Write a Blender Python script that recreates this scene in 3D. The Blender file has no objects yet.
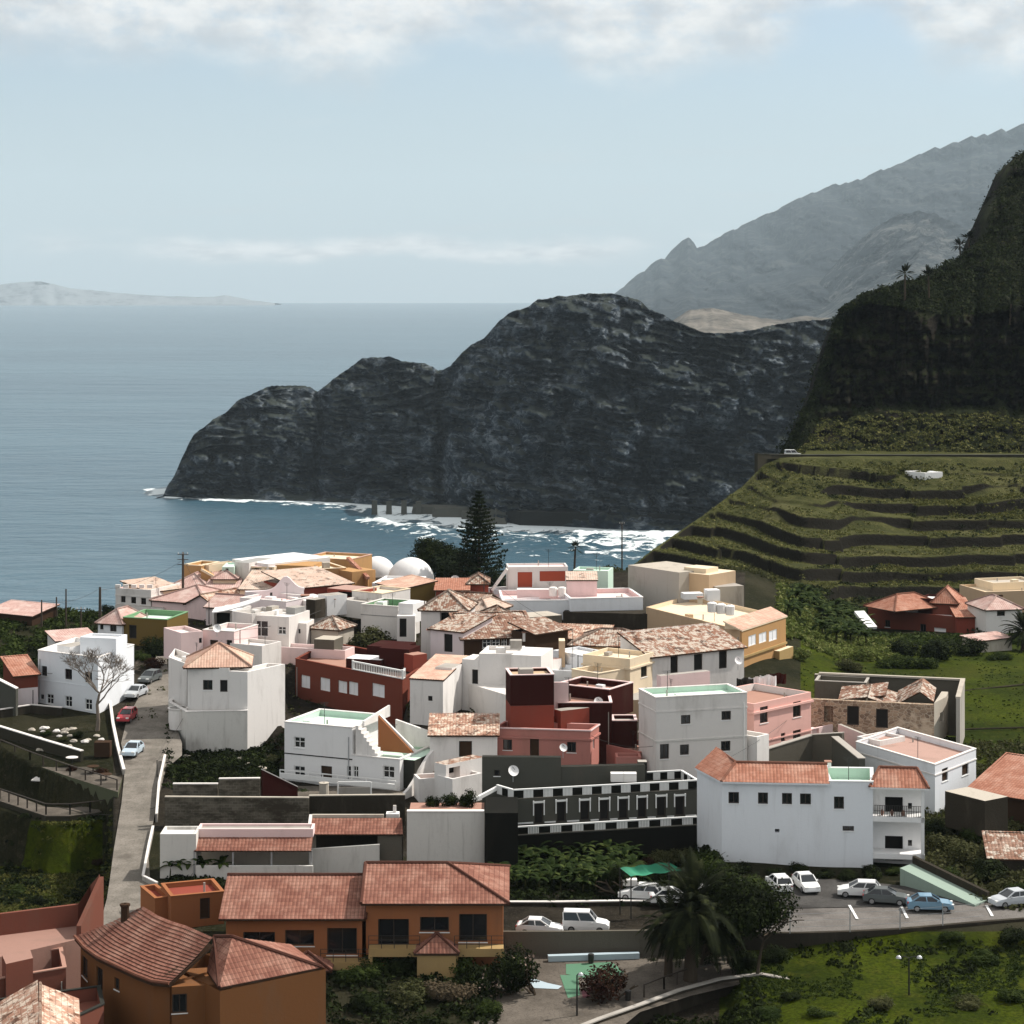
import bpy, math, random
import numpy as np
from mathutils import Vector, noise
random.seed(7); RNG = np.random.default_rng(7)
F = 2200.0; HY = 292.0; CZ = 150.0; SEA_R = 30000.0
scene = bpy.context.scene
# ---------------- camera ----------------
cam_d = bpy.data.cameras.new("camera"); cam = bpy.data.objects.new("camera", cam_d)
scene.collection.objects.link(cam); scene.camera = cam
cam.location = (0, 0, CZ); cam.rotation_euler = (math.radians(90), 0, 0)
cam_d.sensor_width = 36; cam_d.lens = F * 36 / 1024; cam_d.shift_y = -(512 - HY) / 1024
cam_d.clip_start = 1; cam_d.clip_end = 200000
# ---------------- light ----------------
SUN = Vector((0.80, 0.36, 0.98)).normalized()
sd = bpy.data.lights.new("sun", 'SUN'); so = bpy.data.objects.new("sun", sd); scene.collection.objects.link(so)
sd.energy = 4.5; sd.angle = math.radians(0.53); sd.color = (1.0, 0.945, 0.87)
so.rotation_euler = SUN.to_track_quat('Z', 'Y').to_euler()
scene.view_settings.view_transform = 'Standard'; scene.view_settings.look = 'None'
scene.view_settings.exposure = 0.42; scene.view_settings.gamma = 1.0
scene.cycles.max_bounces = 6; scene.cycles.volume_bounces = 0; scene.cycles.transparent_max_bounces = 12
scene.cycles.use_denoising = True

class NT:
    """small node-graph writer"""
    def __init__(s, tree): s.t = tree; s.n = tree.nodes; s.l = tree.links
    def new(s, typ, **kw):
        n = s.n.new(typ)
        for k, v in kw.items(): setattr(n, k, v)
        return n
    def put(s, sock, v):
        if v is None: return
        if isinstance(v, bpy.types.NodeSocket): s.l.new(v, sock)
        else:
            if hasattr(sock.default_value, '__len__') and not hasattr(v, '__len__'): v = [v] * len(sock.default_value)
            if hasattr(v, '__len__') and len(sock.default_value) == 4 and len(v) == 3: v = (*v, 1)
            sock.default_value = v
    def math(s, op, a, b=None, c=None, clamp=False):
        n = s.new('ShaderNodeMath', operation=op); n.use_clamp = clamp
        s.put(n.inputs[0], a)
        if b is not None: s.put(n.inputs[1], b)
        if c is not None: s.put(n.inputs[2], c)
        return n.outputs[0]
    def vmath(s, op, a, b):
        n = s.new('ShaderNodeVectorMath', operation=op); s.put(n.inputs[0], a); s.put(n.inputs[1], b); return n.outputs[0]
    def mix(s, f, a, b, blend='MIX'):
        n = s.new('ShaderNodeMix', data_type='RGBA', blend_type=blend)
        s.put(n.inputs[0], f); s.put(n.inputs[6], a); s.put(n.inputs[7], b); return n.outputs[2]
    def noise(s, vec, scale, detail=4, rough=.55, dist=0):
        n = s.new('ShaderNodeTexNoise'); s.put(n.inputs['Vector'], vec)
        n.inputs['Scale'].default_value = scale; n.inputs['Detail'].default_value = detail
        n.inputs['Roughness'].default_value = rough; n.inputs['Distortion'].default_value = dist
        return n.outputs['Fac']
    def ramp(s, f, lo, hi, smooth=True):
        n = s.new('ShaderNodeMapRange'); n.interpolation_type = 'SMOOTHSTEP' if smooth else 'LINEAR'
        s.put(n.inputs[0], f); s.put(n.inputs[1], lo); s.put(n.inputs[2], hi); return n.outputs[0]
    def pos(s): return s.new('ShaderNodeNewGeometry').outputs['Position']
    def scale(s, v, k): return s.vmath('MULTIPLY', v, k)
    def bump(s, h, strength=.3, dist=.1):
        n = s.new('ShaderNodeBump'); n.inputs['Strength'].default_value = strength; n.inputs['Distance'].default_value = dist
        s.put(n.inputs['Height'], h); return n.outputs[0]

MATS = {}
def newmat(name):
    m = bpy.data.materials.new(name); m.use_nodes = True
    m.node_tree.nodes.clear(); nt = NT(m.node_tree)
    out = nt.new('ShaderNodeOutputMaterial'); b = nt.new('ShaderNodeBsdfPrincipled')
    nt.l.new(b.outputs[0], out.inputs['Surface'])
    b.inputs['Roughness'].default_value = .85
    try: b.inputs['Specular IOR Level'].default_value = .04
    except Exception: pass
    return m, nt, b, out

def lin(r, g, b):
    f = lambda c: (c / 255 / 12.92) if c / 255 <= .04045 else ((c / 255 + .055) / 1.055) ** 2.4
    return (f(r), f(g), f(b))

# ---------------- sky ----------------
world = bpy.data.worlds.new("World"); scene.world = world; world.use_nodes = True
world.node_tree.nodes.clear(); w = NT(world.node_tree)
wo = w.new('ShaderNodeOutputWorld'); bg = w.new('ShaderNodeBackground'); w.l.new(bg.outputs[0], wo.inputs[0])
bg.inputs[1].default_value = 0.11
sky = w.new('ShaderNodeTexSky'); sky.sky_type = 'NISHITA'; sky.sun_disc = False
sky.sun_elevation = math.asin(SUN.z); sky.sun_rotation = math.atan2(SUN.x, SUN.y)
sky.altitude = 100; sky.air_density = 1.0; sky.dust_density = 1.2; sky.ozone_density = 1.6
tc = w.new('ShaderNodeTexCoord').outputs['Generated']
sx = w.new('ShaderNodeSeparateXYZ'); w.l.new(tc, sx.inputs[0])
az = w.math('ARCTAN2', sx.outputs[0], sx.outputs[1]); el = w.math('ARCSINE', sx.outputs[2])
def cvec(kx, kz, off=0):
    c = w.new('ShaderNodeCombineXYZ'); w.put(c.inputs[0], w.math('MULTIPLY', az, kx)); w.put(c.inputs[1], w.math('MULTIPLY', el, kz)); c.inputs[2].default_value = off
    return c.outputs[0]
fc = w.new('ShaderNodeFloatCurve')                       # lower rim of the cumulus deck against azimuth
cpts = [(0, 62), (60, 66), (120, 72), (190, 66), (260, 80), (330, 92), (400, 74), (470, 46), (540, 52), (590, 84), (640, 86), (700, 78), (760, 66), (800, 30), (850, 14), (900, 40), (950, 82), (1024, 92)]
cm = fc.mapping.curves[0]
X0, X1 = -.5, .5
def azn(px): return (math.atan((px - 512) / F) - X0) / (X1 - X0)
def eln(py): return math.atan((HY - py) / F) / .2
pp = [(0, eln(40)), (.2, eln(20))] + [(azn(a), eln(b)) for a, b in cpts] + [(.8, eln(30)), (1, eln(50))]
cm.points[0].location = pp[0]; cm.points[1].location = pp[-1]
for q in pp[1:-1]: cm.points.new(*q)
fc.mapping.update()
w.put(fc.inputs['Value'], w.ramp(az, X0, X1, False))
edge = w.math('MULTIPLY', fc.outputs[0], .2)
n1 = w.noise(cvec(26, 42), 1, 7, .55, .3); n2 = w.noise(cvec(60, 110, 3), 1, 6, .6)
d = w.math('SUBTRACT', el, edge)
d = w.math('ADD', d, w.math('MULTIPLY', w.math('SUBTRACT', n1, .5), .035))
m_top = w.math('MULTIPLY', w.ramp(d, -.008, .022), w.ramp(n2, .05, .6))
# a thin lit bank low over the sea and a few wisps
b1 = w.ramp(w.math('ABSOLUTE', w.math('SUBTRACT', el, w.math('ADD', .0205, w.math('MULTIPLY', w.math('SUBTRACT', w.noise(cvec(16, 20, 5), 1, 5, .6), .5), .022)))), .008, .0)
b1m = w.ramp(w.math('ADD', w.noise(cvec(9, 30, 7), 1, 3), w.math('MULTIPLY', w.math('ABSOLUTE', w.math('ADD', az, .03)), -1.6)), .22, .50)
m_low = w.math('MULTIPLY', b1, b1m)
wisp = w.math('MULTIPLY', w.ramp(w.noise(cvec(14, 120, 11), 1, 4), .56, .74), w.ramp(el, .10, .03))
mask = w.math('MAXIMUM', m_top, w.math('MULTIPLY', m_low, 1.0)); mask = w.math('MAXIMUM', mask, w.math('MULTIPLY', wisp, .35), clamp=True)
shade = w.ramp(w.math('ADD', w.noise(cvec(34, 60, 20), 1, 5), w.math('MULTIPLY', d, 3.0)), .35, .75)
ccol = w.mix(shade, (4.3, 4.4, 4.5), (7.2, 7.0, 6.7))
hs = w.new('ShaderNodeHueSaturation'); hs.inputs['Saturation'].default_value = .72; hs.inputs['Value'].default_value = .86
w.l.new(sky.outputs[0], hs.inputs['Color'])
skyc = w.mix(1.0, hs.outputs[0], (0.88, 0.965, 1.04), 'MULTIPLY'); skyc = w.mix(w.math('MULTIPLY', w.ramp(el, .16, .0), .75), skyc, (4.15, 4.95, 5.45))
w.put(bg.inputs[0], w.mix(w.math('MULTIPLY', w.math('MULTIPLY', m_low, w.ramp(w.noise(cvec(40, 160, 31), 1, 5, .6), .30, .65)), .5), w.mix(w.math('MULTIPLY', mask, .86), skyc, ccol), (9.2, 9.0, 8.7)))

# ---------------- helpers ----------------
def P(px, py, Y): return Vector(((px - 512) * Y / F, Y, CZ - (py - HY) * Y / F))
def PZ(px, py, z):
    Y = (CZ - z) * F / (py - HY); return Vector(((px - 512) * Y / F, Y, z))
def proj(v): return (512 + F * v.x / v.y, HY + (CZ - v.z) * F / v.y)
def interp(x, pts): return np.interp(x, [p[0] for p in pts], [p[1] for p in pts])

def meshobj(name, verts, faces, mats, parent=None, smooth=False, mi=None, uv=None):
    me = bpy.data.meshes.new(name)
    me.from_pydata([tuple(v) for v in verts], [], faces)
    for m in (mats if isinstance(mats, (list, tuple)) else [mats]): me.materials.append(m)
    if mi is not None: me.polygons.foreach_set('material_index', mi)
    if smooth: me.polygons.foreach_set('use_smooth', [True] * len(me.polygons))
    if uv is not None:
        l = me.uv_layers.new(name='UVMap'); l.data.foreach_set('uv', uv)
    me.update()
    o = bpy.data.objects.new(name, me); scene.collection.objects.link(o)
    if parent is not None: o.parent = parent; o.matrix_parent_inverse = parent.matrix_basis.inverted()
    return o
def fastmesh(name, V, Q, mats, parent=None, smooth=False, mi=None):
    """numpy arrays V (n,3), Q (m,4) quads"""
    me = bpy.data.meshes.new(name); V = np.asarray(V, dtype=np.float32); Q = np.asarray(Q, dtype=np.int32)
    me.vertices.add(len(V)); me.vertices.foreach_set('co', V.ravel())
    k = Q.shape[1]
    me.loops.add(Q.size); me.loops.foreach_set('vertex_index', Q.ravel())
    me.polygons.add(len(Q)); me.polygons.foreach_set('loop_start', np.arange(0, Q.size, k, dtype=np.int32))
    try: me.polygons.foreach_set('loop_total', np.full(len(Q), k, dtype=np.int32))
    except Exception: pass
    for m in (mats if isinstance(mats, (list, tuple)) else [mats]): me.materials.append(m)
    if mi is not None: me.polygons.foreach_set('material_index', mi)
    if smooth: me.polygons.foreach_set('use_smooth', np.ones(len(Q), dtype=bool))
    me.update(calc_edges=True); me.validate()
    o = bpy.data.objects.new(name, me); scene.collection.objects.link(o)
    if parent is not None: o.parent = parent; o.matrix_parent_inverse = parent.matrix_basis.inverted()
    return o
def tag(o, label=None, cat=None, group=None, kind=None):
    if label: o['label'] = label
    if cat: o['category'] = cat
    if group: o['group'] = group
    if kind: o['kind'] = kind
    return o
def empty(name, loc, label, cat, group=None, rz=0):
    o = bpy.data.objects.new(name, None); scene.collection.objects.link(o)
    o.location = loc; o.rotation_euler = (0, 0, rz); o.empty_display_size = .5

    return tag(o, label, cat, group)
def grid_quads(nr, nc):
    i = np.arange(nr - 1)[:, None] * nc + np.arange(nc - 1)[None, :]
    return np.stack([i, i + 1, i + nc + 1, i + nc], -1).reshape(-1, 4)

# value noise in numpy (lattice, quintic), fractal
_perm = np.random.default_rng(3).permutation(4096)
def _h(ix, iy, iz): return (_perm[(_perm[(_perm[ix & 4095] + iy) & 4095] + iz) & 4095]) / 4095.0
def vnoise(x, y, z=0.0):
    x, y, z = np.broadcast_arrays(np.asarray(x, float), np.asarray(y, float), np.asarray(z, float))
    xi, yi, zi = np.floor(x).astype(int), np.floor(y).astype(int), np.floor(z).astype(int)
    f = lambda t: t * t * t * (t * (t * 6 - 15) + 10)
    u, v, q = f(x - xi), f(y - yi), f(z - zi); r = 0
    for a in (0, 1):
        for b in (0, 1):
            for c in (0, 1):
                r = r + (u if a else 1 - u) * (v if b else 1 - v) * (q if c else 1 - q) * _h(xi + a, yi + b, zi + c)
    return r
def fbm(x, y, z=0.0, o=4, g=.5):
    s = 0; a = 1; t = 0
    for k in range(o):
        s = s + a * vnoise(np.asarray(x) * 2 ** k + 17.3 * k, np.asarray(y) * 2 ** k + 5.1 * k, np.asarray(z) * 2 ** k); t += a; a *= g
    return s / t
def ridged(x, y, z=0.0, o=4):
    s = 0; a = 1; t = 0
    for k in range(o):
        s = s + a * (1 - np.abs(2 * vnoise(np.asarray(x) * 2 ** k + 9.7 * k, np.asarray(y) * 2 ** k + 3.3 * k, np.asarray(z) * 2 ** k) - 1)); t += a; a *= .5
    return s / t
# ---------------- materials of the land ----------------
def rock_mat(name, c1, c2, c3, green=None, s=.05, gy=.2, bump=.6, bd=1.5, strata=True):
    m, n, b, o = newmat(name); p = n.pos()
    st = n.scale(p, (1, 1, 3.2)) if strata else p
    a = n.noise(st, s, 8, .65, .4); c = n.noise(st, s * 5, 6, .65)
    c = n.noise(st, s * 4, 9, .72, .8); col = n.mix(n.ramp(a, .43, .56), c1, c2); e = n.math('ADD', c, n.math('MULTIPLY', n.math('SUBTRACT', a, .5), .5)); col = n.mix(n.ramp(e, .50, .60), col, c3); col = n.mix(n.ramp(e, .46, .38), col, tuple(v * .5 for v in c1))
    if green:
        g = n.new('ShaderNodeNewGeometry'); z = n.new('ShaderNodeSeparateXYZ'); n.l.new(g.outputs['Normal'], z.inputs[0])
        k = n.math('MULTIPLY', n.ramp(z.outputs[2], gy, gy + .35), n.ramp(n.noise(p, s * 2.4, 5, .6), .3, .55))
        col = n.mix(k, col, green)
    n.put(b.inputs['Base Color'], col); b.inputs['Roughness'].default_value = .95
    h = n.math('ADD', n.noise(st, s * 4, 8, .7), n.math('MULTIPLY', n.noise(st, s * 18, 5, .7), .3))
    n.put(b.inputs['Normal'], n.bump(h, bump, bd)); return m
M_head = rock_mat('headland_rock', (.022, .034, .050), (.066, .090, .118), (.23, .26, .285), green=(.050, .060, .052), s=.026, gy=.5, bump=1.0, bd=9)
M_isl = rock_mat('island_rock', (.18, .20, .215), (.19, .21, .225), (.20, .22, .23), s=.002, bump=.1, bd=10)
M_spur = rock_mat('spur_rock', (.010, .015, .020), (.035, .041, .045), (.12, .12, .11), s=.0025, bump=1, bd=60)
M_far = rock_mat('far_rock', (.006, .010, .015), (.014, .020, .026), (.055, .060, .058), s=.0022, bump=1, bd=60)
M_sand = rock_mat('pale_scree', (.09, .08, .065), (.125, .11, .09), (.17, .15, .125), s=.006, bump=.3, bd=10)
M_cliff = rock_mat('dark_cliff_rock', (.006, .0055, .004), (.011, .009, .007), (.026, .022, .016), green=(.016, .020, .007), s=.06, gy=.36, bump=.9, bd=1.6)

def grassy(name, c1, c2, c3, s=.15, bump=.5, rock=None):
    c1, c2, c3 = [tuple(v * .62 for v in c) for c in (c1, c2, c3)]
    m, n, b, o = newmat(name); p = n.pos()
    col = n.mix(n.ramp(n.noise(p, s, 6, .6), .35, .65), c1, c2); col = n.mix(n.ramp(n.noise(p, s * 7, 5, .7), .5, .75), col, c3)
    col = n.mix(n.math('MULTIPLY', n.ramp(n.noise(p, s * 30, 4, .8), .42, .62), .7), col, tuple(v * .38 for v in c1)); col = n.mix(n.math('MULTIPLY', n.ramp(n.noise(p, .06, 3, .6), .5, .7), .35), col, c3)
    if rock:
        g = n.new('ShaderNodeNewGeometry'); z = n.new('ShaderNodeSeparateXYZ'); n.l.new(g.outputs['Normal'], z.inputs[0])
        rk = n.mix(n.noise(n.scale(p, (1, 1, 2)), 1.2, 5, .7), rock, tuple(2.2 * v for v in rock))
        col = n.mix(n.ramp(z.outputs[2], .70, .88), rk, col)
    n.put(b.inputs['Base Color'], col); b.inputs['Roughness'].default_value = .95
    n.put(b.inputs['Normal'], n.bump(n.noise(p, s * 14, 6, .75), bump, .5)); return m
M_hill = grassy('terrace_grass', (.062, .070, .022), (.12, .125, .040), (.22, .20, .09), rock=(.008, .007, .005), bump=.8)
M_ground = grassy('rough_ground', (.020, .022, .009), (.040, .039, .018), (.08, .07, .045), s=.2)
M_lawn = grassy('lawn_grass', (.028, .044, .002), (.068, .092, .003), (.090, .095, .010), s=.10, bump=.35)
M_dirt = grassy('bare_soil', (.03, .025, .018), (.06, .05, .036), (.11, .095, .075), s=.4)

def water():
    m, n, b, o = newmat('sea_water'); p = n.pos()
    c = n.noise(n.scale(p, (.35, 1, 1)), .0016, 4, .5)
    n.put(b.inputs['Base Color'], n.mix(n.ramp(c, .35, .65), (.026, .074, .108), (.038, .094, .130)))
    b.inputs['Roughness'].default_value = .28; b.inputs['IOR'].default_value = 1.33
    b.inputs['Specular IOR Level'].default_value = .5
    h = n.math('ADD', n.noise(n.scale(p, (.55, 1, 1)), .045, 8, .65, .3), n.math('MULTIPLY', n.noise(n.scale(p, (.5, 1, 1)), .008, 4, .6), 2.2))
    n.put(b.inputs['Normal'], n.bump(h, .8, 9))
    return m
def foam():
    m, n, b, o = newmat('sea_foam'); p = n.pos()
    b.inputs['Base Color'].default_value = (.62, .68, .69, 1)
    at = n.new('ShaderNodeAttribute', attribute_name='dens').outputs['Fac']
    f1 = n.noise(n.scale(p, (.7, .35, 1)), .08, 10, .72, 1.2)
    al = n.ramp(n.math('ADD', f1, n.math('MULTIPLY', n.math('SUBTRACT', at, .5), .62)), .53, .60)
    tr = n.new('ShaderNodeBsdfTransparent'); mx = n.new('ShaderNodeMixShader')
    n.put(mx.inputs[0], al); n.l.new(tr.outputs[0], mx.inputs[1]); n.l.new(b.outputs[0], mx.inputs[2]); n.l.new(mx.outputs[0], o.inputs[0])
    return m
M_sea, M_foam = water(), foam()

# ---------------- sea ----------------
def sea():
    seg = 96; v = [(0, 0, 0)]; f = []
    for i in range(seg):
        a = 2 * math.pi * i / seg; v.append((SEA_R * math.cos(a) / math.cos(math.pi / seg), SEA_R * math.sin(a) / math.cos(math.pi / seg), 0))
        f.append((0, i + 1, (i + 1) % seg + 1))
    tag(meshobj('sea', v, f, M_sea), kind='structure')
sea()

# ---------------- rock masses ----------------
HEAD_TOP = [(150, 500), (163, 496), (168, 484), (174, 476), (180, 462), (186, 450), (193, 436), (200, 430), (213, 420), (228, 411), (236, 402), (246, 397), (262, 389), (272, 386), (300, 385), (312, 388), (318, 392), (324, 386), (340, 374), (352, 366), (362, 359), (374, 357), (392, 357), (402, 361), (425, 363), (438, 370), (444, 369), (450, 366), (462, 352), (472, 344), (484, 338), (498, 322), (508, 314), (520, 309), (530, 306), (537, 300), (545, 299), (556, 296), (590, 294), (612, 293), (626, 297), (640, 300), (648, 308), (662, 314), (675, 321), (700, 331), (712, 333), (740, 332), (760, 328), (785, 323), (805, 321), (835, 318), (850, 322), (900, 310), (960, 300)]
HEAD_BASE = [(150, 500), (165, 497), (250, 500), (340, 503), (420, 508), (450, 513), (500, 523), (560, 527), (640, 531), (960, 531)]
def headland():
    nc, nr, nb = 620, 150, 30
    px = np.linspace(152, 958, nc); top = interp(px, HEAD_TOP); base = interp(px, HEAD_BASE)
    Yb = CZ * F / (base - HY)                                 # waterline lies on the sea
    top = top + 2.2 * (fbm(px / 9, 0 * px, 5, 4) - .5) + 1.2 * (fbm(px / 2.5, 0 * px, 8, 2) - .5)
    V = np.zeros((nr + nb, nc, 3))
    H = np.maximum(base - top, .5)
    for r in range(nr):
        t = r / (nr - 1); py = base + (top - base) * t + (3 if r == 0 else 0)
        hgt = H * t
        lean = H * (.30 * t + .55 * t ** 3) * Yb / F * 1.0
        Y = Yb + lean
        wx, wz = px * 1.0, py * 1.0
        rel = 50 * (fbm(wx / 70, wz / 110, 2, 4) - .5) + 46 * (ridged(wx / 44 + wz / 90, wz / 60 - wx / 150, 4, 5) - .5)
        rel += 34 * (ridged(wx / 21 - wz / 60, wz / 11 - wx / 55, 7, 5) - .5)
        q = (wz + 34 * fbm(wx / 75, wz / 60, 9, 4) + .10 * wx - .22 * np.maximum(wx - 450, 0)) / 8.0; st = (q - np.floor(q)); rel += 9 * (np.minimum(st * 3, 1) - .5) * np.clip(fbm(wx / 45, wz / 22, 12, 3) - .42, 0, 1) * 7
        for c0, wd, dp, sl in ((318, 5, 30, -.03), (441, 6, 26, .02), (243, 4, 12, .1), (545, 5, 10, .12), (790, 4, 14, -.05), (640, 6, 12, .15)):
            cc = c0 + sl * (wz - 420) + 3 * np.sin(wz / 13); rel += dp * np.exp(-((wx - cc) / wd) ** 2)
        k = np.clip(t * 12, 0, 1) * np.clip(H / 60, .1, 1)
        Y = Y + rel * k
        V[r, :, 0] = (px - 512) * Y / F; V[r, :, 1] = Y; V[r, :, 2] = CZ - (py - HY) * Y / F
    zt = V[nr - 1, :, 2].copy(); Yt = V[nr - 1, :, 1].copy(); xt = V[nr - 1, :, 0].copy()
    for r in range(nb):
        t = (r + 1) / nb
        V[nr + r, :, 1] = Yt + t * (zt * 1.1 + 60) ; V[nr + r, :, 0] = xt
        V[nr + r, :, 2] = zt * (1 - t ** 1.4) - 4 * t + 6 * np.sin(t * 3.14) * (fbm(xt / 30, np.full(nc, t * 8), 3, 3) - .6)
    tag(fastmesh('headland', V.reshape(-1, 3), grid_quads(nr + nb, nc), M_head), kind='structure')
headland()

FAR_TOP = [(600, 305), (624, 292), (632, 284), (640, 278), (646, 272), (655, 269), (662, 260), (666, 258), (671, 259), (678, 252), (683, 243), (688, 239), (693, 241), (697, 247), (704, 248), (716, 240), (726, 236), (732, 230), (738, 229), (744, 226), (756, 221), (770, 213), (790, 205), (806, 197), (815, 190), (825, 188), (842, 184), (862, 180), (885, 170), (905, 161), (930, 152), (955, 143), (990, 134), (1024, 126), (1100, 108), (1180, 100)]
def lofty(name, cols, topf, basef, Yb, Yt, relief, mat, nr=110, jag=2.5, kf=1.0, back=700):
    nc = len(cols); px = cols; top = topf + jag * (fbm(px / 6, 0 * px, 5, 4) - .5); base = basef
    V = np.zeros((nr + 8, nc, 3))
    for r in range(nr):
        t = r / (nr - 1); py = base + (top - base) * t; Y = Yb + (Yt - Yb) * t + relief(px, py, t) * min(1, t * 8 + .2) * kf
        V[r, :, 0] = (px - 512) * Y / F; V[r, :, 1] = Y; V[r, :, 2] = CZ - (py - HY) * Y / F
    z0 = V[nr - 1, :, 2].copy(); y0 = V[nr - 1, :, 1].copy()
    for r in range(8):
        t = (r + 1) / 8; V[nr + r, :, 0] = V[nr - 1, :, 0]; V[nr + r, :, 1] = y0 + back * t; V[nr + r, :, 2] = z0 * (1 - t * t) - 5 * t
    return tag(fastmesh(name, V.reshape(-1, 3), grid_quads(nr + 8, nc), mat), kind='structure')
def rel_far(px, py, t):
    return 620 * (ridged(px / 120 - py / 80, py / 70 + px / 300, 3, 6) - .5) + 170 * (ridged(px / 22 - py / 18, py / 15, 6, 4) - .5) + 300 * (fbm(px / 120, py / 90, 1, 3) - .5)
cols = np.linspace(596, 1190, 420)
lofty('distant_mountain', cols, interp(cols, FAR_TOP), np.full(420, 338.0), 7200, 15500, rel_far, M_far, back=4500, jag=9, kf=2.8)
# nearer spur in front of the big wall, and the pale scree fan below it
SP = [(700, 338), (725, 333), (745, 322), (770, 312), (795, 304), (815, 292), (832, 280), (845, 262), (860, 244), (880, 226), (900, 214), (918, 211), (935, 214), (952, 222), (990, 236), (1050, 262), (1120, 300)]
cols = np.linspace(700, 1118, 300)
lofty('mountain_spur', cols, interp(cols, SP), np.full(300, 341.0), 6400, 9800, lambda px, py, t: 420 * (ridged(px / 34 + py / 34, py / 40, 13, 6) - .5), M_spur, jag=4, back=1500, kf=2.2)
SC = [(640, 340), (672, 322), (690, 310), (712, 308), (735, 313), (760, 318), (785, 320), (805, 316), (830, 318), (870, 335)]
cols = np.linspace(640, 870, 120)
lofty('scree_slope', cols, interp(cols, SC), np.full(120, 345.0), 5000, 5900, lambda px, py, t: 90 * (ridged(px / 20, py / 16, 5, 4) - .5), M_sand, nr=40, jag=2, back=500)
IS = [(0, 301), (10, 283), (40, 281), (70, 288), (100, 291), (130, 294), (160, 296), (210, 297), (225, 295), (250, 300), (275, 303)]
cols = np.linspace(-40, 275, 120)
lofty('far_island', cols, interp(cols, [(-40, 290)] + IS[1:]), np.full(120, 305.5), 24500, 25500, lambda px, py, t: 250 * (ridged(px / 22, py / 9, 5, 3) - .5), M_isl, nr=16, jag=1, back=900)

# ---------------- land: one sheet ----------------
BASE_SLOPE = .06
def gY(py): return (50 + BASE_SLOPE * 183) / ((py - HY) / F + BASE_SLOPE)      # distance of a village ground point seen at row py
def base_z(Y): return 100 + (Y - 183) * BASE_SLOPE
HT = [(560, 610), (600, 588), (622, 573), (650, 551), (700, 517), (742, 486), (764, 464), (780, 459), (1200, 459)]       # upper edge of the terraces
def hill_params(px):
    zt_py = interp(px, HT)
    Yt = interp(px, [(560, 380), (622, 398), (700, 436), (764, 470), (1200, 486)])
    Yb = interp(px, [(560, 358), (622, 358), (800, 362), (900, 376), (1200, 385)])
    zt = CZ - (zt_py - HY) * Yt / F; return Yt, Yb, zt
def sstep(a, b, x):
    t = np.clip((x - a) / (b - a), 0, 1); return t * t * (3 - 2 * t)
def land(px, Y):
    px = np.asarray(px, float); Y = np.asarray(Y, float); X = (px - 512) * Y / F
    z = land_flat(px, Y)
    # pits and levels round the lower houses
    def bump(x0, x1, y0, y1, dz, e=6, ey=3):
        return dz * sstep(x0 - e, x0 + e, px) * (1 - sstep(x1 - e, x1 + e, px)) * sstep(y0 - ey, y0 + ey, Y) * (1 - sstep(y1 - ey, y1 + ey, Y))
    e1 = np.interp(px, [-300, 0, 30, 70, 118], [250, 227.5, 222, 216, 211]); e2 = np.interp(px, [-300, 0, 46, 70, 90, 117], [222, 213.6, 208.5, 208.3, 209.3, 210])
    wl = 1 - sstep(104, 113, px)
    z = z + (99.6 - z) * wl * (1 - sstep(e1 - 1.2, e1 - .2, Y)); z = z + (95.2 - z) * wl * (1 - sstep(e2 - 1.2, e2 - .2, Y))
    z = z + bump(166, 480, 188, 203, -2.4, 2, .8) + bump(172, 282, 214, 236, -1.6, 3, 1)
    z = z + bump(740, 1100, 90, 171.0, -.5, 10, .4) + bump(284, 404, 238, 261, -2.5, 4, 2) + bump(500, 735, 90, 171.5, -1.6, 10, .8) + bump(485, 700, 186, 199, -1.0, 3, .8)
    # terraced hill
    Yt, Yb, zt = hill_params(px)
    zb = land_flat(px, Yb)
    t = (Y - Yb) / (Yt - Yb)
    hz = zb + (zt - zb) * np.clip(t, 0, 1) ** 1.15
    cx = X / 17 + 1.3 * fbm(X / 40, Y / 25, 4, 2); und = 5.5 * (fbm(X / 48, Y / 48, 2, 3) - .5) + 1.15 * _h(np.floor(cx).astype(int), np.floor(Y / 26 + .4 * fbm(X / 30, Y / 30, 7, 2)).astype(int), 3) + .12 * np.minimum(X, 62) + .01 * X
    step = 2.25; q = (hz + und + .010 * X) / step; fr = q - np.floor(q)
    mess = sstep(.66, .78, fbm(X / 30 + 3, Y / 30, 6, 2) + .10 * sstep(90, 150, X) + .12 * sstep(430, 400, Y) * sstep(60, 110, X))
    hq = (np.floor(q) + sstep(.90, 1.0, fr) + .05 * fr) * step - und - .010 * X
    hz2 = hq * (1 - .75 * mess) + hz * .75 * mess + mess * 2.2 * (fbm(X / 9, Y / 9, 3, 3) - .5)
    edge = sstep(0, .08, t) * (1 - sstep(.95, 1, t)); hz = hz + (hz2 - hz) * edge
    z = np.where(t > 0, hz, z)
    over = np.maximum(Y - Yt, 0)
    drop = 1 - sstep(752, 770, px)
    z = z - drop * over * 1.0 - (1 - drop) * (1 - sstep(792, 806, px)) * np.maximum(over - 15, 0) * 1.3
    # the coast behind the village and on the left
    Yc = interp(px, [(-400, 300), (0, 297), (110, 298), (160, 306), (200, 321), (560, 322), (600, 342), (612, 600)])
    z = np.where((Y > Yc) & (px < 600), z - (Y - Yc) * 1.25, z)
    z = z + .18 * (fbm(X / 5, Y / 5, 4, 3) - .5)
    return np.maximum(z, -3)
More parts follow.
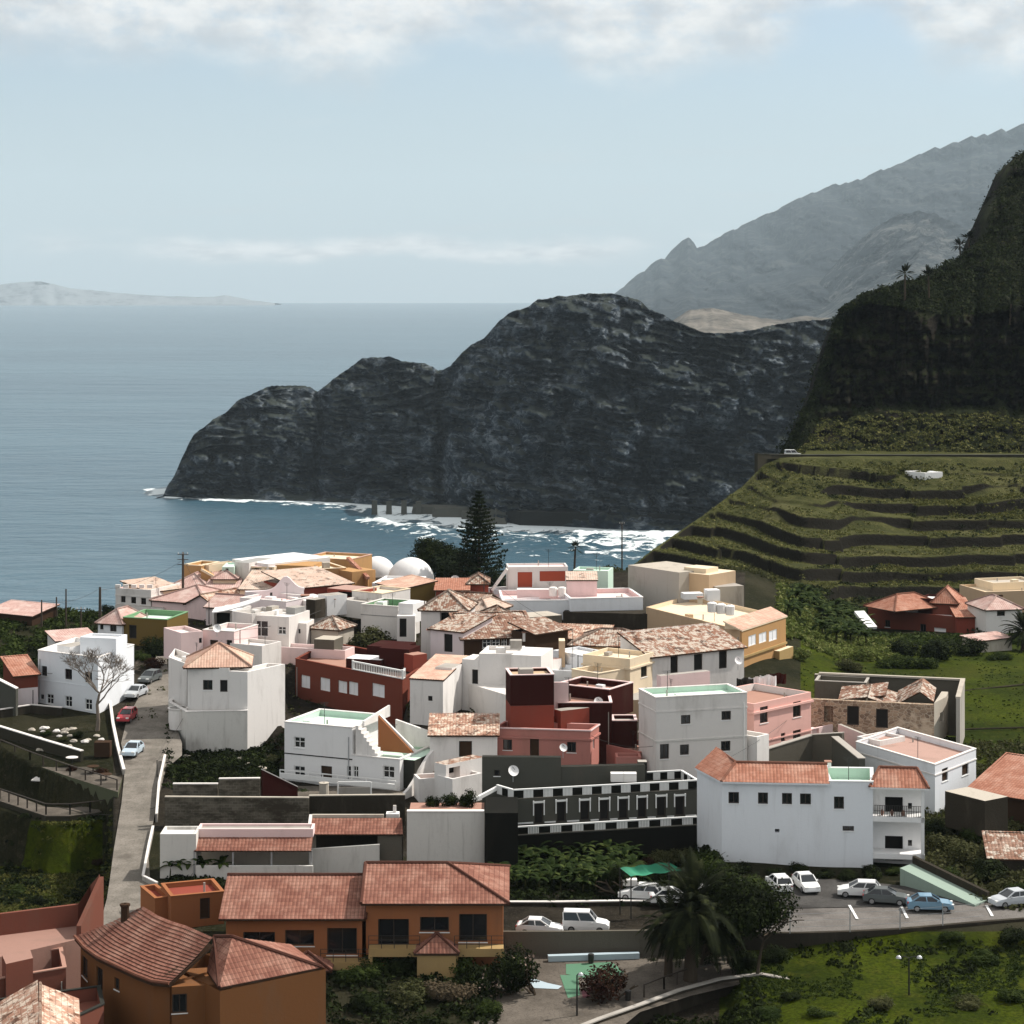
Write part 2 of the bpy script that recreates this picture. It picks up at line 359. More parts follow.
def land_flat(px, Y):
    right = sstep(740, 860, px); Y = np.asarray(Y, float)
    zr = np.interp(Y, [110, 170, 171.5, 200, 262, 300, 345, 374, 600], [98.9, 99.7, 100, 100.3, 102.6, 101.2, 98.2, 95.0, 95.0])
    z = base_z(Y) * (1 - right) + zr * right
    dip = sstep(326, 358, Y) * sstep(540, 575, px) * (1 - right)
    return z * (1 - dip) + 94.6 * dip
def gz(X, Y): return float(land(512 + F * X / Y, Y))
def G(px, Y, dz=0):
    return Vector(((px - 512) * Y / F, Y, float(land(px, Y)) + dz))
def Gp(px, py, dz=0):
    """first ground point seen at this pixel"""
    Ys = np.arange(120, 560, .5); z = land(np.full(len(Ys), float(px)), Ys); ray = CZ - (py - HY) * Ys / F
    k = np.argmax(z > ray)
    return Vector(((px - 512) * Ys[k] / F, Ys[k], float(z[k]) + dz))
def ground():
    pxs = np.concatenate([np.linspace(-330, 596, 260), np.linspace(600, 1060, 290), np.linspace(1066, 1300, 40)])
    Ys = np.concatenate([np.arange(96, 340, 1.0), np.arange(340, 500, .45), np.arange(500, 640, 4)])
    PX, YY = np.meshgrid(pxs, Ys); Z = land(PX, YY)
    V = np.stack([(PX - 512) * YY / F, YY, Z], -1).reshape(-1, 3); Q = grid_quads(len(Ys), len(pxs))
    c = V[Q].mean(1); cpx = 512 + F * c[:, 0] / c[:, 1]; cy = c[:, 1]
    mi = np.zeros(len(Q), int)
    lawn = ((cpx > 700) & (cy < 172)) | ((cpx > 800) & (cy > 205) & (cy < 318)) | ((cpx < 104) & (cy < 210))
    mi[lawn] = 1
    _, Yb, _ = hill_params(cpx); mi[cy > Yb - 22] = 2
    mi[(cpx > 480) & (cpx < 720) & (cy < 186)] = 3; mi[(cpx > 114) & (cpx < 745) & (cy > 200) & (cy < 325)] = 3
    o = fastmesh('ground', V, Q, [M_ground, M_lawn, M_hill, M_dirt], mi=mi); tag(o, kind='structure')
ground()

# dark cliff on the right, above the coast road
CT = [(786, 456), (792, 444), (800, 430), (808, 412), (818, 392), (826, 366), (833, 344), (838, 326), (846, 311), (856, 304), (864, 297), (880, 292), (898, 286), (920, 281), (940, 268), (955, 262), (968, 253), (984, 240), (990, 231), (993, 212), (996, 197), (1004, 188), (1010, 178), (1013, 160), (1020, 154), (1040, 138), (1100, 105), (1250, 60)]
CR = [(786, 458), (792, 446), (800, 432), (808, 414), (818, 394), (826, 368), (833, 346), (838, 328), (846, 313), (856, 307), (870, 303), (900, 308), (930, 314), (960, 318), (1000, 312), (1040, 300), (1250, 260)]
def cliff():
    nc = 420; px = np.linspace(786, 1250, nc)
    top = interp(px, CT) + 5 * (fbm(px / 7, 0 * px, 3, 3) - .5) * sstep(800, 830, px); rim = np.maximum(interp(px, CR), top + 1); base = np.full(nc, 459.5)
    tal = np.maximum(base - 44 * sstep(786, 835, px) + 10 * (fbm(px / 30, 0 * px, 2) - .5), rim + 1)
    rows = []; n1, n2, n3 = 26, 90, 50
    for r in range(n1):
        t = r / n1; py = base + (tal - base) * t; rows.append((py, 495 + 15 * t * sstep(786, 835, px) + 4 * (fbm(px / 6, py / 5, 4, 3) - .5) * min(1, t * 4)))
    Y1 = 495 + 15 * sstep(786, 835, px)
    for r in range(n2):
        t = r / n2; py = tal + (rim - tal) * t
        rel = 16 * (ridged(px / 40, py / 90, 3, 4) - .5) + 9 * (ridged(px / 11, py / 18, 5, 4) - .5)
        rows.append((py, Y1 + 12 * t + rel * sstep(0, .1, t) * sstep(792, 825, px)))
    for r in range(n3 + 1):
        t = r / n3; py = rim + (top - rim) * t
        rel = 16 * (ridged(px / 40, rim / 90, 3, 4) - .5) + 9 * (ridged(px / 11, rim / 18, 5, 4) - .5)
        rows.append((py, Y1 + 12 + t * 1.1 * (rim - top) * .55 + rel * sstep(792, 825, px) * (1 - t) + 10 * t * (ridged(px / 16, py / 12, 8, 3) - .5)))
    V = np.stack([np.stack([(px - 512) * Y / F, Y + 0 * px, CZ - (py - HY) * Y / F], -1) for py, Y in rows])
    last = V[-1]; ext = []
    for k in range(1, 7):
        e = last.copy(); e[:, 1] += 22 * k; e[:, 2] -= 5.5 * k * k * .6 ; ext.append(np.maximum(e, [-1e9, -1e9, -3]))
    V = np.concatenate([V, np.stack(ext)])
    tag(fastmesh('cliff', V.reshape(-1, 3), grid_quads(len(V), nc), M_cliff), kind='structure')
cliff()

# foam along the coast
def foam_sheet():
    nx, ny = 300, 160; pxs = np.linspace(110, 720, nx); pys = np.linspace(486, 575, ny)
    PX, PY = np.meshgrid(pxs, pys); Y = CZ * F / (PY - HY) ; V = np.stack([(PX - 512) * Y / F, Y, np.full(Y.shape, .25)], -1)
    base = interp(PX, HEAD_BASE); base = np.where(PX < 165, 494, base)
    below = PY - base
    d = np.exp(-np.maximum(below, 0) / 6) * .70 + .44 * np.exp(-((below - 22) / 24) ** 2) * sstep(240, 420, PX)
    d += .2 * np.exp(-((PY - (518 + .02 * (PX - 340))) / 6) ** 2) * sstep(320, 380, PX) * (1 - sstep(440, 480, PX))
    d += .08 * np.exp(-((PY - 540) / 12) ** 2) * sstep(560, 600, PX) + .22 * np.exp(-((PY - 556) / 5) ** 2) * sstep(300, 340, PX) * (1 - sstep(400, 450, PX))
    d *= sstep(112, 160, PX) * (1 - sstep(690, 718, PX)) * sstep(486, 490, PY) * (1 - sstep(566, 575, PY))
    d = np.clip(d * 1.1, 0, 1)
    o = fastmesh('foam', V.reshape(-1, 3), grid_quads(ny, nx), M_foam)
    a = o.data.attributes.new('dens', 'FLOAT', 'POINT'); a.data.foreach_set('value', d.ravel().astype(np.float32))
    tag(o, kind='stuff')
foam_sheet()

# ---------------- air ----------------
def haze():
    R = SEA_R * 1.012; zt = 1750; zb = -4
    v = [(x, y, z) for z in (zb, zt) for (x, y) in ((-R, -R), (R, -R), (R, R), (-R, R))]
    f = [(0, 3, 2, 1), (4, 5, 6, 7), (0, 1, 5, 4), (1, 2, 6, 5), (2, 3, 7, 6), (3, 0, 4, 7)]
    m = bpy.data.materials.new('haze_air'); m.use_nodes = True; m.node_tree.nodes.clear(); n = NT(m.node_tree)
    o = n.new('ShaderNodeOutputMaterial'); pv = n.new('ShaderNodeVolumePrincipled')
    pv.inputs['Color'].default_value = (.72, .89, 1.0, 1); pv.inputs['Density'].default_value = 2.8e-5; pv.inputs['Anisotropy'].default_value = .0
    n.l.new(pv.outputs[0], o.inputs['Volume'])
    tag(meshobj('haze', v, f, m), kind='stuff')
haze()
# ---------------- building materials ----------------
def wall_mat(name, c, dirt=.25, bump=.25, dcol=(.16, .13, .10), rough=.9, ds=.35):
    m, n, b, o = newmat(name); p = n.pos()
    a = n.noise(n.scale(p, (1, 1, .35)), ds, 6, .65, .3); f = n.noise(p, 3.5, 4, .7)
    col = n.mix(n.math('MULTIPLY', n.ramp(a, .50, .78), dirt), c, tuple(x * .35 + y * .5 for x, y in zip(c, dcol)))
    col = n.mix(n.math('MULTIPLY', n.ramp(f, .55, .8), dirt * .5), col, tuple(x * .6 for x in c))
    st = n.noise(n.scale(p, (1, 1, .08)), 2.2, 4, .6)
    col = n.mix(n.math('MULTIPLY', n.ramp(st, .56, .74), dirt * .55), col, tuple(x * .5 + y * .25 for x, y in zip(c, dcol)))
    n.put(b.inputs['Base Color'], col); b.inputs['Roughness'].default_value = rough
    n.put(b.inputs['Normal'], n.bump(n.math('ADD', f, n.noise(p, 12, 3, .7)), bump, .04)); return m
def W3(name, c, **k):
    if max(c) < .6: c = tuple(v * .84 for v in c)
    MATS[name] = wall_mat(name, c, **k)
W3('white', (.70, .67, .64), dirt=.6); W3('cleanwhite', (.72, .71, .70), dirt=.25); W3('bluewhite', (.70, .72, .745), dirt=.3)
W3('offwhite', (.65, .615, .58), dirt=.55); W3('dirtywhite', (.60, .58, .54), dirt=.9); W3('cream', (.70, .58, .42), dirt=.35)
W3('lilac', (.66, .58, .58), dirt=.25); W3('ochre', (.50, .29, .13), dirt=.4); W3('tan', (.56, .41, .27), dirt=.3)
W3('pink', (.68, .40, .35), dirt=.2); W3('palepink', (.72, .55, .53), dirt=.3); W3('salmon', (.50, .215, .18), dirt=.45)
W3('red', (.19, .055, .036), dirt=.3); W3('maroon', (.045, .011, .009), dirt=.2); W3('brick_red', (.27, .066, .045), dirt=.3)
W3('grey', (.36, .355, .34), dirt=.7); W3('greyblock', (.13, .118, .095), dirt=1.0, bump=.6); W3('charcoal', (.035, .035, .030), dirt=.5)
W3('darkgrey', (.088, .088, .074), dirt=.6); W3('black', (.012, .012, .010), dirt=.1); W3('mint', (.52, .66, .56), dirt=.25)
W3('olive', (.17, .115, .038), dirt=.5); W3('orange', (.34, .135, .06), dirt=.45); W3('orange_shaded', (.20, .088, .036), dirt=.4)  # last one: orange darkened to carry the front house's shade in the colour
W3('yellow', (.42, .29, .13), dirt=.3); W3('concrete', (.42, .39, .35), dirt=.7); W3('palestone', (.50, .45, .38), dirt=.9)
W3('terracotta', (.42, .24, .185), dirt=.5); W3('salmonfloor', (.46, .30, .25), dirt=.5); W3('courtred', (.20, .075, .052), dirt=.5); W3('courtfloor', (.34, .20, .16), dirt=.5); W3('greenroof', (.20, .36, .20), dirt=.4)
W3('wood', (.055, .032, .02), dirt=.4); W3('trim', (.74, .74, .72), dirt=.12); W3('door_red', (.38, .085, .05), dirt=.2); W3('tank', (.75, .72, .68), dirt=.3)
W3('oldmint', (.30, .38, .32), dirt=.5); W3('darkstone', (.042, .036, .027), dirt=.8, bump=.9); W3('plasticgreen', (.06, .28, .17), dirt=.4)
def simple(name, c, rough=.5, metal=0, spec=.4):
    m, n, b, o = newmat(name); b.inputs['Base Color'].default_value = (*c, 1); b.inputs['Roughness'].default_value = rough
    b.inputs['Metallic'].default_value = metal; b.inputs['Specular IOR Level'].default_value = spec; MATS[name] = m; return m
simple('glass', (.012, .013, .015), .12, 0, .5); simple('frame_dark', (.035, .025, .018), .6); simple('frame_white', (.72, .72, .70), .6)
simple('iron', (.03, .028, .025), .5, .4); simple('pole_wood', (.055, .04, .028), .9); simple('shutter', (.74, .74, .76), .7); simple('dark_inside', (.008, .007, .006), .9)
simple('galv', (.40, .41, .42), .45, .5)
def stone_mat():
    m, n, b, o = newmat('rubble_masonry'); p = n.pos()
    v = n.new('ShaderNodeTexVoronoi'); v.inputs['Scale'].default_value = 1.9; n.put(v.inputs['Vector'], n.scale(p, (1, 1, 1.5)))
    v2 = n.new('ShaderNodeTexVoronoi', feature='DISTANCE_TO_EDGE'); v2.inputs['Scale'].default_value = 1.9; n.put(v2.inputs['Vector'], n.scale(p, (1, 1, 1.5)))
    hs = n.new('ShaderNodeSeparateColor'); n.l.new(v.outputs['Color'], hs.inputs[0])
    c = n.mix(hs.outputs[0], (.36, .26, .18), (.16, .11, .08)); c = n.mix(n.ramp(v2.outputs['Distance'], .06, .0), c, (.44, .38, .30))
    c = n.mix(n.ramp(n.noise(p, .28, 5, .6), .52, .60), c, (.46, .36, .27))
    n.put(b.inputs['Base Color'], c); n.put(b.inputs['Normal'], n.bump(v2.outputs['Distance'], .8, .1)); MATS['masonry'] = m
stone_mat()
def block_mat():
    m, n, b, o = newmat('block_wall'); uv = n.new('ShaderNodeUVMap').outputs[0]
    t = n.new('ShaderNodeTexBrick'); n.put(t.inputs['Vector'], uv); t.inputs['Scale'].default_value = 1; t.inputs['Brick Width'].default_value = .5; t.inputs['Row Height'].default_value = .25
    t.inputs['Mortar Size'].default_value = .02; t.inputs['Color1'].default_value = (.13, .115, .09, 1); t.inputs['Color2'].default_value = (.075, .067, .053, 1); t.inputs['Mortar'].default_value = (.15, .135, .11, 1)
    p = n.pos(); c = n.mix(n.ramp(n.noise(n.scale(p, (1, 1, 2.5)), .35, 6, .7), .42, .62), t.outputs[0], (.045, .038, .028))
    n.put(b.inputs['Base Color'], c); n.put(b.inputs['Normal'], n.bump(t.outputs['Fac'], -.5, .03)); MATS['blocks'] = m
block_mat()
def tile_mat(name, c1, c2, c3, spot=.0, rowdark=.5, spotcol=(.5, .43, .36)):
    c1, c2, c3 = [tuple(v * .86 for v in c) for c in (c1, c2, c3)]; m, n, b, o = newmat(name); uv = n.new('ShaderNodeUVMap').outputs[0]; p = n.pos()
    fl = n.vmath('FLOOR', uv, (0, 0, 0)); wn = n.new('ShaderNodeTexWhiteNoise', noise_dimensions='2D'); n.put(wn.inputs['Vector'], fl)
    col = n.mix(wn.outputs['Value'], c1, c2); col = n.mix(n.ramp(n.noise(p, .5, 5, .65), .45, .7), col, c3)
    if spot: 
        k = n.math('ADD', n.noise(p, 1.5, 5, .7, .5), n.math('MULTIPLY', wn.outputs['Value'], .18)); col = n.mix(n.ramp(k, .62 - spot * .08, .70 - spot * .06), col, spotcol)
        col = n.mix(n.math('MULTIPLY', n.ramp(n.noise(p, .9, 5, .7), .54, .64), .8), col, tuple(v * .28 for v in c2))
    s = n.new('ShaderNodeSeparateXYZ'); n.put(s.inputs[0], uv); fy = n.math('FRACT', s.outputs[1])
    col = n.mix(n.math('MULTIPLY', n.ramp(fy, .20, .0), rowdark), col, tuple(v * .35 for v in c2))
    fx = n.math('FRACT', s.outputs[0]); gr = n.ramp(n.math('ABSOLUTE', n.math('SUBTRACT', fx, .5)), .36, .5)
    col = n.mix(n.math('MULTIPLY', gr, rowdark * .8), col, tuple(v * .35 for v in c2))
    n.put(b.inputs['Base Color'], col); b.inputs['Roughness'].default_value = .88
    n.put(b.inputs['Normal'], n.bump(n.math('ADD', fy, n.noise(p, 9, 3, .7)), .5, .05)); MATS[name] = m
tile_mat('tile_orange', (.47, .225, .155), (.35, .15, .10), (.54, .31, .23)); tile_mat('tile_pale', (.66, .43, .33), (.54, .33, .25), (.72, .54, .42), rowdark=.3)
tile_mat('tile_glare_pink', (.62, .42, .37), (.50, .32, .28), (.70, .56, .50), rowdark=.35); tile_mat('tile_old', (.32, .17, .115), (.20, .10, .07), (.40, .25, .18), spot=1.0)  # the pale pink tile carries sun glare in its colour
tile_mat('tile_brown', (.30, .165, .115), (.22, .12, .085), (.38, .25, .19), spot=.3, rowdark=.6); tile_mat('tile_cream', (.68, .50, .40), (.56, .39, .31), (.74, .60, .50), rowdark=.4, spot=.15)
tile_mat('tile_red', (.31, .145, .105), (.21, .09, .066), (.40, .22, .165), rowdark=.7); tile_mat('tile_lichen', (.48, .27, .19), (.30, .15, .10), (.60, .44, .34), spot=.5, spotcol=(.62, .50, .40))
def mm(x): return MATS[x] if isinstance(x, str) else x

# ---------------- mesh collector ----------------
class MB:
    def __init__(s): s.v = []; s.f = []; s.uv = []; s.m = []
    def poly(s, pts, uv=None, m=0):
        k = len(s.v); s.v += [Vector(p) for p in pts]; s.f.append(tuple(range(k, k + len(pts))))
        s.uv += uv if uv else s.auto(pts); s.m.append(m)
    def auto(s, pts):
        a, b = Vector(pts[0]), Vector(pts[1]); n = (b - a).cross(Vector(pts[2]) - b)
        if n.length < 1e-9: return [(0, 0)] * len(pts)
        n.normalize()
        if abs(n.z) > .8: return [(p[0], p[1]) for p in pts]
        h = Vector((-n.y, n.x, 0)).normalized(); return [(Vector(p).dot(h), p[2]) for p in pts]
    def box(s, c, ax, ay, sx, sy, sz, m=0):
        """c: centre of the base; ax, ay unit vectors"""
        c = Vector(c); ax = Vector(ax) * sx / 2; ay = Vector(ay) * sy / 2; az = Vector((0, 0, sz))
        q = [c - ax - ay, c + ax - ay, c + ax + ay, c - ax + ay]; t = [p + az for p in q]
        s.prism(q, t, m)
    def prism(s, q, t, m=0):
        n = len(q); s.poly(t, m=m); s.poly(q[::-1], m=m)
        for i in range(n): j = (i + 1) % n; s.poly([q[i], q[j], t[j], t[i]], m=m)
    def bar(s, a, b, wd, hg=None, m=0):
        a, b = Vector(a), Vector(b); hg = hg or wd; d = (b - a)
        if d.length < 1e-6: return
        d.normalize(); up = Vector((0, 0, 1)) if abs(d.z) < .95 else Vector((1, 0, 0)); r = d.cross(up).normalized() * wd / 2; u = r.cross(d).normalized() * hg / 2
        s.prism([a - r - u, a + r - u, b + r - u, b - r - u], [a - r + u, a + r + u, b + r + u, b - r + u], m)
    def tube(s, pts, rad, seg=8, m=0, cap=True):
        pts = [Vector(p) for p in pts]; rings = []; rad = rad if hasattr(rad, '__len__') else [rad] * len(pts)
        k0 = len(s.v)
        for i, p in enumerate(pts):
            d = (pts[min(i + 1, len(pts) - 1)] - pts[max(i - 1, 0)]).normalized(); up = Vector((0, 0, 1)) if abs(d.z) < .9 else Vector((1, 0, 0))
            r = d.cross(up).normalized(); u = r.cross(d)
            for j in range(seg):
                a = 2 * math.pi * j / seg; s.v.append(p + (r * math.cos(a) + u * math.sin(a)) * rad[i])
        for i in range(len(pts) - 1):
            for j in range(seg):
                a = k0 + i * seg + j; b2 = k0 + i * seg + (j + 1) % seg; s.f.append((a, b2, b2 + seg, a + seg)); s.uv += [(0, 0)] * 4; s.m.append(m)
        if cap:
            s.f.append(tuple(k0 + (len(pts) - 1) * seg + j for j in range(seg))); s.uv += [(0, 0)] * seg; s.m.append(m)
            s.f.append(tuple(k0 + j for j in range(seg))[::-1]); s.uv += [(0, 0)] * seg; s.m.append(m)
    def lathe(s, c, prof, seg=16, m=0):
        c = Vector(c); k0 = len(s.v)
        for r, z in prof:
            for j in range(seg): a = 2 * math.pi * j / seg; s.v.append(c + Vector((r * math.cos(a), r * math.sin(a), z)))
        for i in range(len(prof) - 1):
            for j in range(seg):
                a = k0 + i * seg + j; b2 = k0 + i * seg + (j + 1) % seg; s.f.append((a, b2, b2 + seg, a + seg)); s.uv += [(0, 0)] * 4; s.m.append(m)
    def build(s, name, mats, parent=None, smooth=False):
        mats = [mm(x) for x in (mats if isinstance(mats, (list, tuple)) else [mats])]
        uv = np.array([c for q in s.uv for c in (q[0], q[1])], dtype=np.float32)
        return meshobj(name, s.v, s.f, mats, parent, smooth, s.m, uv)

def ccw(p):
    a = sum(p[i].x * p[(i + 1) % len(p)].y - p[(i + 1) % len(p)].x * p[i].y for i in range(len(p)))
    return p if a > 0 else p[::-1]
def at_z(v, z): return Vector((v.x, v.y, z))
def inset(poly, d):
    n = len(poly); out = []
    for i in range(n):
        a, b, c = poly[i - 1], poly[i], poly[(i + 1) % n]
        e1 = Vector((b.x - a.x, b.y - a.y, 0)).normalized(); e2 = Vector((c.x - b.x, c.y - b.y, 0)).normalized()
        n1 = Vector((-e1.y, e1.x, 0)); n2 = Vector((-e2.y, e2.x, 0)); k = (n1 + n2); k = k / max(k.dot(n1), .25)
        out.append(b + k * d)
    return out
def quad(Y, A, B, C=None, d=None, z=None):
    """roof-plane footprint from pixels: B is the reference corner at distance Y; C a third corner, or d a depth straight back"""
    if z is None: z = CZ - (B[1] - HY) * Y / F
    a, b = PZ(*A, z), PZ(*B, z)
    if C is not None:
        c = PZ(*C, z); pts = [a, b, c, a + c - b]
    else:
        e = (b - a).normalized(); nrm = Vector((-e.y, e.x, 0))
        if nrm.y < 0: nrm = -nrm
        pts = [a, b, b + nrm * d, a + nrm * d]
    return ccw(pts), z
def polyz(Y, ref, pts):
    z = CZ - (ref[1] - HY) * Y / F; return ccw([PZ(*p, z) for p in pts]), z

def facing(p0, p1):
    e = (p1 - p0); nrm = Vector((e.y, -e.x, 0)); mid = (p0 + p1) / 2; return nrm.dot(Vector((-mid.x, -mid.y, 0))) > 0
def hit(p0, p1, px):
    k = (px - 512) / F; ex, ey = p1.x - p0.x, p1.y - p0.y; den = ex - k * ey
    if abs(den) < 1e-6: return None
    return -(p0.x - k * p0.y) / den
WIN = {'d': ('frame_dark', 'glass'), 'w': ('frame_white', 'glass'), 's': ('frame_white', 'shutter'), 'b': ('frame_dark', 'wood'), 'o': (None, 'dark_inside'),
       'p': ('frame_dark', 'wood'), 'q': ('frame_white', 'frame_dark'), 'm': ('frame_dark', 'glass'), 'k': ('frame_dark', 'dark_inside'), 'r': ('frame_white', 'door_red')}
def wall_faces(root, poly, zt, h, mat, wins=(), recess=.16, name='wall', trim=None):
    """outer wall of a prism with real openings; each opening gets its window part"""
    mb = MB(); n = len(poly); zb = zt - h; per = {i: [] for i in range(n)}
    for wv in wins:
        x0, y0, x1, y1 = wv[:4]; kind = wv[4] if len(wv) > 4 else 'd'; best = None; cx = (x0 + x1) / 2
        for i in range(n):
            p0, p1 = poly[i], poly[(i + 1) % n]
            if not facing(p0, p1): continue
            s = hit(p0, p1, cx)
            if s is None or not (-.02 < s < 1.02): continue
            Y = p0.y + (p1.y - p0.y) * s
            if best is None or Y < best[1]: best = (i, Y)
        if best is None: continue
        i, Y = best; p0, p1 = poly[i], poly[(i + 1) % n]; s0, s1 = sorted((hit(p0, p1, x0), hit(p0, p1, x1)))
        s0, s1 = max(s0, .01), min(s1, .99); z1 = CZ - (y0 - HY) * Y / F; z0 = CZ - (y1 - HY) * Y / F
        z0 = max(z0, zb + .02); z1 = min(z1, zt - .08)
        if s1 - s0 < .004 or z1 - z0 < .1: continue
        per[i].append((s0, s1, z0, z1, kind))
    for i in range(n):
        p0, p1 = poly[i], poly[(i + 1) % n]; L = (p1 - p0).length; e = (p1 - p0) / max(L, 1e-6); nin = Vector((-e.y, e.x, 0))
        hs = []
        for a in per[i]:
            if all(a[1] <= b[0] or a[0] >= b[1] or a[3] <= b[2] or a[2] >= b[3] for b in hs): hs.append(a)
        ss = sorted({0, 1, *[x for a in hs for x in a[:2]]}); zs = sorted({zb, zt, *[x for a in hs for x in a[2:4]]})
        pt = lambda s, z: Vector((p0.x + (p1.x - p0.x) * s, p0.y + (p1.y - p0.y) * s, z))
        for a in range(len(ss) - 1):
            for b in range(len(zs) - 1):
                cs, cz = (ss[a] + ss[a + 1]) / 2, (zs[b] + zs[b + 1]) / 2
                if any(q[0] < cs < q[1] and q[2] < cz < q[3] for q in hs): continue
                mb.poly([pt(ss[a], zs[b]), pt(ss[a + 1], zs[b]), pt(ss[a + 1], zs[b + 1]), pt(ss[a], zs[b + 1])])
        for s0, s1, z0, z1, kind in hs:
            dpt = nin * (recess if kind != 'o' else .9)
            c = [pt(s0, z0), pt(s1, z0), pt(s1, z1), pt(s0, z1)]
            for j in range(4): mb.poly([c[j], c[j] + dpt, c[(j + 1) % 4] + dpt, c[(j + 1) % 4]])
            window(root, c, nin, recess if kind != 'o' else .9, kind, trim)
    return mb
def window(root, c, nin, rec, kind, trim=None):
    fr, pn = WIN[kind]; w_, h_ = (c[1] - c[0]).length, (c[3] - c[0]).length; e = (c[1] - c[0]) / w_; up = Vector((0, 0, 1))
    door = kind in 'pqokr' or (h_ > 1.9 and kind == 'd')
    pane = MB(); b0 = c[0] + nin * (rec - .015); pane.poly([b0, b0 + e * w_, b0 + e * w_ + up * h_, b0 + up * h_])
    nm = 'door' if kind in 'pqokr' else 'window'
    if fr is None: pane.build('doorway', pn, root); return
    f = MB(); t = min(.09, w_ * .14); d = nin
    o = c[0] + nin * (rec - .05)
    def fb(x0, x1, z0, z1):
        q = [o + e * x0 + up * z0, o + e * x1 + up * z0, o + e * x1 + up * z0 + d * .04, o + e * x0 + up * z0 + d * .04]; f.prism(q, [v + up * (z1 - z0) for v in q])
    fb(0, w_, 0, t); fb(0, w_, h_ - t, h_); fb(0, t, t, h_ - t); fb(w_ - t, w_, t, h_ - t)
    if kind in 'dws' and w_ > .55: fb(w_ / 2 - t * .4, w_ / 2 + t * .4, t, h_ - t)
    if kind in 'w' and h_ > .8: fb(t, w_ - t, h_ * .55, h_ * .55 + t * .7)
    fo = f.build(nm, fr, root); pane.build('leaf' if nm == 'door' else ('shutter' if kind in 'sb' else 'pane'), pn, fo)
    if nm == 'window' and kind != 's' and w_ > .5:
        s = MB(); so_ = c[0] - nin * .05 - e * .06 - up * .075
        q = [so_, so_ + e * (w_ + .12), so_ + e * (w_ + .12) + nin * .047, so_ + nin * .047]; s.prism(q, [v + up * .07 for v in q]); s.build('sill', trim or 'trim', fo)

def volume(root, Q, h, mat, wins=(), parapet=.0, pt=.22, floor='concrete', coping=None, bands=(), name='wall', recess=.16, roofname='roof', inner=None, sink=0.0):
    poly, zt = Q
    mb = wall_faces(root, poly, zt, h + sink, mat, wins, recess, name)
    n = len(poly)
    if parapet > 0:
        inn = inset(poly, pt); zf = zt - parapet
        for i in range(n):
            j = (i + 1) % n
            mb.poly([at_z(poly[i], zt), at_z(poly[j], zt), at_z(inn[j], zt), at_z(inn[i], zt)])
            mb.poly([at_z(inn[j], zf), at_z(inn[i], zf), at_z(inn[i], zt), at_z(inn[j], zt)], m=1)
        fl = MB(); fl.poly([at_z(p, zf) for p in inn]); fl.build(roofname, floor, root); roof_bits(root, inn, zf, mat); drain(root, poly, zt, h)
        wall = mb.build(name, [mat, inner or mat], root)
        if coping:
            out = inset(poly, -.05); inn2 = inset(poly, pt + .03); cb = MB()
            for i in range(n):
                j = (i + 1) % n
                cb.prism([at_z(out[i], zt + .003), at_z(out[j], zt + .003), at_z(inn2[j], zt + .003), at_z(inn2[i], zt + .003)], [at_z(out[i], zt + .085), at_z(out[j], zt + .085), at_z(inn2[j], zt + .085), at_z(inn2[i], zt + .085)])
            cb.build('coping', coping, root)
    else:
        wall = mb.build(name, [mat, mat], root)
        if floor: 
            fl = MB(); fl.poly([at_z(p, zt) for p in poly]); fl.build(roofname, floor, root)
    for (dz, th, pr, bm) in bands:
        out = inset(poly, -pr); bb = MB()
        z1 = zt - dz
        for i in range(n):
            j = (i + 1) % n
            bb.prism([at_z(out[i], z1 - th), at_z(out[j], z1 - th), at_z(poly[j], z1 - th), at_z(poly[i], z1 - th)], [at_z(out[i], z1), at_z(out[j], z1), at_z(poly[j], z1), at_z(poly[i], z1)])
        bb.build('moulding', bm, root)
    return wall

RD = random.Random(77)
def roof_bits(root, poly, zf, mat):
    c = sum(poly, Vector()) / len(poly); e = (poly[1] - poly[0]).normalized(); n = Vector((-e.y, e.x, 0)); L, W_ = (poly[1] - poly[0]).length, (poly[2] - poly[1]).length
    if min(L, W_) < 3.2: return
    q = lambda: at_z(c + e * RD.uniform(-.32, .32) * L + n * RD.uniform(-.32, .32) * W_, zf)
    m = MB(); p = q(); m.tube([p, p + Vector((0, 0, RD.uniform(.4, .8)))], .09, 6); m.build('vent_pipe', 'concrete', root)
    if RD.random() < .6: m = MB(); m.box(q(), e, n, RD.uniform(.7, 1.5), RD.uniform(.6, 1.2), RD.uniform(.3, .8)); m.build('roof_hatch', RD.choice([mat, 'concrete', 'trim']), root)
    if RD.random() < .55:
        m = MB(); p = q(); h = RD.uniform(1.6, 2.8); m.tube([p, p + Vector((0, 0, h))], .03, 5)
        for k in range(4): z = Vector((0, 0, h - .12 * k)); m.bar(p + z - e * (.5 - .08 * k), p + z + e * (.5 - .08 * k), .025)
        m.build('aerial', 'iron', root)
def drain(root, poly, zt, h):
    for i in range(len(poly)):
        a, b = poly[i], poly[(i + 1) % len(poly)]
        if facing(a, b) and (b - a).length > 4 and h > 4 and RD.random() < .6:
            e = (b - a).normalized(); n = Vector((e.y, -e.x, 0)); p = a + e * RD.choice([.35, (b - a).length - .35]) + n * .07; m = MB(); m.tube([at_z(p, zt - h), at_z(p, zt - .9)], .05, 6); m.build('drainpipe', RD.choice(['trim', 'concrete', 'galv']), root); return
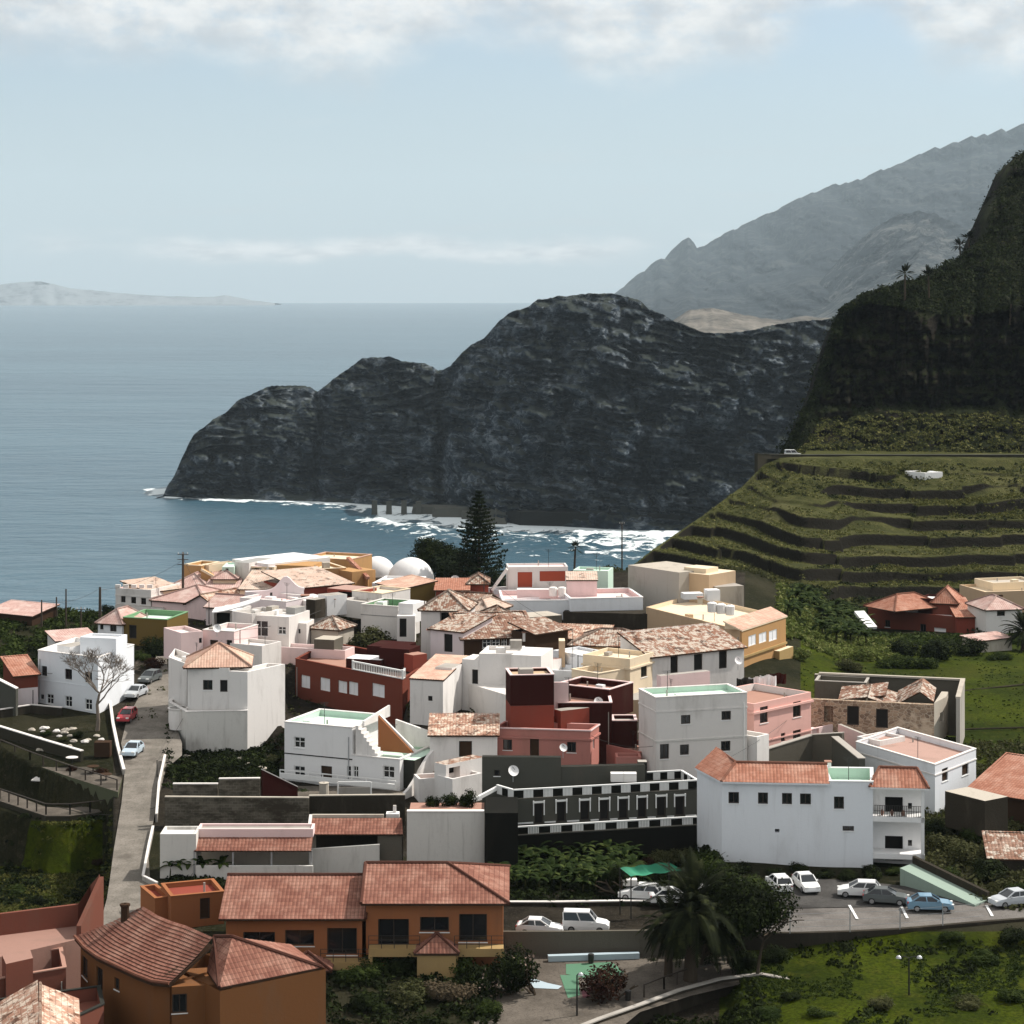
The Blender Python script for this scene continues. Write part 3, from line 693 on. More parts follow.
def tile_face(mb, poly, pitch=.30, amp=.032):
    """corrugated tiled plane clipped to a convex planar polygon"""
    a, b = poly[0], poly[1]; nrm = (b - a).cross(poly[2] - b).normalized()
    if nrm.z < 0: nrm = -nrm
    u = Vector((0, 0, 1)).cross(nrm)
    if u.length < 1e-4: u = Vector((1, 0, 0))
    u.normalize(); v = nrm.cross(u).normalized()           # v points uphill
    o = poly[0]; P2 = [((p - o).dot(u), (p - o).dot(v)) for p in poly]
    us = [p[0] for p in P2]; u0, u1 = min(us), max(us)
    offs = [(0, -.2), (.25, .75), (.5, 1.0), (.75, .75)]
    cols = [u0]; k = math.floor(u0 / pitch)
    while k * pitch < u1 + pitch:
        for fr, _ in offs:
            x = (k + fr) * pitch
            if u0 < x < u1: cols.append(x)
        k += 1
    cols.append(u1)
    def span(x):
        r = []
        for i in range(len(P2)):
            (x0, y0), (x1, y1) = P2[i], P2[(i + 1) % len(P2)]
            if abs(x1 - x0) < 1e-9:
                if abs(x - x0) < 1e-6: r += [y0, y1]
            elif min(x0, x1) - 1e-9 <= x <= max(x0, x1) + 1e-9: r.append(y0 + (y1 - y0) * (x - x0) / (x1 - x0))
        return (min(r), max(r)) if r else (0, 0)
    def hgt(x):
        f = (x / pitch) % 1; return amp * (.5 - .5 * math.cos(2 * math.pi * f))
    prev = None
    for x in cols:
        y0, y1 = span(x); h = hgt(x); c = (x, y0, y1, o + u * x + v * y0 + nrm * h, o + u * x + v * y1 + nrm * h)
        if prev and (x - prev[0]) > 1e-5:
            mb.poly([prev[3], c[3], c[4], prev[4]], uv=[(prev[0] / pitch, prev[1] / .42), (x / pitch, y0 / .42), (x / pitch, y1 / .42), (prev[0] / pitch, prev[2] / .42)])
        prev = c
def roof_planes(root, planes, mat, th=.14, ridges=(), under='wood', pitch=.30, name='roof', ridge_mat=None):
    mb = MB(); sl = MB()
    for pl in planes:
        pl = [Vector(p) for p in pl]; tile_face(mb, pl, pitch)
        t = [p + Vector((0, 0, -.004)) for p in pl]; q = [p - Vector((0, 0, th)) for p in pl]
        nz = (pl[1] - pl[0]).cross(pl[2] - pl[1]).z
        if nz < 0: t, q = t[::-1], q[::-1]
        sl.prism(q, t)
    r = mb.build(name, mat, root); sl.build('eaves', under, r)
    if ridges:
        rb = MB()
        for a, b in ridges:
            a, b = Vector(a) + Vector((0, 0, .05)), Vector(b) + Vector((0, 0, .05)); rb.tube([a, b], .13, 6)
        rb.build('ridge_cap', ridge_mat or mat, r)
    return r
def hip_roof(root, poly, z, rise, mat, over=.3, ridge_frac=None, **k):
    p = [at_z(v, z) for v in inset(poly, -over)]
    L01, L12 = (p[1] - p[0]).length, (p[2] - p[1]).length
    if L01 < L12: p = p[1:] + p[:1]; L01, L12 = L12, L01
    m0, m1 = (p[1] + p[2]) / 2, (p[3] + p[0]) / 2; e = (m0 - m1) / max((m0 - m1).length, 1e-6); ins = L12 / 2 if ridge_frac is None else L01 * ridge_frac
    ins = min(ins, L01 / 2 - .01); r0, r1 = m1 + e * ins, m0 - e * ins; up = Vector((0, 0, rise)); r0, r1 = r0 + up, r1 + up
    planes = [[p[0], p[1], r1, r0], [p[1], p[2], r1], [p[2], p[3], r0, r1], [p[3], p[0], r0]]
    rid = [(r0, r1), (p[0], r0), (p[1], r1), (p[2], r1), (p[3], r0)]
    if (r1 - r0).length < .1: planes = [[p[0], p[1], r1], [p[1], p[2], r1], [p[2], p[3], r1], [p[3], p[0], r1]]; rid = [(q, r1) for q in p]
    return roof_planes(root, planes, mat, ridges=rid, **k)
def gable_roof(root, poly, z, rise, mat, over=.3, along=0, wall='white', asym=.5, **k):
    """ridge parallel to edge `along` of the footprint"""
    base = [at_z(v, z) for v in poly]; base = base[along:] + base[:along]
    p = [at_z(v, z) for v in inset(base, -over)]; up = Vector((0, 0, rise)); drop = rise * over / max(.5, (base[2] - base[1]).length * .5)
    for q in p: q.z -= drop
    r0 = p[3] + (p[0] - p[3]) * asym; r1 = p[2] + (p[1] - p[2]) * asym; r0.z = r1.z = z + rise
    g = MB(); g0 = base[3] + (base[0] - base[3]) * asym; g1 = base[2] + (base[1] - base[2]) * asym
    g.poly([base[3], base[0], g0 + up * .97]); g.poly([base[1], base[2], g1 + up * .97]); g.build('gable', wall, root)
    return roof_planes(root, [[p[0], p[1], r1, r0], [p[2], p[3], r0, r1]], mat, ridges=[(r0, r1)], **k)
def shed_roof(root, poly, z, rise, mat, over=.25, low=0, **k):
    """low edge = edge `low` at height z; the opposite edge at z + rise"""
    b = poly[low:] + poly[:low]; p = [at_z(v, z) for v in inset(b, -over)]; p[2].z += rise; p[3].z += rise
    base = [at_z(v, z) for v in b]; t = [base[0], base[1], base[2] + Vector((0, 0, rise)), base[3] + Vector((0, 0, rise))]
    r = roof_planes(root, [p], mat, **k)
    g = MB(); g.poly([base[1], base[2], t[2]]); g.poly([base[2], base[3], t[3], t[2]]); g.poly([base[3], base[0], t[3]]); return r, g
def balustrade(root, pts, h=.9, sp=.35, mat='trim', name='balustrade', rail=.16, bal=.09, posts=True):
    mb = MB()
    for a, b in zip(pts[:-1], pts[1:]):
        a, b = Vector(a), Vector(b); L = (b - a).length; n = max(1, int(L / sp)); up = Vector((0, 0, 1))
        mb.bar(a + up * (h - rail / 2), b + up * (h - rail / 2), rail * 1.3, rail); mb.bar(a + up * .06, b + up * .06, rail, .1)
        for i in range(1, n): q = a + (b - a) * i / n; mb.bar(q + up * .11, q + up * (h - rail), bal)
    if posts:
        for p in pts: mb.bar(Vector(p), Vector(p) + Vector((0, 0, h + .08)), rail * 1.4)
    return mb.build(name, mat, root)
def railing(root, pts, h=1.0, sp=1.5, mat='iron', name='railing', bars=2, r=.03):
    mb = MB()
    for a, b in zip(pts[:-1], pts[1:]):
        a, b = Vector(a), Vector(b); n = max(1, int((b - a).length / sp)); up = Vector((0, 0, 1))
        for k in range(bars): mb.bar(a + up * h * (k + 1) / bars, b + up * h * (k + 1) / bars, r)
        for i in range(n + 1): q = a + (b - a) * i / n; mb.bar(q, q + up * h, r * 1.4)
    return mb.build(name, mat, root)
NH = [0]
def house(name, label, cat='house', group=None, at=None): 
    return empty(name, at if at is not None else (0, 0, 0), label, cat, group)
def basept(Q, h): 
    v = min(Q[0], key=lambda p: p.y); return Vector((v.x, v.y, Q[1] - h))
def hh(Y, pyt, pyb): return (pyb - pyt) * Y / F
def box_at(root, c, s, mat, name, ax=(1, 0, 0)):
    ax = Vector(ax).normalized(); m = MB(); m.box(c, ax, Vector((-ax.y, ax.x, 0)), *s); return m.build(name, mat, root)
def shed_prism(root, poly, zt, h, mat, name='wall'):
    m = MB(); m.prism([at_z(p, zt - h) for p in poly], [at_z(p, zt) for p in poly]); return m.build(name, mat, root)
def bld(name, label, g, A, B, C=None, mat='white', d=None, pyb=None, cat='house', group=None, sink=1.2, vol=True, Y=None, **k):
    Y = Y or gY(g); Q = quad(Y, A, B, C, d); h = ((pyb or g) - B[1]) * Y / F
    root = house(name, label, cat, group, basept(Q, h))
    if vol: volume(root, Q, h, mat, sink=sink, **k)
    return root, Q, h
def sub(root, g, A, B, C=None, mat='white', d=None, hpx=None, h=None, Y=None, **k):
    Y = Y or gY(g); Q = quad(Y, A, B, C, d); h = h if h is not None else hpx * Y / F
    volume(root, Q, h, mat, **k); return Q
def freewall(name, label, pts, h, t, mat, cap=None, cat='wall', group=None, hs=None, sink=.6, parent=None):
    """a wall standing on points (world); h height"""
    mb = MB(); cb = MB(); pts = [Vector(p) for p in pts]
    hs = hs or [h] * len(pts)
    for k, (a, b) in enumerate(zip(pts[:-1], pts[1:])):
        e = Vector((b.x - a.x, b.y - a.y, 0)).normalized(); n = Vector((-e.y, e.x, 0)) * t / 2; dn = Vector((0, 0, sink)); ua, ub = Vector((0, 0, hs[k])), Vector((0, 0, hs[k + 1]))
        mb.prism([a - n - dn, b - n - dn, b + n - dn, a + n - dn], [a - n + ua, b - n + ub, b + n + ub, a + n + ua])
        if cap: n2 = n * 1.25; c0 = Vector((0, 0, .003)); c1 = Vector((0, 0, .09)); cb.prism([a - n2 + ua + c0, b - n2 + ub + c0, b + n2 + ub + c0, a + n2 + ua + c0], [a - n2 + ua + c1, b - n2 + ub + c1, b + n2 + ub + c1, a + n2 + ua + c1])
    if parent is not None: return mb.build(name, mat, parent)
    if cap:
        r = empty(name, pts[0], label, cat, group); mb.build('wall', mat, r); cb.build('coping', cap, r); return r
    o = mb.build(name, mat); return tag(o, label, cat, group)

# ===== the front row ==========================================================================
# white house of the bend, lower right
def corner_house():
    Y = gY(862); zt = CZ - (781 - HY) * Y / F
    zp = CZ - (783 - HY) * Y / F
    pts = [PZ(697, 767, zt), PZ(722, 781, zt), PZ(812, 782.5, zt), PZ(829, 783, zt)]
    f = (pts[2] - pts[1]).normalized(); nb = Vector((-f.y, f.x, 0))
    main = ccw([pts[0], pts[1], pts[3], pts[3] + nb * 6.5, pts[1] + nb * 6.5 + f * 1.0])
    h = (852 - 781) * Y / F
    root = house('house', 'large bluish-white house with orange tile strips and a two-tier balcony, above the parking', at=at_z(pts[1], zt - h))
    volume(root, (main, zt), h + .3, 'bluewhite', [(728.5, 792, 739, 803.5), (758, 792.5, 768, 804), (782, 793, 792, 804.3), (800, 793.5, 811, 804.5), (775, 829, 779.5, 832.5, 'o')], floor='mint', sink=2.5)
    # tile strips: left bent strip and front strip
    c = lambda px, py, z: PZ(px, py, z)
    zr = zt + 1.15
    e0, e1, e2 = pts[0] + Vector((-.25, -.3, 0)), pts[1] + Vector((-.1, -.35, 0)), pts[3] + Vector((0, -.35, 0))
    i0, i1, i2 = e0 + Vector((2.3, 2.2, 1.15)), e1 + nb * 2.6 + f * 1.3 + Vector((0, 0, 1.15)), e2 + nb * 2.6 + Vector((0, 0, 1.15))
    roof_planes(root, [[e0, e1, i1, i0], [e1, e2, i2, i1]], 'tile_orange', ridges=[(i0, i1), (i1, i2), (e1, i1)], under='bluewhite', name='tile_roof')
    m = MB(); b0, b1 = pts[3] + nb * 2.3, pts[1] + nb * 2.3 + f * 1.4
    m.prism([b1, b0, b0 + nb * .3, b1 + nb * .3], [v + Vector((0, 0, 1.1)) for v in (b1, b0, b0 + nb * .3, b1 + nb * .3)]); m.build('parapet', 'bluewhite', root)
    # right part with roof terrace
    q = [pts[3], PZ(873, 783.5, zt)]; g = (q[1] - q[0]).normalized(); ng = Vector((-g.y, g.x, 0)); rr = PZ(915, 780, zt) - q[1]; depth = 5.6
    zt2 = zt + .12; A, B = at_z(q[0], zt2), at_z(q[1], zt2); poly = ccw([A + g * .004, B, B + ng * depth + g * .6, A + ng * depth])
    volume(root, (poly, zt2), h + .6, 'bluewhite', [(834, 796.6, 844, 809), (842.6, 826, 854, 831)], parapet=.9, floor='mint', inner='mint', coping='trim', sink=3)
    # balcony bay on the right: two slabs, back wall, end pier, small tiled canopy
    B0 = at_z(q[1], zt2 - .35); E = PZ(926, 795, zt2 - .35 - .2); E = at_z(E, B0.z); e = (E - B0); e.z = 0; W_ = 4.4; e = Vector((.93, -.12, 0)).normalized(); n = Vector((-e.y, e.x, 0))
    back = ccw([B0 + n * 1.9 + e * .01, B0 + n * 1.9 + e * W_, B0 + n * 5.2 + e * W_, B0 + n * 5.2 + e * .01])
    sl = MB()
    volume(root, (back, zt2 - .45), h + 1.6, 'cleanwhite', [(885, 797, 903, 821, 'o'), (908, 803, 912, 809), (885, 836, 903, 861, 'o'), (908, 840, 912, 846)], floor='mint')
    for dz in (3.05, 6.25):
        sl = MB(); a = B0 + Vector((0, 0, -dz)); sl.prism([a + e * .01, a + e * W_, a + e * W_ + n * 1.89, a + e * .01 + n * 1.89], [v + Vector((0, 0, .45)) for v in (a + e * .01, a + e * W_, a + e * W_ + n * 1.89, a + e * .01 + n * 1.89)]); sl.build('balcony_slab', 'cleanwhite', root)
    m = MB(); a = B0 + e * (W_ - .30); m.prism([v + Vector((0, 0, -h - 1.2)) for v in (a, a + e * .28, a + e * .28 + n * .5, a + n * .5)], [v + Vector((0, 0, -.02)) for v in (a, a + e * .28, a + e * .28 + n * .5, a + n * .5)]); m.build('pillar', 'cleanwhite', root)
    railing(root, [B0 + Vector((0, 0, -2.6)) + e * .1 + n * .05, B0 + Vector((0, 0, -2.6)) + e * (W_ - .1) + n * .05], h=.95, sp=.14, r=.035, name='railing')
    k0, k1 = B0 + e * -.3 + n * -.25 + Vector((0, 0, -.05)), B0 + e * (W_ + .35) + n * -.25 + Vector((0, 0, -.05)); j0, j1 = k0 + n * 2.1 + e * .9 + Vector((0, 0, 1.3)), k1 + n * 2.1 - e * .9 + Vector((0, 0, 1.3)); l0, l1 = k0 + n * 2.6, k1 + n * 2.6
    roof_planes(root, [[k0, k1, j1, j0], [l0, k0, j0], [k1, l1, j1]], 'tile_orange', ridges=[(k0, j0), (k1, j1), (j0, j1)], under='cleanwhite', name='canopy_roof')
    for px, py in ((892, 820), (907, 820), (899, 820)):
        s = MB(); c0 = B0 + e * (.8 + (px - 892) * .12) + n * .5 + Vector((0, 0, -2.6)); s.lathe(c0, [(.1, 0), (.16, .3), (.05, .5)], 8); s.build('flower_pot', 'terracotta', root)
corner_house()

# white house with salmon roof terrace, behind it to the right
r, Q, h = bld('house', 'white flat-roofed house with salmon roof terrace between the ruin and the carport shed', 806, (856, 742), (935, 765), (976, 749), mat='bluewhite', pyb=795, sink=2,
    wins=[(942, 768, 948, 781, 'b'), (962, 763, 968.5, 775, 'b')], parapet=.55, floor='salmonfloor', coping='white', bands=[(.9, .12, .07, 'white')])
sub(r, 806, (838, 724), (880, 741), d=.35, h=3.0, mat='palepink', Y=gY(770)); sub(r, 806, (880, 741), (905, 736), d=3, h=2.2, mat='white', Y=gY(766), parapet=.3, floor='salmonfloor')
# pink and white pair
r, Q, h = bld('house', 'white two-storey house with pale green roof terrace joined to the pink house', 781, (656, 698), (747, 693), d=5, mat='offwhite', pyb=776, sink=3,
    wins=[(681, 715, 690.5, 724), (721.5, 711, 731, 720), (660, 744, 669, 759), (680, 744.5, 689, 755), (721, 741, 730.5, 751)], parapet=.5, floor='mint', inner='mint', coping='white', bands=[(1.3, .14, .05, 'offwhite'), (4.15, .16, .07, 'dirtywhite')])
sub(r, 776, (641, 699), (655.5, 706), d=6, mat='dirtywhite', h=7, Y=gY(776), parapet=.5)
sub(r, 790, (668, 762), (727, 767), d=3.2, mat='white', h=4, Y=gY(786), parapet=.4)
sub(r, 781, (733, 733), (757, 737), d=2.0, mat='white', h=3.2, Y=gY(782), parapet=1.1, floor='concrete')
r, Q, h = bld('house', 'pink two-storey house with laundry on its roof, joined to the right of the white house', 764, (748, 702), (754, 704), (811, 692), mat='pink', pyb=762, sink=2, vol=False)
Y = gY(764); z = CZ - (704 - HY) * Y / F; a, b = PZ(754, 704, z), PZ(811, 692, z); e = (b - a).normalized(); nb = Vector((-e.y, e.x, 0)); dl = PZ(748, 700, z)
poly = ccw([a, b, b + nb * 7.5, a + nb * 7.5])
volume(r, (poly, z), h, 'pink', [(760, 706.5, 768, 723), (793, 701.5, 801, 717), (761.5, 736, 768, 749), (781, 733, 785.3, 741.5), (793, 730, 801, 743)], parapet=.7, floor='terracotta', inner='white', sink=2, bands=[(.8, .22, .22, 'pink'), (3.9, .14, .08, 'pink')])
volume(r, (ccw([b + e * .01 + nb * .4, b + e * 5.2 + nb * .4, b + e * 5.2 + nb * 5, b + e * .01 + nb * 5]), z - 4.0), h - 3.6, 'palepink', [(812, 727, 819, 738, 'o')], parapet=.9, floor='white')
wr = MB()
for k in range(5):
    pass
# clothes hanging on its roof
zz = z - .7
for k, (px, py, c, lab) in enumerate([(745, 684, 'charcoal', 'dark'), (757, 683, 'cleanwhite', 'white'), (768, 681, 'cleanwhite', 'second white'), (778, 679, 'maroon', 'dark red')]):
    p = PZ(px, py + 6, zz); m = MB(); n = 10
    for i in range(n):
        x0, x1 = -.9 + 1.8 * i / n, -.9 + 1.8 * (i + 1) / n; f0, f1 = .12 * math.sin(i * 1.7 + k), .12 * math.sin((i + 1) * 1.7 + k)
        m.poly([p + Vector((x0, f0 * 2, .12)), p + Vector((x1, f1 * 2, .12)), p + Vector((x1, f1 * .5, 1.25 - .1 * math.sin(i))), p + Vector((x0, f0 * .5, 1.25 - .1 * math.sin(i)))])
    o = m.build('laundry', c); tag(o, lab + ' sheet of laundry hanging on the roof terrace of the pink house', 'laundry', 'laundry on the pink roof')
r, Q, h = bld('house', 'dusty pink box house behind the white house with the pale green terrace', 735, (661, 676), (710, 671), d=.8, mat='palepink', pyb=700, wins=[], floor='concrete', Y=gY(753))

# dark grey house with white trims
def trimmed_house():
    Y = gY(838); z = CZ - (792 - HY) * Y / F
    pts = [PZ(514, 800, z), PZ(698, 790, z)]; e = (pts[1] - pts[0]).normalized(); nb = Vector((-e.y, e.x, 0))
    poly = ccw([pts[0], pts[1], pts[1] + nb * 6.5, pts[0] + nb * 6.5]); h = 32 * Y / F
    root = house('house', 'long dark grey house with eight white-trimmed doors and white balustrades, below the pink house', at=at_z(pts[0], z - h))
    W = [(532, 802, 545.5, 824), (554.5, 800.5, 568, 822), (578, 799.5, 591.5, 820.5), (597.5, 798.5, 611, 820), (616.5, 797.5, 630, 819), (635.5, 796.5, 648.5, 818), (654.5, 795.5, 668, 816.5), (673, 795, 686.5, 815.5)]
    volume(root, (poly, z), h, 'darkgrey', [(x0 + 2.2, y0 + 1.5, x1 - 2.2, y1, 'k') for x0, y0, x1, y1 in W], floor='charcoal', sink=3)
    up = Vector((0, 0, 1))
    for x0, y0, x1, y1 in W:     # quoined white surrounds
        m = MB(); s0, s1 = hit(pts[0], pts[1], x0 + 1.4), hit(pts[0], pts[1], x1 - 1.4); Yc = pts[0].y + (pts[1].y - pts[0].y) * (s0 + s1) / 2
        z1, z0 = CZ - (y0 - HY) * Yc / F, CZ - (y1 - 9 - HY) * Yc / F; a, b = pts[0] + (pts[1] - pts[0]) * s0, pts[0] + (pts[1] - pts[0]) * s1; a.z = b.z = 0; o = -nb * .05
        m.bar(a + o + up * (z1 - .0), b + o + up * (z1 - .0), .1, .16); m.bar(a + o + up * z0, a + o + up * z1, .18, .1); m.bar(b + o + up * z0, b + o + up * z1, .18, .1)
        for q in (a, b): m.bar(q + o + up * (z1 - .12), q + o + up * (z1 + .14), .32, .12)
        m.build('door_trim', 'trim', root)
    bb = MB(); a = pts[0] - nb * .04; b = pts[1] - nb * .04
    for k in range(9):       # white plinth pieces between the doors
        s0 = 0 if k == 0 else hit(pts[0], pts[1], W[k - 1][2] - 1); s1 = hit(pts[0], pts[1], W[k][0] + 1) if k < 8 else .99; Yc = pts[0].y + (pts[1].y - pts[0].y) * (s0 + s1) / 2
        pyc = 823.5 - 8.5 * (s0 + s1) / 2; zc = CZ - (pyc - HY) * Yc / F; p, q = a + (b - a) * s0, a + (b - a) * s1; bb = MB(); bb.bar(at_z(p, zc), at_z(q, zc), .1, .12); bb.build('plinth', 'trim', root)
    def checker(P0, P1, hgt, n, name, ph=0):   # parapet of alternating white balusters and dark panels
        m = MB(); dk = MB(); L = (P1 - P0); 
        m.bar(P0 + up * hgt, P1 + up * hgt, .2, .11)
        for k in range(n):
            p, q = P0 + L * (k / n), P0 + L * ((k + 1) / n)
            if (k + ph) % 2:
                kk = 7
                for i in range(kk): c = p + (q - p) * ((i + .5) / kk); m.bar(c + up * .1, c + up * (hgt - .05), .13, .10)
            else: dk = MB(); dk.bar(p + up * (hgt / 2 + .02), q + up * (hgt / 2 + .02), .12, hgt - .2); dk.build('parapet_panel', 'black', root)
        m.build(name, 'trim', root)
    t = at_z(pts[0], z + .01) + nb * .15; t2 = at_z(pts[1], z + .01) + nb * .15
    checker(t, t2, .85, 19, 'balustrade'); checker(t2, t2 + nb * 4.2 - e * .2, .85, 5, 'balustrade', 1); checker(t2 + nb * 4.2 - e * .2, t2 + nb * 4.2 - e * 3.6, .85, 5, 'balustrade')
    lw = MB(); s0 = t - e * .2; s1 = t + nb * 2.2 - e * 1.0; s2 = s1 - e * 2.6 - nb * 3.2 - up * 3.4
    checker(t, s1, .85, 3, 'balustrade', 1)
    lw.bar(s1 + up * .6, s1 - e * 2.6 - nb * 1.2 - up * .2, .3, .3); lw.bar(s1 - e * 2.6 - nb * 1.2 - up * .2, s1 - e * 2.6 - nb * 1.2 - up * 4.1, .28, .28); lw.build('stair_wall', 'trim', root)
    # lower walkway with its own checker parapet
    Y2 = pts[0].y - 1.5; z2 = CZ - (836 - HY) * Y2 / F; a = P(517, 836, Y2); b = a + e * ((pts[1] - pts[0]).length + 2.2); e2 = e; n2 = nb
    poly2 = ccw([a, b, b + n2 * 1.45, a + n2 * 1.45]); volume(root, (poly2, z2), 3.6, 'black', name='terrace_wall', floor='charcoal', roofname='walkway', sink=2)
    checker(at_z(a, z2 + .01) + n2 * .15, at_z(b, z2 + .01) + n2 * .15, .75, 19, 'balustrade')
    s = MB(); s.bar(t2 + e * .3 - up * .9, t2 + e * 2.2 - nb * .2 - up * .9, .2, .2); s.bar(t2 + e * .3 - up * 1.9, t2 + e * 2.2 - nb * .2 - up * 1.9, .1, .1); s.build('side_balcony', 'trim', root)
trimmed_house()
r, Q, h = bld('yard_wall', 'plain charcoal-grey yard wall with one small opening, right behind the long balustraded house', 812, (482, 757), (561, 757.5), d=.8, mat='darkgrey', pyb=805, cat='wall', Y=198.6, wins=[(494, 770, 500, 776, 'd')], floor='charcoal')
sub(r, 812, (561, 767), (645, 765), d=.8, mat='darkgrey', h=4.4, Y=199.6, floor='charcoal'); sub(r, 812, (638, 762), (647, 762), d=1, mat='charcoal', h=4.2, Y=201.6)
for k, px in enumerate((617, 630)):
    c = P(px, 781, 198.4); m = MB(); m.box(c, (1, 0, 0), (0, 1, 0), 1.15, .8, .75); tag(m.build('roof_tank', 'tank'), ('left' if k == 0 else 'right') + ' of two pale boxes against the charcoal wall above the checkered balustrade', 'tank', 'pale boxes on the grey house')
o = bld('annex', 'near-black windowless annex block between the grey retaining wall and the balustraded house', 872, (485, 813), (518, 813), d=6, mat='black', pyb=868, cat='outbuilding', floor='black')

# pink house with the dark red tower
r, Q, h = bld('house', 'salmon-pink flat house with a dark red tower block on its roof, centre of the village', 786, (495, 727), (591, 730), (599, 723.5), mat='salmon', pyb=766, sink=2.5, Y=gY(782), vol=False)
Y = gY(782); z = CZ - (730 - HY) * Y / F; a, b, c = PZ(495, 727, z), PZ(590.5, 730, z), PZ(599, 724, z); d_ = a + c - b
volume(r, (ccw([a, b, c, d_]), z), h, 'salmon', [(503, 739.5, 512, 750), (530, 737, 539, 757, 'p'), (567, 742, 576, 752.5), (593, 739, 594.6, 749, 's')], parapet=.8, floor='terracotta', bands=[(.85, .18, .14, 'salmon'), (.0, .12, .1, 'palepink')], sink=2.5)
Yt = Y + 2.6; Qd = sub(r, 782, (510.5, 706), (554, 705), d=4.0, mat='brick_red', h=2.6, Y=Yt, floor='concrete'); zq = Qd[1]
pl = Qd[0]; volume(r, ([at_z(v, zq + 3.0) for v in pl], zq + 3.0), 2.99, 'maroon', floor='tan', name='tower', parapet=.25, coping='palepink')
sub(r, 782, (554.2, 709), (561, 711), d=3.4, mat='brick_red', h=2.4, Y=Yt + .3)
m = MB(); s0 = Vector(pl[1]) if True else None
bx = PZ(556, 727, z - .8)
for k in range(9): m.box(bx + Vector((.1 + k * .27, 1.2 + .5, .2 * (9 - k) * 0)), (1, 0, 0), (0, 1, 0), .26, 1.1, .3 * (9 - k) + .1)
m.build('roof_stairs', 'concrete', r)
m = MB(); pp = PZ(561, 700, zq); 
m.box(at_z(pp, zq - 1.6), (1, 0, 0), (0, 1, 0), 1.5, .3, 3.4); m.build('stair_screen', 'palepink', r)
# maroon neighbour
r, Q, h = bld('house', 'dark maroon windowless house right behind the red tower, with a raised parapet', 775, (558, 703), (612, 703), d=8, mat='maroon', pyb=760, parapet=.5, floor='terracotta', coping='palepink', Y=gY(768))
sub(r, 775, (556, 684), (609, 690), d=5, mat='maroon', h=3, Y=gY(768) + 3.5, parapet=.6, floor='terracotta', coping='palepink')
sub(r, 775, (612.3, 721), (637, 721), d=3, mat='maroon', h=5, Y=gY(768) + .3, parapet=.3, coping='palepink')
r, Q, h = bld('house', 'low salmon house with planted yard wedged right of the pink house', 775, (599.5, 743), (639, 752), d=4, mat='salmon', pyb=772, parapet=.4, floor='terracotta', Y=gY(778))
sub(r, 775, (616, 757), (641, 757), d=2, mat='salmon', h=1.6, Y=gY(784), parapet=.8, floor='terracotta')

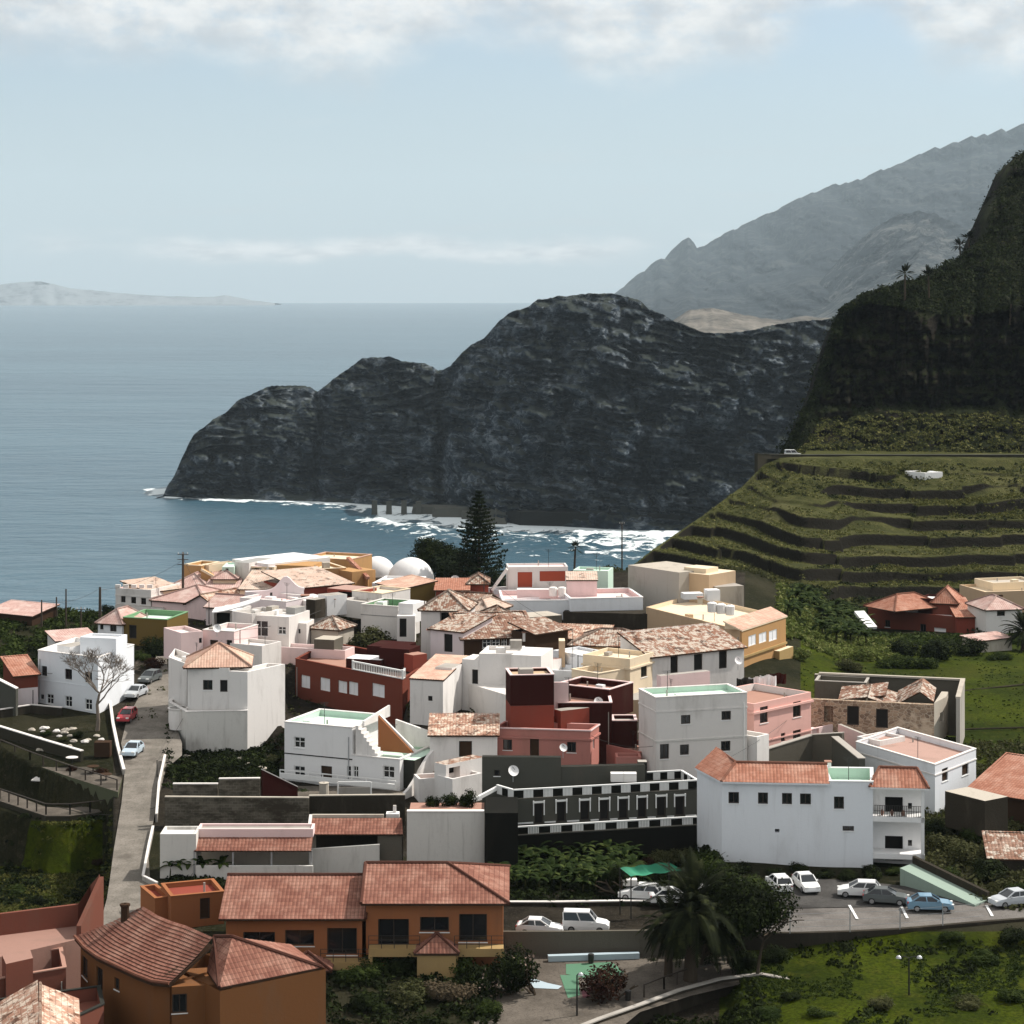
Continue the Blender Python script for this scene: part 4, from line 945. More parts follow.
# white house with pale green roof, centre left
def green_roof_house():
    Y = gY(780); z = CZ - (722 - HY) * Y / F; A = PZ(284.5, 722, z); B = PZ(352, 728, z); e = (B - A).normalized(); nb = Vector((-e.y, e.x, 0)); h = (778 - 723) * Y / F
    root = house('house', 'white two-storey house with pale green roof terraces and an orange stair gable', at=at_z(A, z - h))
    dp = 7.2
    volume(root, (ccw([A, B, B + nb * dp, A + nb * dp]), z), h, 'cleanwhite', [(294, 737, 305, 748, 'w'), (294, 766, 305, 777.5, 'w'), (321, 766, 332, 783, 'p'), (347, 766, 351, 777.5, 'w')], parapet=.55, floor='mint', inner='mint', coping='white', pt=.28, sink=2, bands=[(3.0, .10, .04, 'charcoal')])
    z2 = CZ - (749 - HY) * Y / F; A2 = at_z(B, z2) + e * .004; B2 = PZ(402, 751, z2); L = (B2 - A2).length
    volume(root, (ccw([A2, A2 + e * L, A2 + e * L + nb * dp, A2 + nb * dp]), z2), h - (z - z2), 'cleanwhite', [(353, 766, 358.5, 777.5, 'w'), (383, 766, 394.5, 778, 'w')], parapet=.4, floor='mint', inner='mint', coping='white', sink=2)
    Cc = A2 + e * L
    volume(root, (ccw([Cc + e * .004 + nb * .8, Cc + e * 1.2 + nb * .8, Cc + e * 1.2 + nb * dp, Cc + e * .004 + nb * dp]), z2 - .1), h - (z - z2), 'charcoal', floor='mint')
    # stepped parapet, stair and the orange-sided stair gable
    up = Vector((0, 0, 1)); m = MB()
    o = at_z(A2, z2) + e * .3 + nb * .25
    for k in range(8): m.box(o + e * (.1 + k * .30) + nb * .6, e, nb, .29, 1.2, max(.1, (z - z2 + .2) * (1 - k / 8)))
    m.build('roof_stairs', 'white', root)
    g = MB(); p = at_z(B, z + .0) + nb * 1.2 + e * .5; 
    q = [p, p + nb * 5.5]; w1 = Vector((0, 0, 2.3))
    g.prism([p - e * .0, p + e * .22, p + e * .22 + nb * 5.6, p + nb * 5.6], [p + up * .5, p + e * .22 + up * .5, p + e * .22 + nb * 5.6 + up * 1.1, p + nb * 5.6 + up * 1.1]); g.build('stair_gable', 'white', root)
    g = MB(); p2 = at_z(A2, z2) + e * 1.3 + nb * 3.0; v0, v1 = p2 + up * (z - z2 + .75), p2 + e * 3.8 + up * .1
    g.prism([p2, p2 + e * 3.8, p2 + e * 3.8 + nb * .25, p2 + nb * .25], [v0, v1, v1 + nb * .25, v0 + nb * .25]); g.build('stair_flank', 'orange', root)
    g = MB(); p2 = p2 + nb * .254; v0, v1 = p2 + up * (z - z2 + .85), p2 + e * 4.0 + up * .2
    g.prism([p2, p2 + e * 4.0, p2 + e * 4.0 + nb * .25, p2 + nb * .25], [v0, v1, v1 + nb * .25, v0 + nb * .25]); g.build('stair_flank', 'white', root)
    p3 = at_z(A2, z2) + e * 1.6 + nb * (dp - 1); g = MB(); g.prism([p3, p3 + e * 6.6, p3 + e * 6.6 + nb * .3, p3 + nb * .3], [p3 + up * 2.5, p3 + e * 6.6 + up * .9, p3 + e * 6.6 + nb * .3 + up * .9, p3 + nb * .3 + up * 2.5]); g.build('back_wall', 'white', root)
    # curved side wall sweeping down the steps
    g = MB(); w0 = at_z(Cc, 0) + e * 1.5 + nb * dp; pts = []
    for k in range(11):
        t = k / 10; pts.append(w0 + e * (1.0 * (1 - t) ** 2 - .6 * t) - nb * (t * (dp + 1.2)) + up * (z2 + 1.0 - t * 1.2 - 2.6 * sstep(.35, 1, t)))
    for a, b in zip(pts[:-1], pts[1:]): g.prism([at_z(a, z2 - 5), at_z(b, z2 - 5), at_z(b, z2 - 5) + e * .3, at_z(a, z2 - 5) + e * .3], [a, b, b + e * .3, a + e * .3])
    g.build('side_wall', 'white', root)
    s = MB()
    for k in range(9): s.box(at_z(Cc, z2 - 5.4 + k * .42) + e * 2.5 + nb * (k * .55 - .6), e, nb, 1.5, .54, .4)
    s.build('side_steps', 'tile_old', root)
    f = MB(); f.bar(at_z(A, z - h + .9) - nb * .9, at_z(A2 + e * L, z - h + .9) - nb * .9, .08, .10); f.bar(at_z(A, z - h + .35) - nb * .9, at_z(A2 + e * L, z - h + .35) - nb * .9, .2, .5)
    for k in range(9): q = A + (A2 + e * L - A) * (k / 8) - nb * .9; f.bar(at_z(q, z - h), at_z(q, z - h + .9), .1)
    f.build('front_fence', 'trim', root)
green_roof_house()

# tiled white cottage right of it and its annexes
r, Q, h = bld('cottage', 'small white cottage with a mottled tile roof, left of the salmon-pink house', 792, (430, 735), (497, 735), d=4.6, mat='white', pyb=785, wins=[(459, 741, 472, 757, 'b')], floor=None, cat='house', Y=gY(787))
shed_roof(r, Q[0], Q[1], 1.2, 'tile_lichen', over=.25, low=0)[1].build('gable', 'white', r)
sub(r, 792, (446, 765), (484, 757), d=1.6, mat='white', h=3.4, Y=gY(794), floor='tile_old', wins=[(449, 767, 460, 781, 'o')])
sub(r, 792, (419, 779), (452, 777), d=2.2, mat='white', h=2.6, Y=gY(800), parapet=.6, floor='terracotta')
sub(r, 792, (452.5, 779), (482, 773), d=2.2, mat='white', h=3.0, Y=gY(800), parapet=.6, floor='terracotta')
o = freewall('retaining_wall', 'tall stained grey-white rendered retaining wall below the planted terrace, beside the orange house', [P(407, 868, gY(866)), P(446, 868, gY(866)), P(484.5, 868, gY(866))], 4.9, .5, 'dirtywhite', cap='white'); 
MATS['grey']
sub(o, 0, (409, 812), (484, 812), d=3.5, mat='grey', h=1.5, Y=gY(866) + .6, floor='terracotta', name='planter')

# orange houses at the bottom
def orange_house():
    Y = gY(968); z = CZ - (917 - HY) * Y / F
    A, B = PZ(226, 917, z), PZ(362, 917, z); e = (B - A).normalized(); nb = Vector((-e.y, e.x, 0)); h = (975 - 917) * Y / F
    root = house('house', 'long orange two-storey house with two tiled roofs and balconies, at the bottom centre', at=at_z(A, z - h)); up = Vector((0, 0, 1))
    Cq = PZ(502, 905, z + .95); L1 = (B - A).length; dp = 7.5
    volume(root, (ccw([A, B, B + nb * dp, A + nb * dp]), z), h, 'orange', [(243, 932, 275, 960, 'd'), (285, 930, 314, 946, 'd'), (327, 928, 357, 955, 'd')], floor=None, sink=2, recess=.35)
    p = [A - e * .5 - nb * .6, B + e * .3 - nb * .6]; ri = 1.95
    ridge0, ridge1 = A - e * .5 + nb * 4.6 + up * ri, B + e * .3 + nb * 4.6 + up * ri; bk0, bk1 = A - e * .5 + nb * 9, B + e * .3 + nb * 9
    roof_planes(root, [[p[0], p[1], ridge1, ridge0], [bk1, bk0, ridge0, ridge1]], 'tile_red', ridges=[(ridge0, ridge1), (p[1], ridge1)], under='wood')
    z2 = z + 1.15; B2 = B + e * .3; L2 = (PZ(502, 906, z2) - at_z(B2, z2)).length; A2 = at_z(B2, z2); C2 = A2 + e * L2
    volume(root, (ccw([A2, C2, C2 + nb * dp, A2 + nb * dp]), z2), h + 1.15, 'orange', [(378, 919, 409, 946, 'd'), (420, 917, 449, 932, 'd'), (459, 914, 487, 942, 'd')], floor=None, sink=2, recess=.35)
    q0, q1 = A2 - e * .35 - nb * .6, C2 + e * .5 - nb * .6; r0, r1 = A2 - e * .35 + nb * 4.5 + up * 1.75, C2 - e * 4.3 + nb * 4.5 + up * 1.75; k0, k1 = A2 - e * .35 + nb * 10.2, C2 + e * .5 + nb * 10.2
    roof_planes(root, [[q0, q1, r1, r0], [q1, k1, r1], [k1, k0, r0, r1]], 'tile_red', ridges=[(r0, r1), (q1, r1), (k1, r1), (q0, r0)], under='wood')
    # balconies
    def balc(px0, px1, pys, zz, off):
        a = PZ(px0, pys, zz); b = PZ(px1, pys, zz); a = A + e * (a - A).dot(e) - nb * off; b = A + e * (b - A).dot(e) - nb * off; a.z = b.z = zz; m = MB()
        m.prism([a - up * .6, b - up * .6, b + nb * off - up * .6, a + nb * off - up * .6], [a, b, b + nb * (off - .004), a + nb * (off - .004)]); m.build('balcony', 'yellow', root)
        railing(root, [a + nb * .1, b + nb * .1], .95, .9, 'iron', 'railing', 3, .035)
    zb = z - 3.05
    balc(322, 372, 957, zb, 1.2); balc(369, 420, 947, zb + 1.0, 1.2); balc(455, 504, 942, zb + 1.0, 1.2)
    for px, zz in ((370, zb + 1.1), (456, zb + 1.0), (503, zb + 1.0), (324, zb)):
        a = PZ(px, 950, zz); a = A + e * (a - A).dot(e) - nb * 1.15; m = MB(); m.bar(at_z(a, zz - .6), at_z(a, zz - 4), .35, .3); m.build('pillar', 'yellow', root)
    # little pyramid porch roof
    a = PZ(437, 953, zb + .6); a = A + e * (a - A).dot(e) - nb * 1.2; c = at_z(a, zb + .9); s = 1.7; bs = [c - e * s - nb * .9, c + e * s - nb * .9, c + e * s + nb * 1.1, c - e * s + nb * 1.1]; ap = c + up * 1.25 + nb * .1
    roof_planes(root, [[bs[0], bs[1], ap], [bs[1], bs[2], ap], [bs[3], bs[0], ap]], 'tile_red', ridges=[(bs[0], ap), (bs[1], ap)], name='porch_roof')
    m = MB(); m.box(at_z(c, zb - 3), e, nb, 2.9, 1.6, 3.85); m.build('porch', 'yellow', root)
    # two small roofs at the left over the stair
    for dx, dz in ((272, .1), (308, -.35)):
        a = PZ(dx, 958, zb + .4); a = A + e * (a - A).dot(e) - nb * 1.8; c = at_z(a, zb + .2 + dz); bs = [c - e * 1.9 - nb * 1.1, c + e * 1.9 - nb * 1.1, c + e * 1.9 + nb * 1.2, c - e * 1.9 + nb * 1.2]; ap = c + up * 1.1
        roof_planes(root, [[bs[0], bs[1], ap], [bs[1], bs[2], ap], [bs[3], bs[0], ap]], 'tile_red', ridges=[(bs[0], ap), (bs[1], ap)], name='porch_roof'); m = MB(); m.box(at_z(c, zb - 3), e, nb, 2.6, 1.7, 3.2 + dz); m.build('porch', 'yellow', root)
orange_house()
def front_house():
    # curved orange house at the bottom left, shade in its wall colour, with the big tiled roof
    Y = 152.0; z = CZ - (936 - HY) * 161.0 / F
    up = Vector((0, 0, 1))
    prof = [(74.5, 937), (84, 948), (97, 957.5), (115, 966), (135, 975.5), (152, 982), (169, 984)]
    eave = [PZ(x, y, z) for x, y in prof]; ht = 2.6; top_px = [(140, 908.5), (143, 907), (150, 911), (158, 916), (170, 921), (186, 926), (213, 938)]
    rid = [PZ(x, y, z + ht) for x, y in top_px]
    root = house('house', 'curved orange house with a broad swept tile roof in the bottom left foreground', at=at_z(eave[-1], z - 7))
    mb = MB()
    ctr = sum(eave, Vector()) / len(eave)
    ins = [p + (Vector((ctr.x + 4, ctr.y + 6, z)) - p).normalized() * .45 for p in eave]
    # walls follow the eave
    wins = {0: [], 1: [(82, 958, 87, 977)], 2: [(97, 969, 103, 991)], 3: [(114, 978, 119, 990)]}
    base = [at_z(p, z) for p in ins]; back = [at_z(rid[-1], z) + Vector((1, 2.5, 0)), at_z(rid[3], z) + Vector((0, 3.5, 0)), at_z(rid[0], z) + Vector((-1, 2.5, 0))]
    poly = ccw(base + back)
    volume(root, (poly, z - .02), 9, 'orange_shaded', [(82, 957, 87.5, 978), (96.5, 968, 103.5, 992), (114.5, 978, 119.5, 990)], floor=None, sink=2)
    # roof quads between eave and ridge, tiled
    planes = []
    n = len(eave)
    for i in range(n - 1):
        a, b, c, d = eave[i], eave[i + 1], rid[i + 1], rid[i]
        if (b - a).length > .3: planes.append([a, b, c]); planes.append([a, c, d])
    mbt = MB(); sl = MB()
    # one smooth corrugated sheet
    U, V = 150, 26; acc = [0]
    for i in range(n - 1): acc.append(acc[-1] + (eave[i + 1] - eave[i]).length + .5 * (rid[i + 1] - rid[i]).length)
    def at(path, s):
        s = min(max(s, 0), 1) * acc[-1]; i = max(j for j in range(n) if acc[j] <= s + 1e-9); i = min(i, n - 2); f = (s - acc[i]) / (acc[i + 1] - acc[i]); return path[i].lerp(path[i + 1], f)
    rows = 17
    for iv in range(rows):
        v0, v1 = iv / rows, (iv + 1) / rows
        for iu in range(U * 2):
            u0, u1 = iu / (U * 2), (iu + 1) / (U * 2); o0 = .045 * abs(math.sin(math.pi * u0 * U / 1.6)); o1 = .045 * abs(math.sin(math.pi * u1 * U / 1.6))
            sag = lambda v: Vector((0, 0, -.12 * math.sin(math.pi * v)))
            p = at(eave, u0).lerp(at(rid, u0), v0) + sag(v0) + up * (o0 + .05); q = at(eave, u1).lerp(at(rid, u1), v0) + sag(v0) + up * (o1 + .05)
            r_ = at(eave, u1).lerp(at(rid, u1), v1) + sag(v1) + up * (o1 + .0); t = at(eave, u0).lerp(at(rid, u0), v1) + sag(v1) + up * (o0 + .0)
            k = U / 1.6; mbt.poly([p, q, r_, t], uv=[(u0 * k, iv + .02), (u1 * k, iv + .02), (u1 * k, iv + .98), (u0 * k, iv + .98)])
    ro = mbt.build('roof', 'tile_red', root)
    for i in range(n - 1): a, b, c, d = eave[i], eave[i + 1], rid[i + 1], rid[i]; dz = Vector((0, 0, .42)); sl.prism([a - dz * .6, b - dz * .6, c - dz * 1.6, d - dz * 1.6], [a - up * .06, b - up * .06, c - dz * 1.2, d - dz * 1.2])
    sl.build('eaves', 'wood', ro)
    e = MB(); e.tube([p + up * .06 for p in eave], .12, 6); e.build('eave_tiles', 'tile_orange', ro)
    # right wing with its own hipped roof
    z3 = z + .1; a = PZ(171, 986, z3 - .3); 
    R = [PZ(219, 988, z3), PZ(320, 966, z3), PZ(262, 947, z3), PZ(213, 939, z3 + 0)]
    ap0 = PZ(214, 937, z3 + 1.9); ap1 = PZ(232, 937, z3 + 2.3)
    c0, c1, c2, c3 = PZ(219, 988, z3), PZ(322, 967.5, z3), at_z(ap1 + Vector((3.5, 6, 0)), z3), PZ(207, 971, z3)
    roof_planes(root, [[c0, c1, ap1], [c1, c2, ap1], [c0, ap1, ap0], [c3, c0, ap0]], 'tile_red', ridges=[(c0, ap0), (c1, ap1), (ap0, ap1)], under='wood', name='roof')
    w0 = PZ(220, 991, z3 - .15); w1 = PZ(327, 978, z3 - .15); w1 = c1 + (c0 - c1).normalized() * -.25; wv = (at_z(w1, z3) - at_z(w0, z3)).normalized(); wn = Vector((-wv.y, wv.x, 0)); w0 = at_z(w0, z3 - .15)
    L = (at_z(c1, 0) - at_z(w0, 0)).length + .3
    volume(root, (ccw([w0, w0 + wv * L, w0 + wv * L + wn * 8, w0 + wn * 8]), z3 - .15), 9, 'orange_shaded', [], floor=None, sink=1)
    # recess between the two roofs
    q0 = PZ(169, 988, z3 - .2); q1 = PZ(219, 990, z3 - .2); q1 = q1 + Vector((0, 1.6, 0)); q0 = q0 + Vector((.1, .5, 0))
    volume(root, (ccw([at_z(q0, z3 - .3), at_z(q1, z3 - .3), at_z(q1, z3 - .3) + Vector((0, 4, 0)), at_z(q0, z3 - .3) + Vector((0, 4, 0))]), z3 - .3), 9, 'orange_shaded', [(172, 994, 187, 1013), (207, 998, 216, 1018)], floor='orange_shaded', sink=1)
    m = MB(); m.lathe(PZ(125, 908, z + ht) - up * 1.0, [(.3, 0), (.3, 1.1), (.38, 1.15), (.38, 1.3), (.1, 1.35)], 8); m.build('chimney', 'wood', root)
front_house()
# wall with door between the two orange houses
r, Q, h = bld('outbuilding', 'low orange flat-roofed wing with a brown door, behind the curved tiled house', 930, (171, 897), (224, 892), d=4, mat='orange', pyb=920, cat='outbuilding', Y=gY(924), wins=[(200, 898, 210, 919, 'p')], parapet=.3, floor='brick_red', coping='orange')
sub(r, 0, (155, 899), (171, 897), d=4, mat='orange', h=2.4, Y=gY(924), parapet=.3, floor='brick_red', coping='orange')

# salmon terraces bottom left
def salmon_terraces():
    Y = 166.0; z = CZ - (925 - HY) * Y / F; up = Vector((0, 0, 1))
    root = house('house', 'salmon-red walled roof terraces at the left edge, beside the foot of the street', at=Vector((-40, 166, z - 4)))
    c = lambda px, py, zz=None: PZ(px, py, z if zz is None else zz)
    # floor terrace slab
    vol_ = [c(-40, 944), c(62, 922), c(88, 915), c(90, 936), c(66, 942), c(-40, 966)]
    m = MB(); m.prism([v - up * 4 for v in vol_], vol_); m.build('terrace', 'courtfloor', root)
    # back wall rising to a point at the street
    w = [PZ(-40, 919, z + 1.6), PZ(78, 904.5, z + 1.6), PZ(90, 899, z + 1.6), PZ(99, 903, z + 1.6)]; tops = [1.6, 1.6, 2.6, 3.7]
    m = MB()
    for i in range(3):
        a, b = at_z(w[i], z), at_z(w[i + 1], z); n = Vector((0, .35, 0)); m.prism([a - up * 3, b - up * 3, b - up * 3 + n, a - up * 3 + n], [a + up * tops[i], b + up * tops[i + 1], b + up * tops[i + 1] + n, a + up * tops[i] + n])
    a, b = at_z(w[3], z), at_z(w[3], z) + Vector((-1.0, -3.6, 0)); n = Vector((.35, 0, 0)); m.prism([a - up * .4, b - up * .4, b - up * .4 + n, a - up * .4 + n], [a + up * 3.6, b + up * .9, b + up * .9 + n, a + up * 3.6 + n])
    m.build('terrace_wall', 'courtred', root)
    # sunk court, lower walls
    Q1 = polyz(159, (30, 958), [(-40, 962), (62, 948), (66, 968), (-40, 986)]); volume(root, Q1, 5, 'courtred', parapet=1.6, floor='courtred', coping='terracotta', name='court_wall')
    Q2 = polyz(152, (30, 985), [(-40, 990), (100, 972), (104, 990), (60, 1010), (-40, 1015)]); volume(root, ([at_z(v, Q2[1] - 1) for v in Q2[0]], Q2[1] - 1), 4, 'courtred', parapet=.9, floor='courtred', coping='charcoal', name='court_wall')
    Q3 = polyz(156, (30, 955), [(2, 955), (30, 949), (33, 958), (6, 964)]); volume(root, Q3, 2.5, 'courtred', floor='courtfloor', name='stair_head')
salmon_terraces()
r = house('house', 'tile-roofed house cut by the bottom left corner, with a pale mottled hip roof', at=Vector((-34, 141, 88)))
z = CZ - (1010 - HY) * 143 / F; c = lambda px, py, dz=0: PZ(px, py, z + dz)
ap = c(40, 984, 1.2); l0, l1, m0, m1 = c(-6, 1005), c(-2, 1040), c(40, 1045, 1.2), c(81, 1033); rr = c(79, 999)
roof_planes(r, [[l0, l1, m0, ap], [m1, rr, ap, m0]], 'tile_lichen', ridges=[(ap, m0)], under='wood')
volume(r, (ccw([at_z(v, z - .2) for v in (l0 + Vector((.4, 0, 0)), l1 + Vector((.4, 0, 0)), m1 - Vector((.4, 0, 0)), rr - Vector((.4, .3, 0)))]), z - .2), 6, 'orange_shaded', floor=None)
# ===== the street side, left =====
r, Q, h = bld('house', 'white two-storey house behind the bare tree, left of the parked cars in the street', 714, (38, 650.5), (98, 658), (134, 645), mat='bluewhite', pyb=714, parapet=.7, floor='cleanwhite', inner='cleanwhite', coping='white',
    wins=[(41.5, 666, 47, 676), (65, 669, 72, 679.5), (85, 672, 92, 682.5), (40.5, 694.5, 44, 699), (46.5, 694, 53.5, 704, 'w'), (65, 696, 72, 707, 'w'), (85, 699, 92, 710, 'w')], bands=[(3.2, .08, .03, 'bluewhite')], sink=2)
sub(r, 0, (80, 637), (116, 638.5), d=3, mat='bluewhite', h=2.6, Y=gY(714) + 3.2, floor='cleanwhite', parapet=.25)
sub(r, 0, (57, 645), (70, 647), d=3, mat='cleanwhite', h=1.4, Y=gY(714) + 4.5)
r, Q, h = bld('outbuilding', 'small dark red outbuilding with an orange tile roof at the far left', 700, (15, 676), (38, 674), d=4.5, mat='red', pyb=692, floor=None, cat='outbuilding', Y=gY(708)); shed_roof(r, Q[0], Q[1], 1.5, 'tile_orange', over=.3)[1].build('gable', 'red', r)
r, Q, h = bld('outbuilding', 'low white lean-to wall box below the dark red outbuilding at the left edge', 708, (17, 689), (38, 687), d=2.5, mat='lilac', pyb=708, cat='outbuilding', floor='cleanwhite')
r, Q, h = bld('house', 'small white house with a pink tile roof, behind the white street house', 645, (98, 623), (122, 624.5), d=6, mat='bluewhite', pyb=638, floor=None, wins=[(100, 624.5, 103.5, 629.5), (110, 624.5, 116.5, 631.5)])
hip_roof(r, Q[0], Q[1], 1.6, 'tile_glare_pink', over=.3)
r, Q, h = bld('house', 'low house with pale pink tile slope, directly behind the white street house roof', 655, (57, 641), (96, 638), d=4, mat='offwhite', pyb=650, floor=None, Y=gY(655)); shed_roof(r, Q[0], Q[1], .7, 'tile_glare_pink', over=.3)[1].build('gable', 'offwhite', r)
r, Q, h = bld('house', 'olive-ochre flat house with pale green roof terrace, left of the tiled roofs', 648, (123, 617.5), (167, 620), (188, 612), mat='olive', pyb=642, wins=[(129, 625, 136.5, 638.5, 'k')], parapet=.6, floor='mint', inner='greenroof', coping='greenroof')
r, Q, h = bld('house', 'pale grey-white house with three windows and knobbed parapet, nearest the sea at the far left', 612, (115.5, 588), (151, 590), d=8, mat='offwhite', pyb=608, wins=[(121, 596, 125.5, 602.5), (131, 597, 136, 603.5), (141, 598, 146, 604.5)], parapet=.7, floor='salmonfloor', inner='palepink', bands=[(.9, .12, .06, 'offwhite')])
for k in range(5): m = MB(); p = PZ(117.5 + k * 8, 588.2, Q[1]) + Vector((0, .3, 0)); m.box(p, (1, 0, 0), (0, 1, 0), .7, .45, .45); m.build('parapet_knob', 'offwhite', r)
sub(r, 0, (115, 605), (163, 608), d=2, mat='offwhite', h=2.2, Y=gY(612) - 1.5)
# ochre stair tower
r, Q, h = bld('stair_tower', 'ochre stair tower with a sloping flank standing against the sea, beside the utility pole', 596, (183, 565), (201, 566), d=5, mat='ochre', pyb=590, cat='tower', parapet=.4, floor='cream', coping='cream')
sub(r, 0, (201.2, 564), (209, 565), d=5, mat='cream', h=5, Y=gY(596) + .5, parapet=.3)
m = MB(); a = PZ(201, 568, Q[1]); a.z = Q[1] - .3; b = a + Vector((5.2, .4, -3.0)); n = Vector((0, 2.2, 0))
m.prism([at_z(a, a.z - 5), at_z(b, a.z - 5), at_z(b + n, a.z - 5), at_z(a + n, a.z - 5)], [a, b, b + n, a + n]); m.build('stair_flank', 'ochre', r)
m = MB(); m.bar(a + Vector((0, -.05, .1)), b + Vector((0, -.05, .1)), .3, .3); m.build('coping', 'cream', r)
# pink tiled roofs, pale with the glare put into the tile colour
def hiphouse(label, g, A, B, wallh, rise, tile, mat='offwhite', C=None, d=6, Y=None, wins=(), over=.3, name='house', pitch=.30, cat='house', ridge_frac=None):
    Y = Y or gY(g); Q = quad(Y, A, B, C, d); root = house(name, label, cat, None, basept(Q, wallh)); volume(root, Q, wallh, mat, wins, floor=None, sink=1.5)
    hip_roof(root, Q[0], Q[1], rise, tile, over=over, pitch=pitch, ridge_frac=ridge_frac); return root, Q
def shedhouse(label, g, A, B, wallh, rise, tile, mat='offwhite', C=None, d=6, Y=None, wins=(), over=.3, name='house', low=0, cat='house'):
    Y = Y or gY(g); Q = quad(Y, A, B, C, d); root = house(name, label, cat, None, basept(Q, wallh)); volume(root, Q, wallh, mat, wins, floor=None, sink=1.5)
    shed_roof(root, Q[0], Q[1], rise, tile, over=over, low=low)[1].build('gable', mat, root); return root, Q
def gabhouse(label, g, A, B, wallh, rise, tile, mat='offwhite', C=None, d=6, Y=None, wins=(), over=.3, along=0, name='house', cat='house', asym=.5):
    Y = Y or gY(g); Q = quad(Y, A, B, C, d); root = house(name, label, cat, None, basept(Q, wallh)); volume(root, Q, wallh, mat, wins, floor=None, sink=1.5)
    gable_roof(root, Q[0], Q[1], rise, tile, over=over, along=along, wall=mat, asym=asym); return root, Q
hiphouse('low house with a pale pink pyramid tile roof, just right of the utility pole', 603, (168, 588), (208, 589), 3, 1.7, 'tile_glare_pink', 'cream', d=8)
r, Q = shedhouse('ochre house with a long pale pink tile slope and one small window', 606, (206, 590), (236, 590), 3.2, 1.5, 'tile_glare_pink', 'ochre', d=8, wins=[(219, 592, 222, 595)])
hiphouse('long house with broken pinkish tile roofs behind the olive house', 618, (152, 600), (205, 604), 3, 1.7, 'tile_glare_pink', 'palepink', d=9)
gabhouse('small house with a crossing pink tile gable among the broken tile roofs', 622, (186, 603), (216, 606), 2.6, 1.3, 'tile_lichen', 'palepink', d=7, along=1)
gabhouse('house with low mottled pink tile gable left of the white curved-roof house', 628, (206, 606), (238, 608), 2.6, 1.2, 'tile_glare_pink', 'lilac', d=6)
shedhouse('narrow house with a cream lean-to tile roof facing the sea at the left', 604, (150, 592), (182, 588), 2.2, 1.0, 'tile_cream', 'cream', d=6)
# house with curved white awning etc.
r, Q, h = bld('house', 'white house with a curved white awning over a dark porch, left of the big-windowed house', 640, (212, 610), (236, 611), d=5, mat='offwhite', pyb=634, wins=[(214, 612, 230, 625, 'o')], parapet=.3, floor='cleanwhite', Y=gY(646))
m = MB(); a = PZ(213, 612, Q[1]); 
for k in range(8):
    t0, t1 = k / 8, (k + 1) / 8; f0 = lambda t: Vector((6.5 * t * .9, -1.0 + 0 * t, 1.5 * t ** 1.5)); m.prism([a + f0(t0), a + f0(t1), a + f0(t1) + Vector((0, 3, .2)), a + f0(t0) + Vector((0, 3, .2))], [v + Vector((0, 0, .12)) for v in (a + f0(t0), a + f0(t1), a + f0(t1) + Vector((0, 3, .2)), a + f0(t0) + Vector((0, 3, .2)))])
m.build('awning', 'cleanwhite', r)
r, Q, h = bld('house', 'small pinkish-white box house with brown shutters, right behind the pyramid-roofed white house', 668, (203, 630), (234, 632), d=6, mat='palepink', pyb=664, wins=[(210, 640, 218, 648, 'b'), (226.5, 640, 232, 651, 'k')], parapet=.5, floor='offwhite', coping='offwhite', Y=gY(672))
sub(r, 0, (181, 633), (203, 631), d=5, mat='palepink', h=3.6, Y=gY(672) + .4, parapet=.4, floor='offwhite', wins=[(199, 638, 202, 643)])
# pyramid roof white house, foreground of the street
Y = gY(738)
r = house('house', 'white house with an orange pyramid roof, right side of the street', at=P(207, 738, Y)); 
Qf = quad(Y, (169, 707), (185, 714.5), (170.5, 709), z=None) if False else None
z = CZ - (712 - HY) * Y / F; poly = ccw([PZ(168.5, 702, z), PZ(186, 712, z), PZ(247.5, 711, z), PZ(247.5, 700, z), PZ(175, 694, z)]); volume(r, (poly, z), 2.9, 'dirtywhite', parapet=.9, floor='white', sink=2.5, pt=.3, coping='white')
z2 = CZ - (668 - HY) * (Y + 1.5) / F; pl, _ = quad(Y + 1.6, (187.5, 667.8), (229, 668.5), None, 6.0); volume(r, (pl, z2), 5, 'white', [(203, 680, 212.5, 690), (220, 680, 227.5, 692, 'k')], floor=None)
z3 = z2; pq, _ = quad(Y + 2.2, (185, 667), (250, 666), None, 6.6); hip_roof(r, [at_z(v, z2) for v in pq], z2 + .02, 2.0, 'tile_pale', over=.2)
pr, zr = quad(Y + .9, (229, 671), (247.5, 672), (285, 664)); volume(r, (pr, zr), 7.4, 'white', parapet=.5, floor='offwhite', sink=2, pt=.3)
pl2, zl = quad(Y + 3.5, (168.5, 657), (187, 664), (193, 655)); volume(r, (pl2, zl), 6.5, 'white', [], parapet=.6, floor='offwhite', sink=1)
m = MB(); c = PZ(178, 708, z); m.lathe(at_z(c, z - 2.2), [(.9, 0), (1.0, .9), (1.0, 2.0), (1.12, 2.25), (.9, 2.25)], 14); m.build('round_balcony', 'white', r)
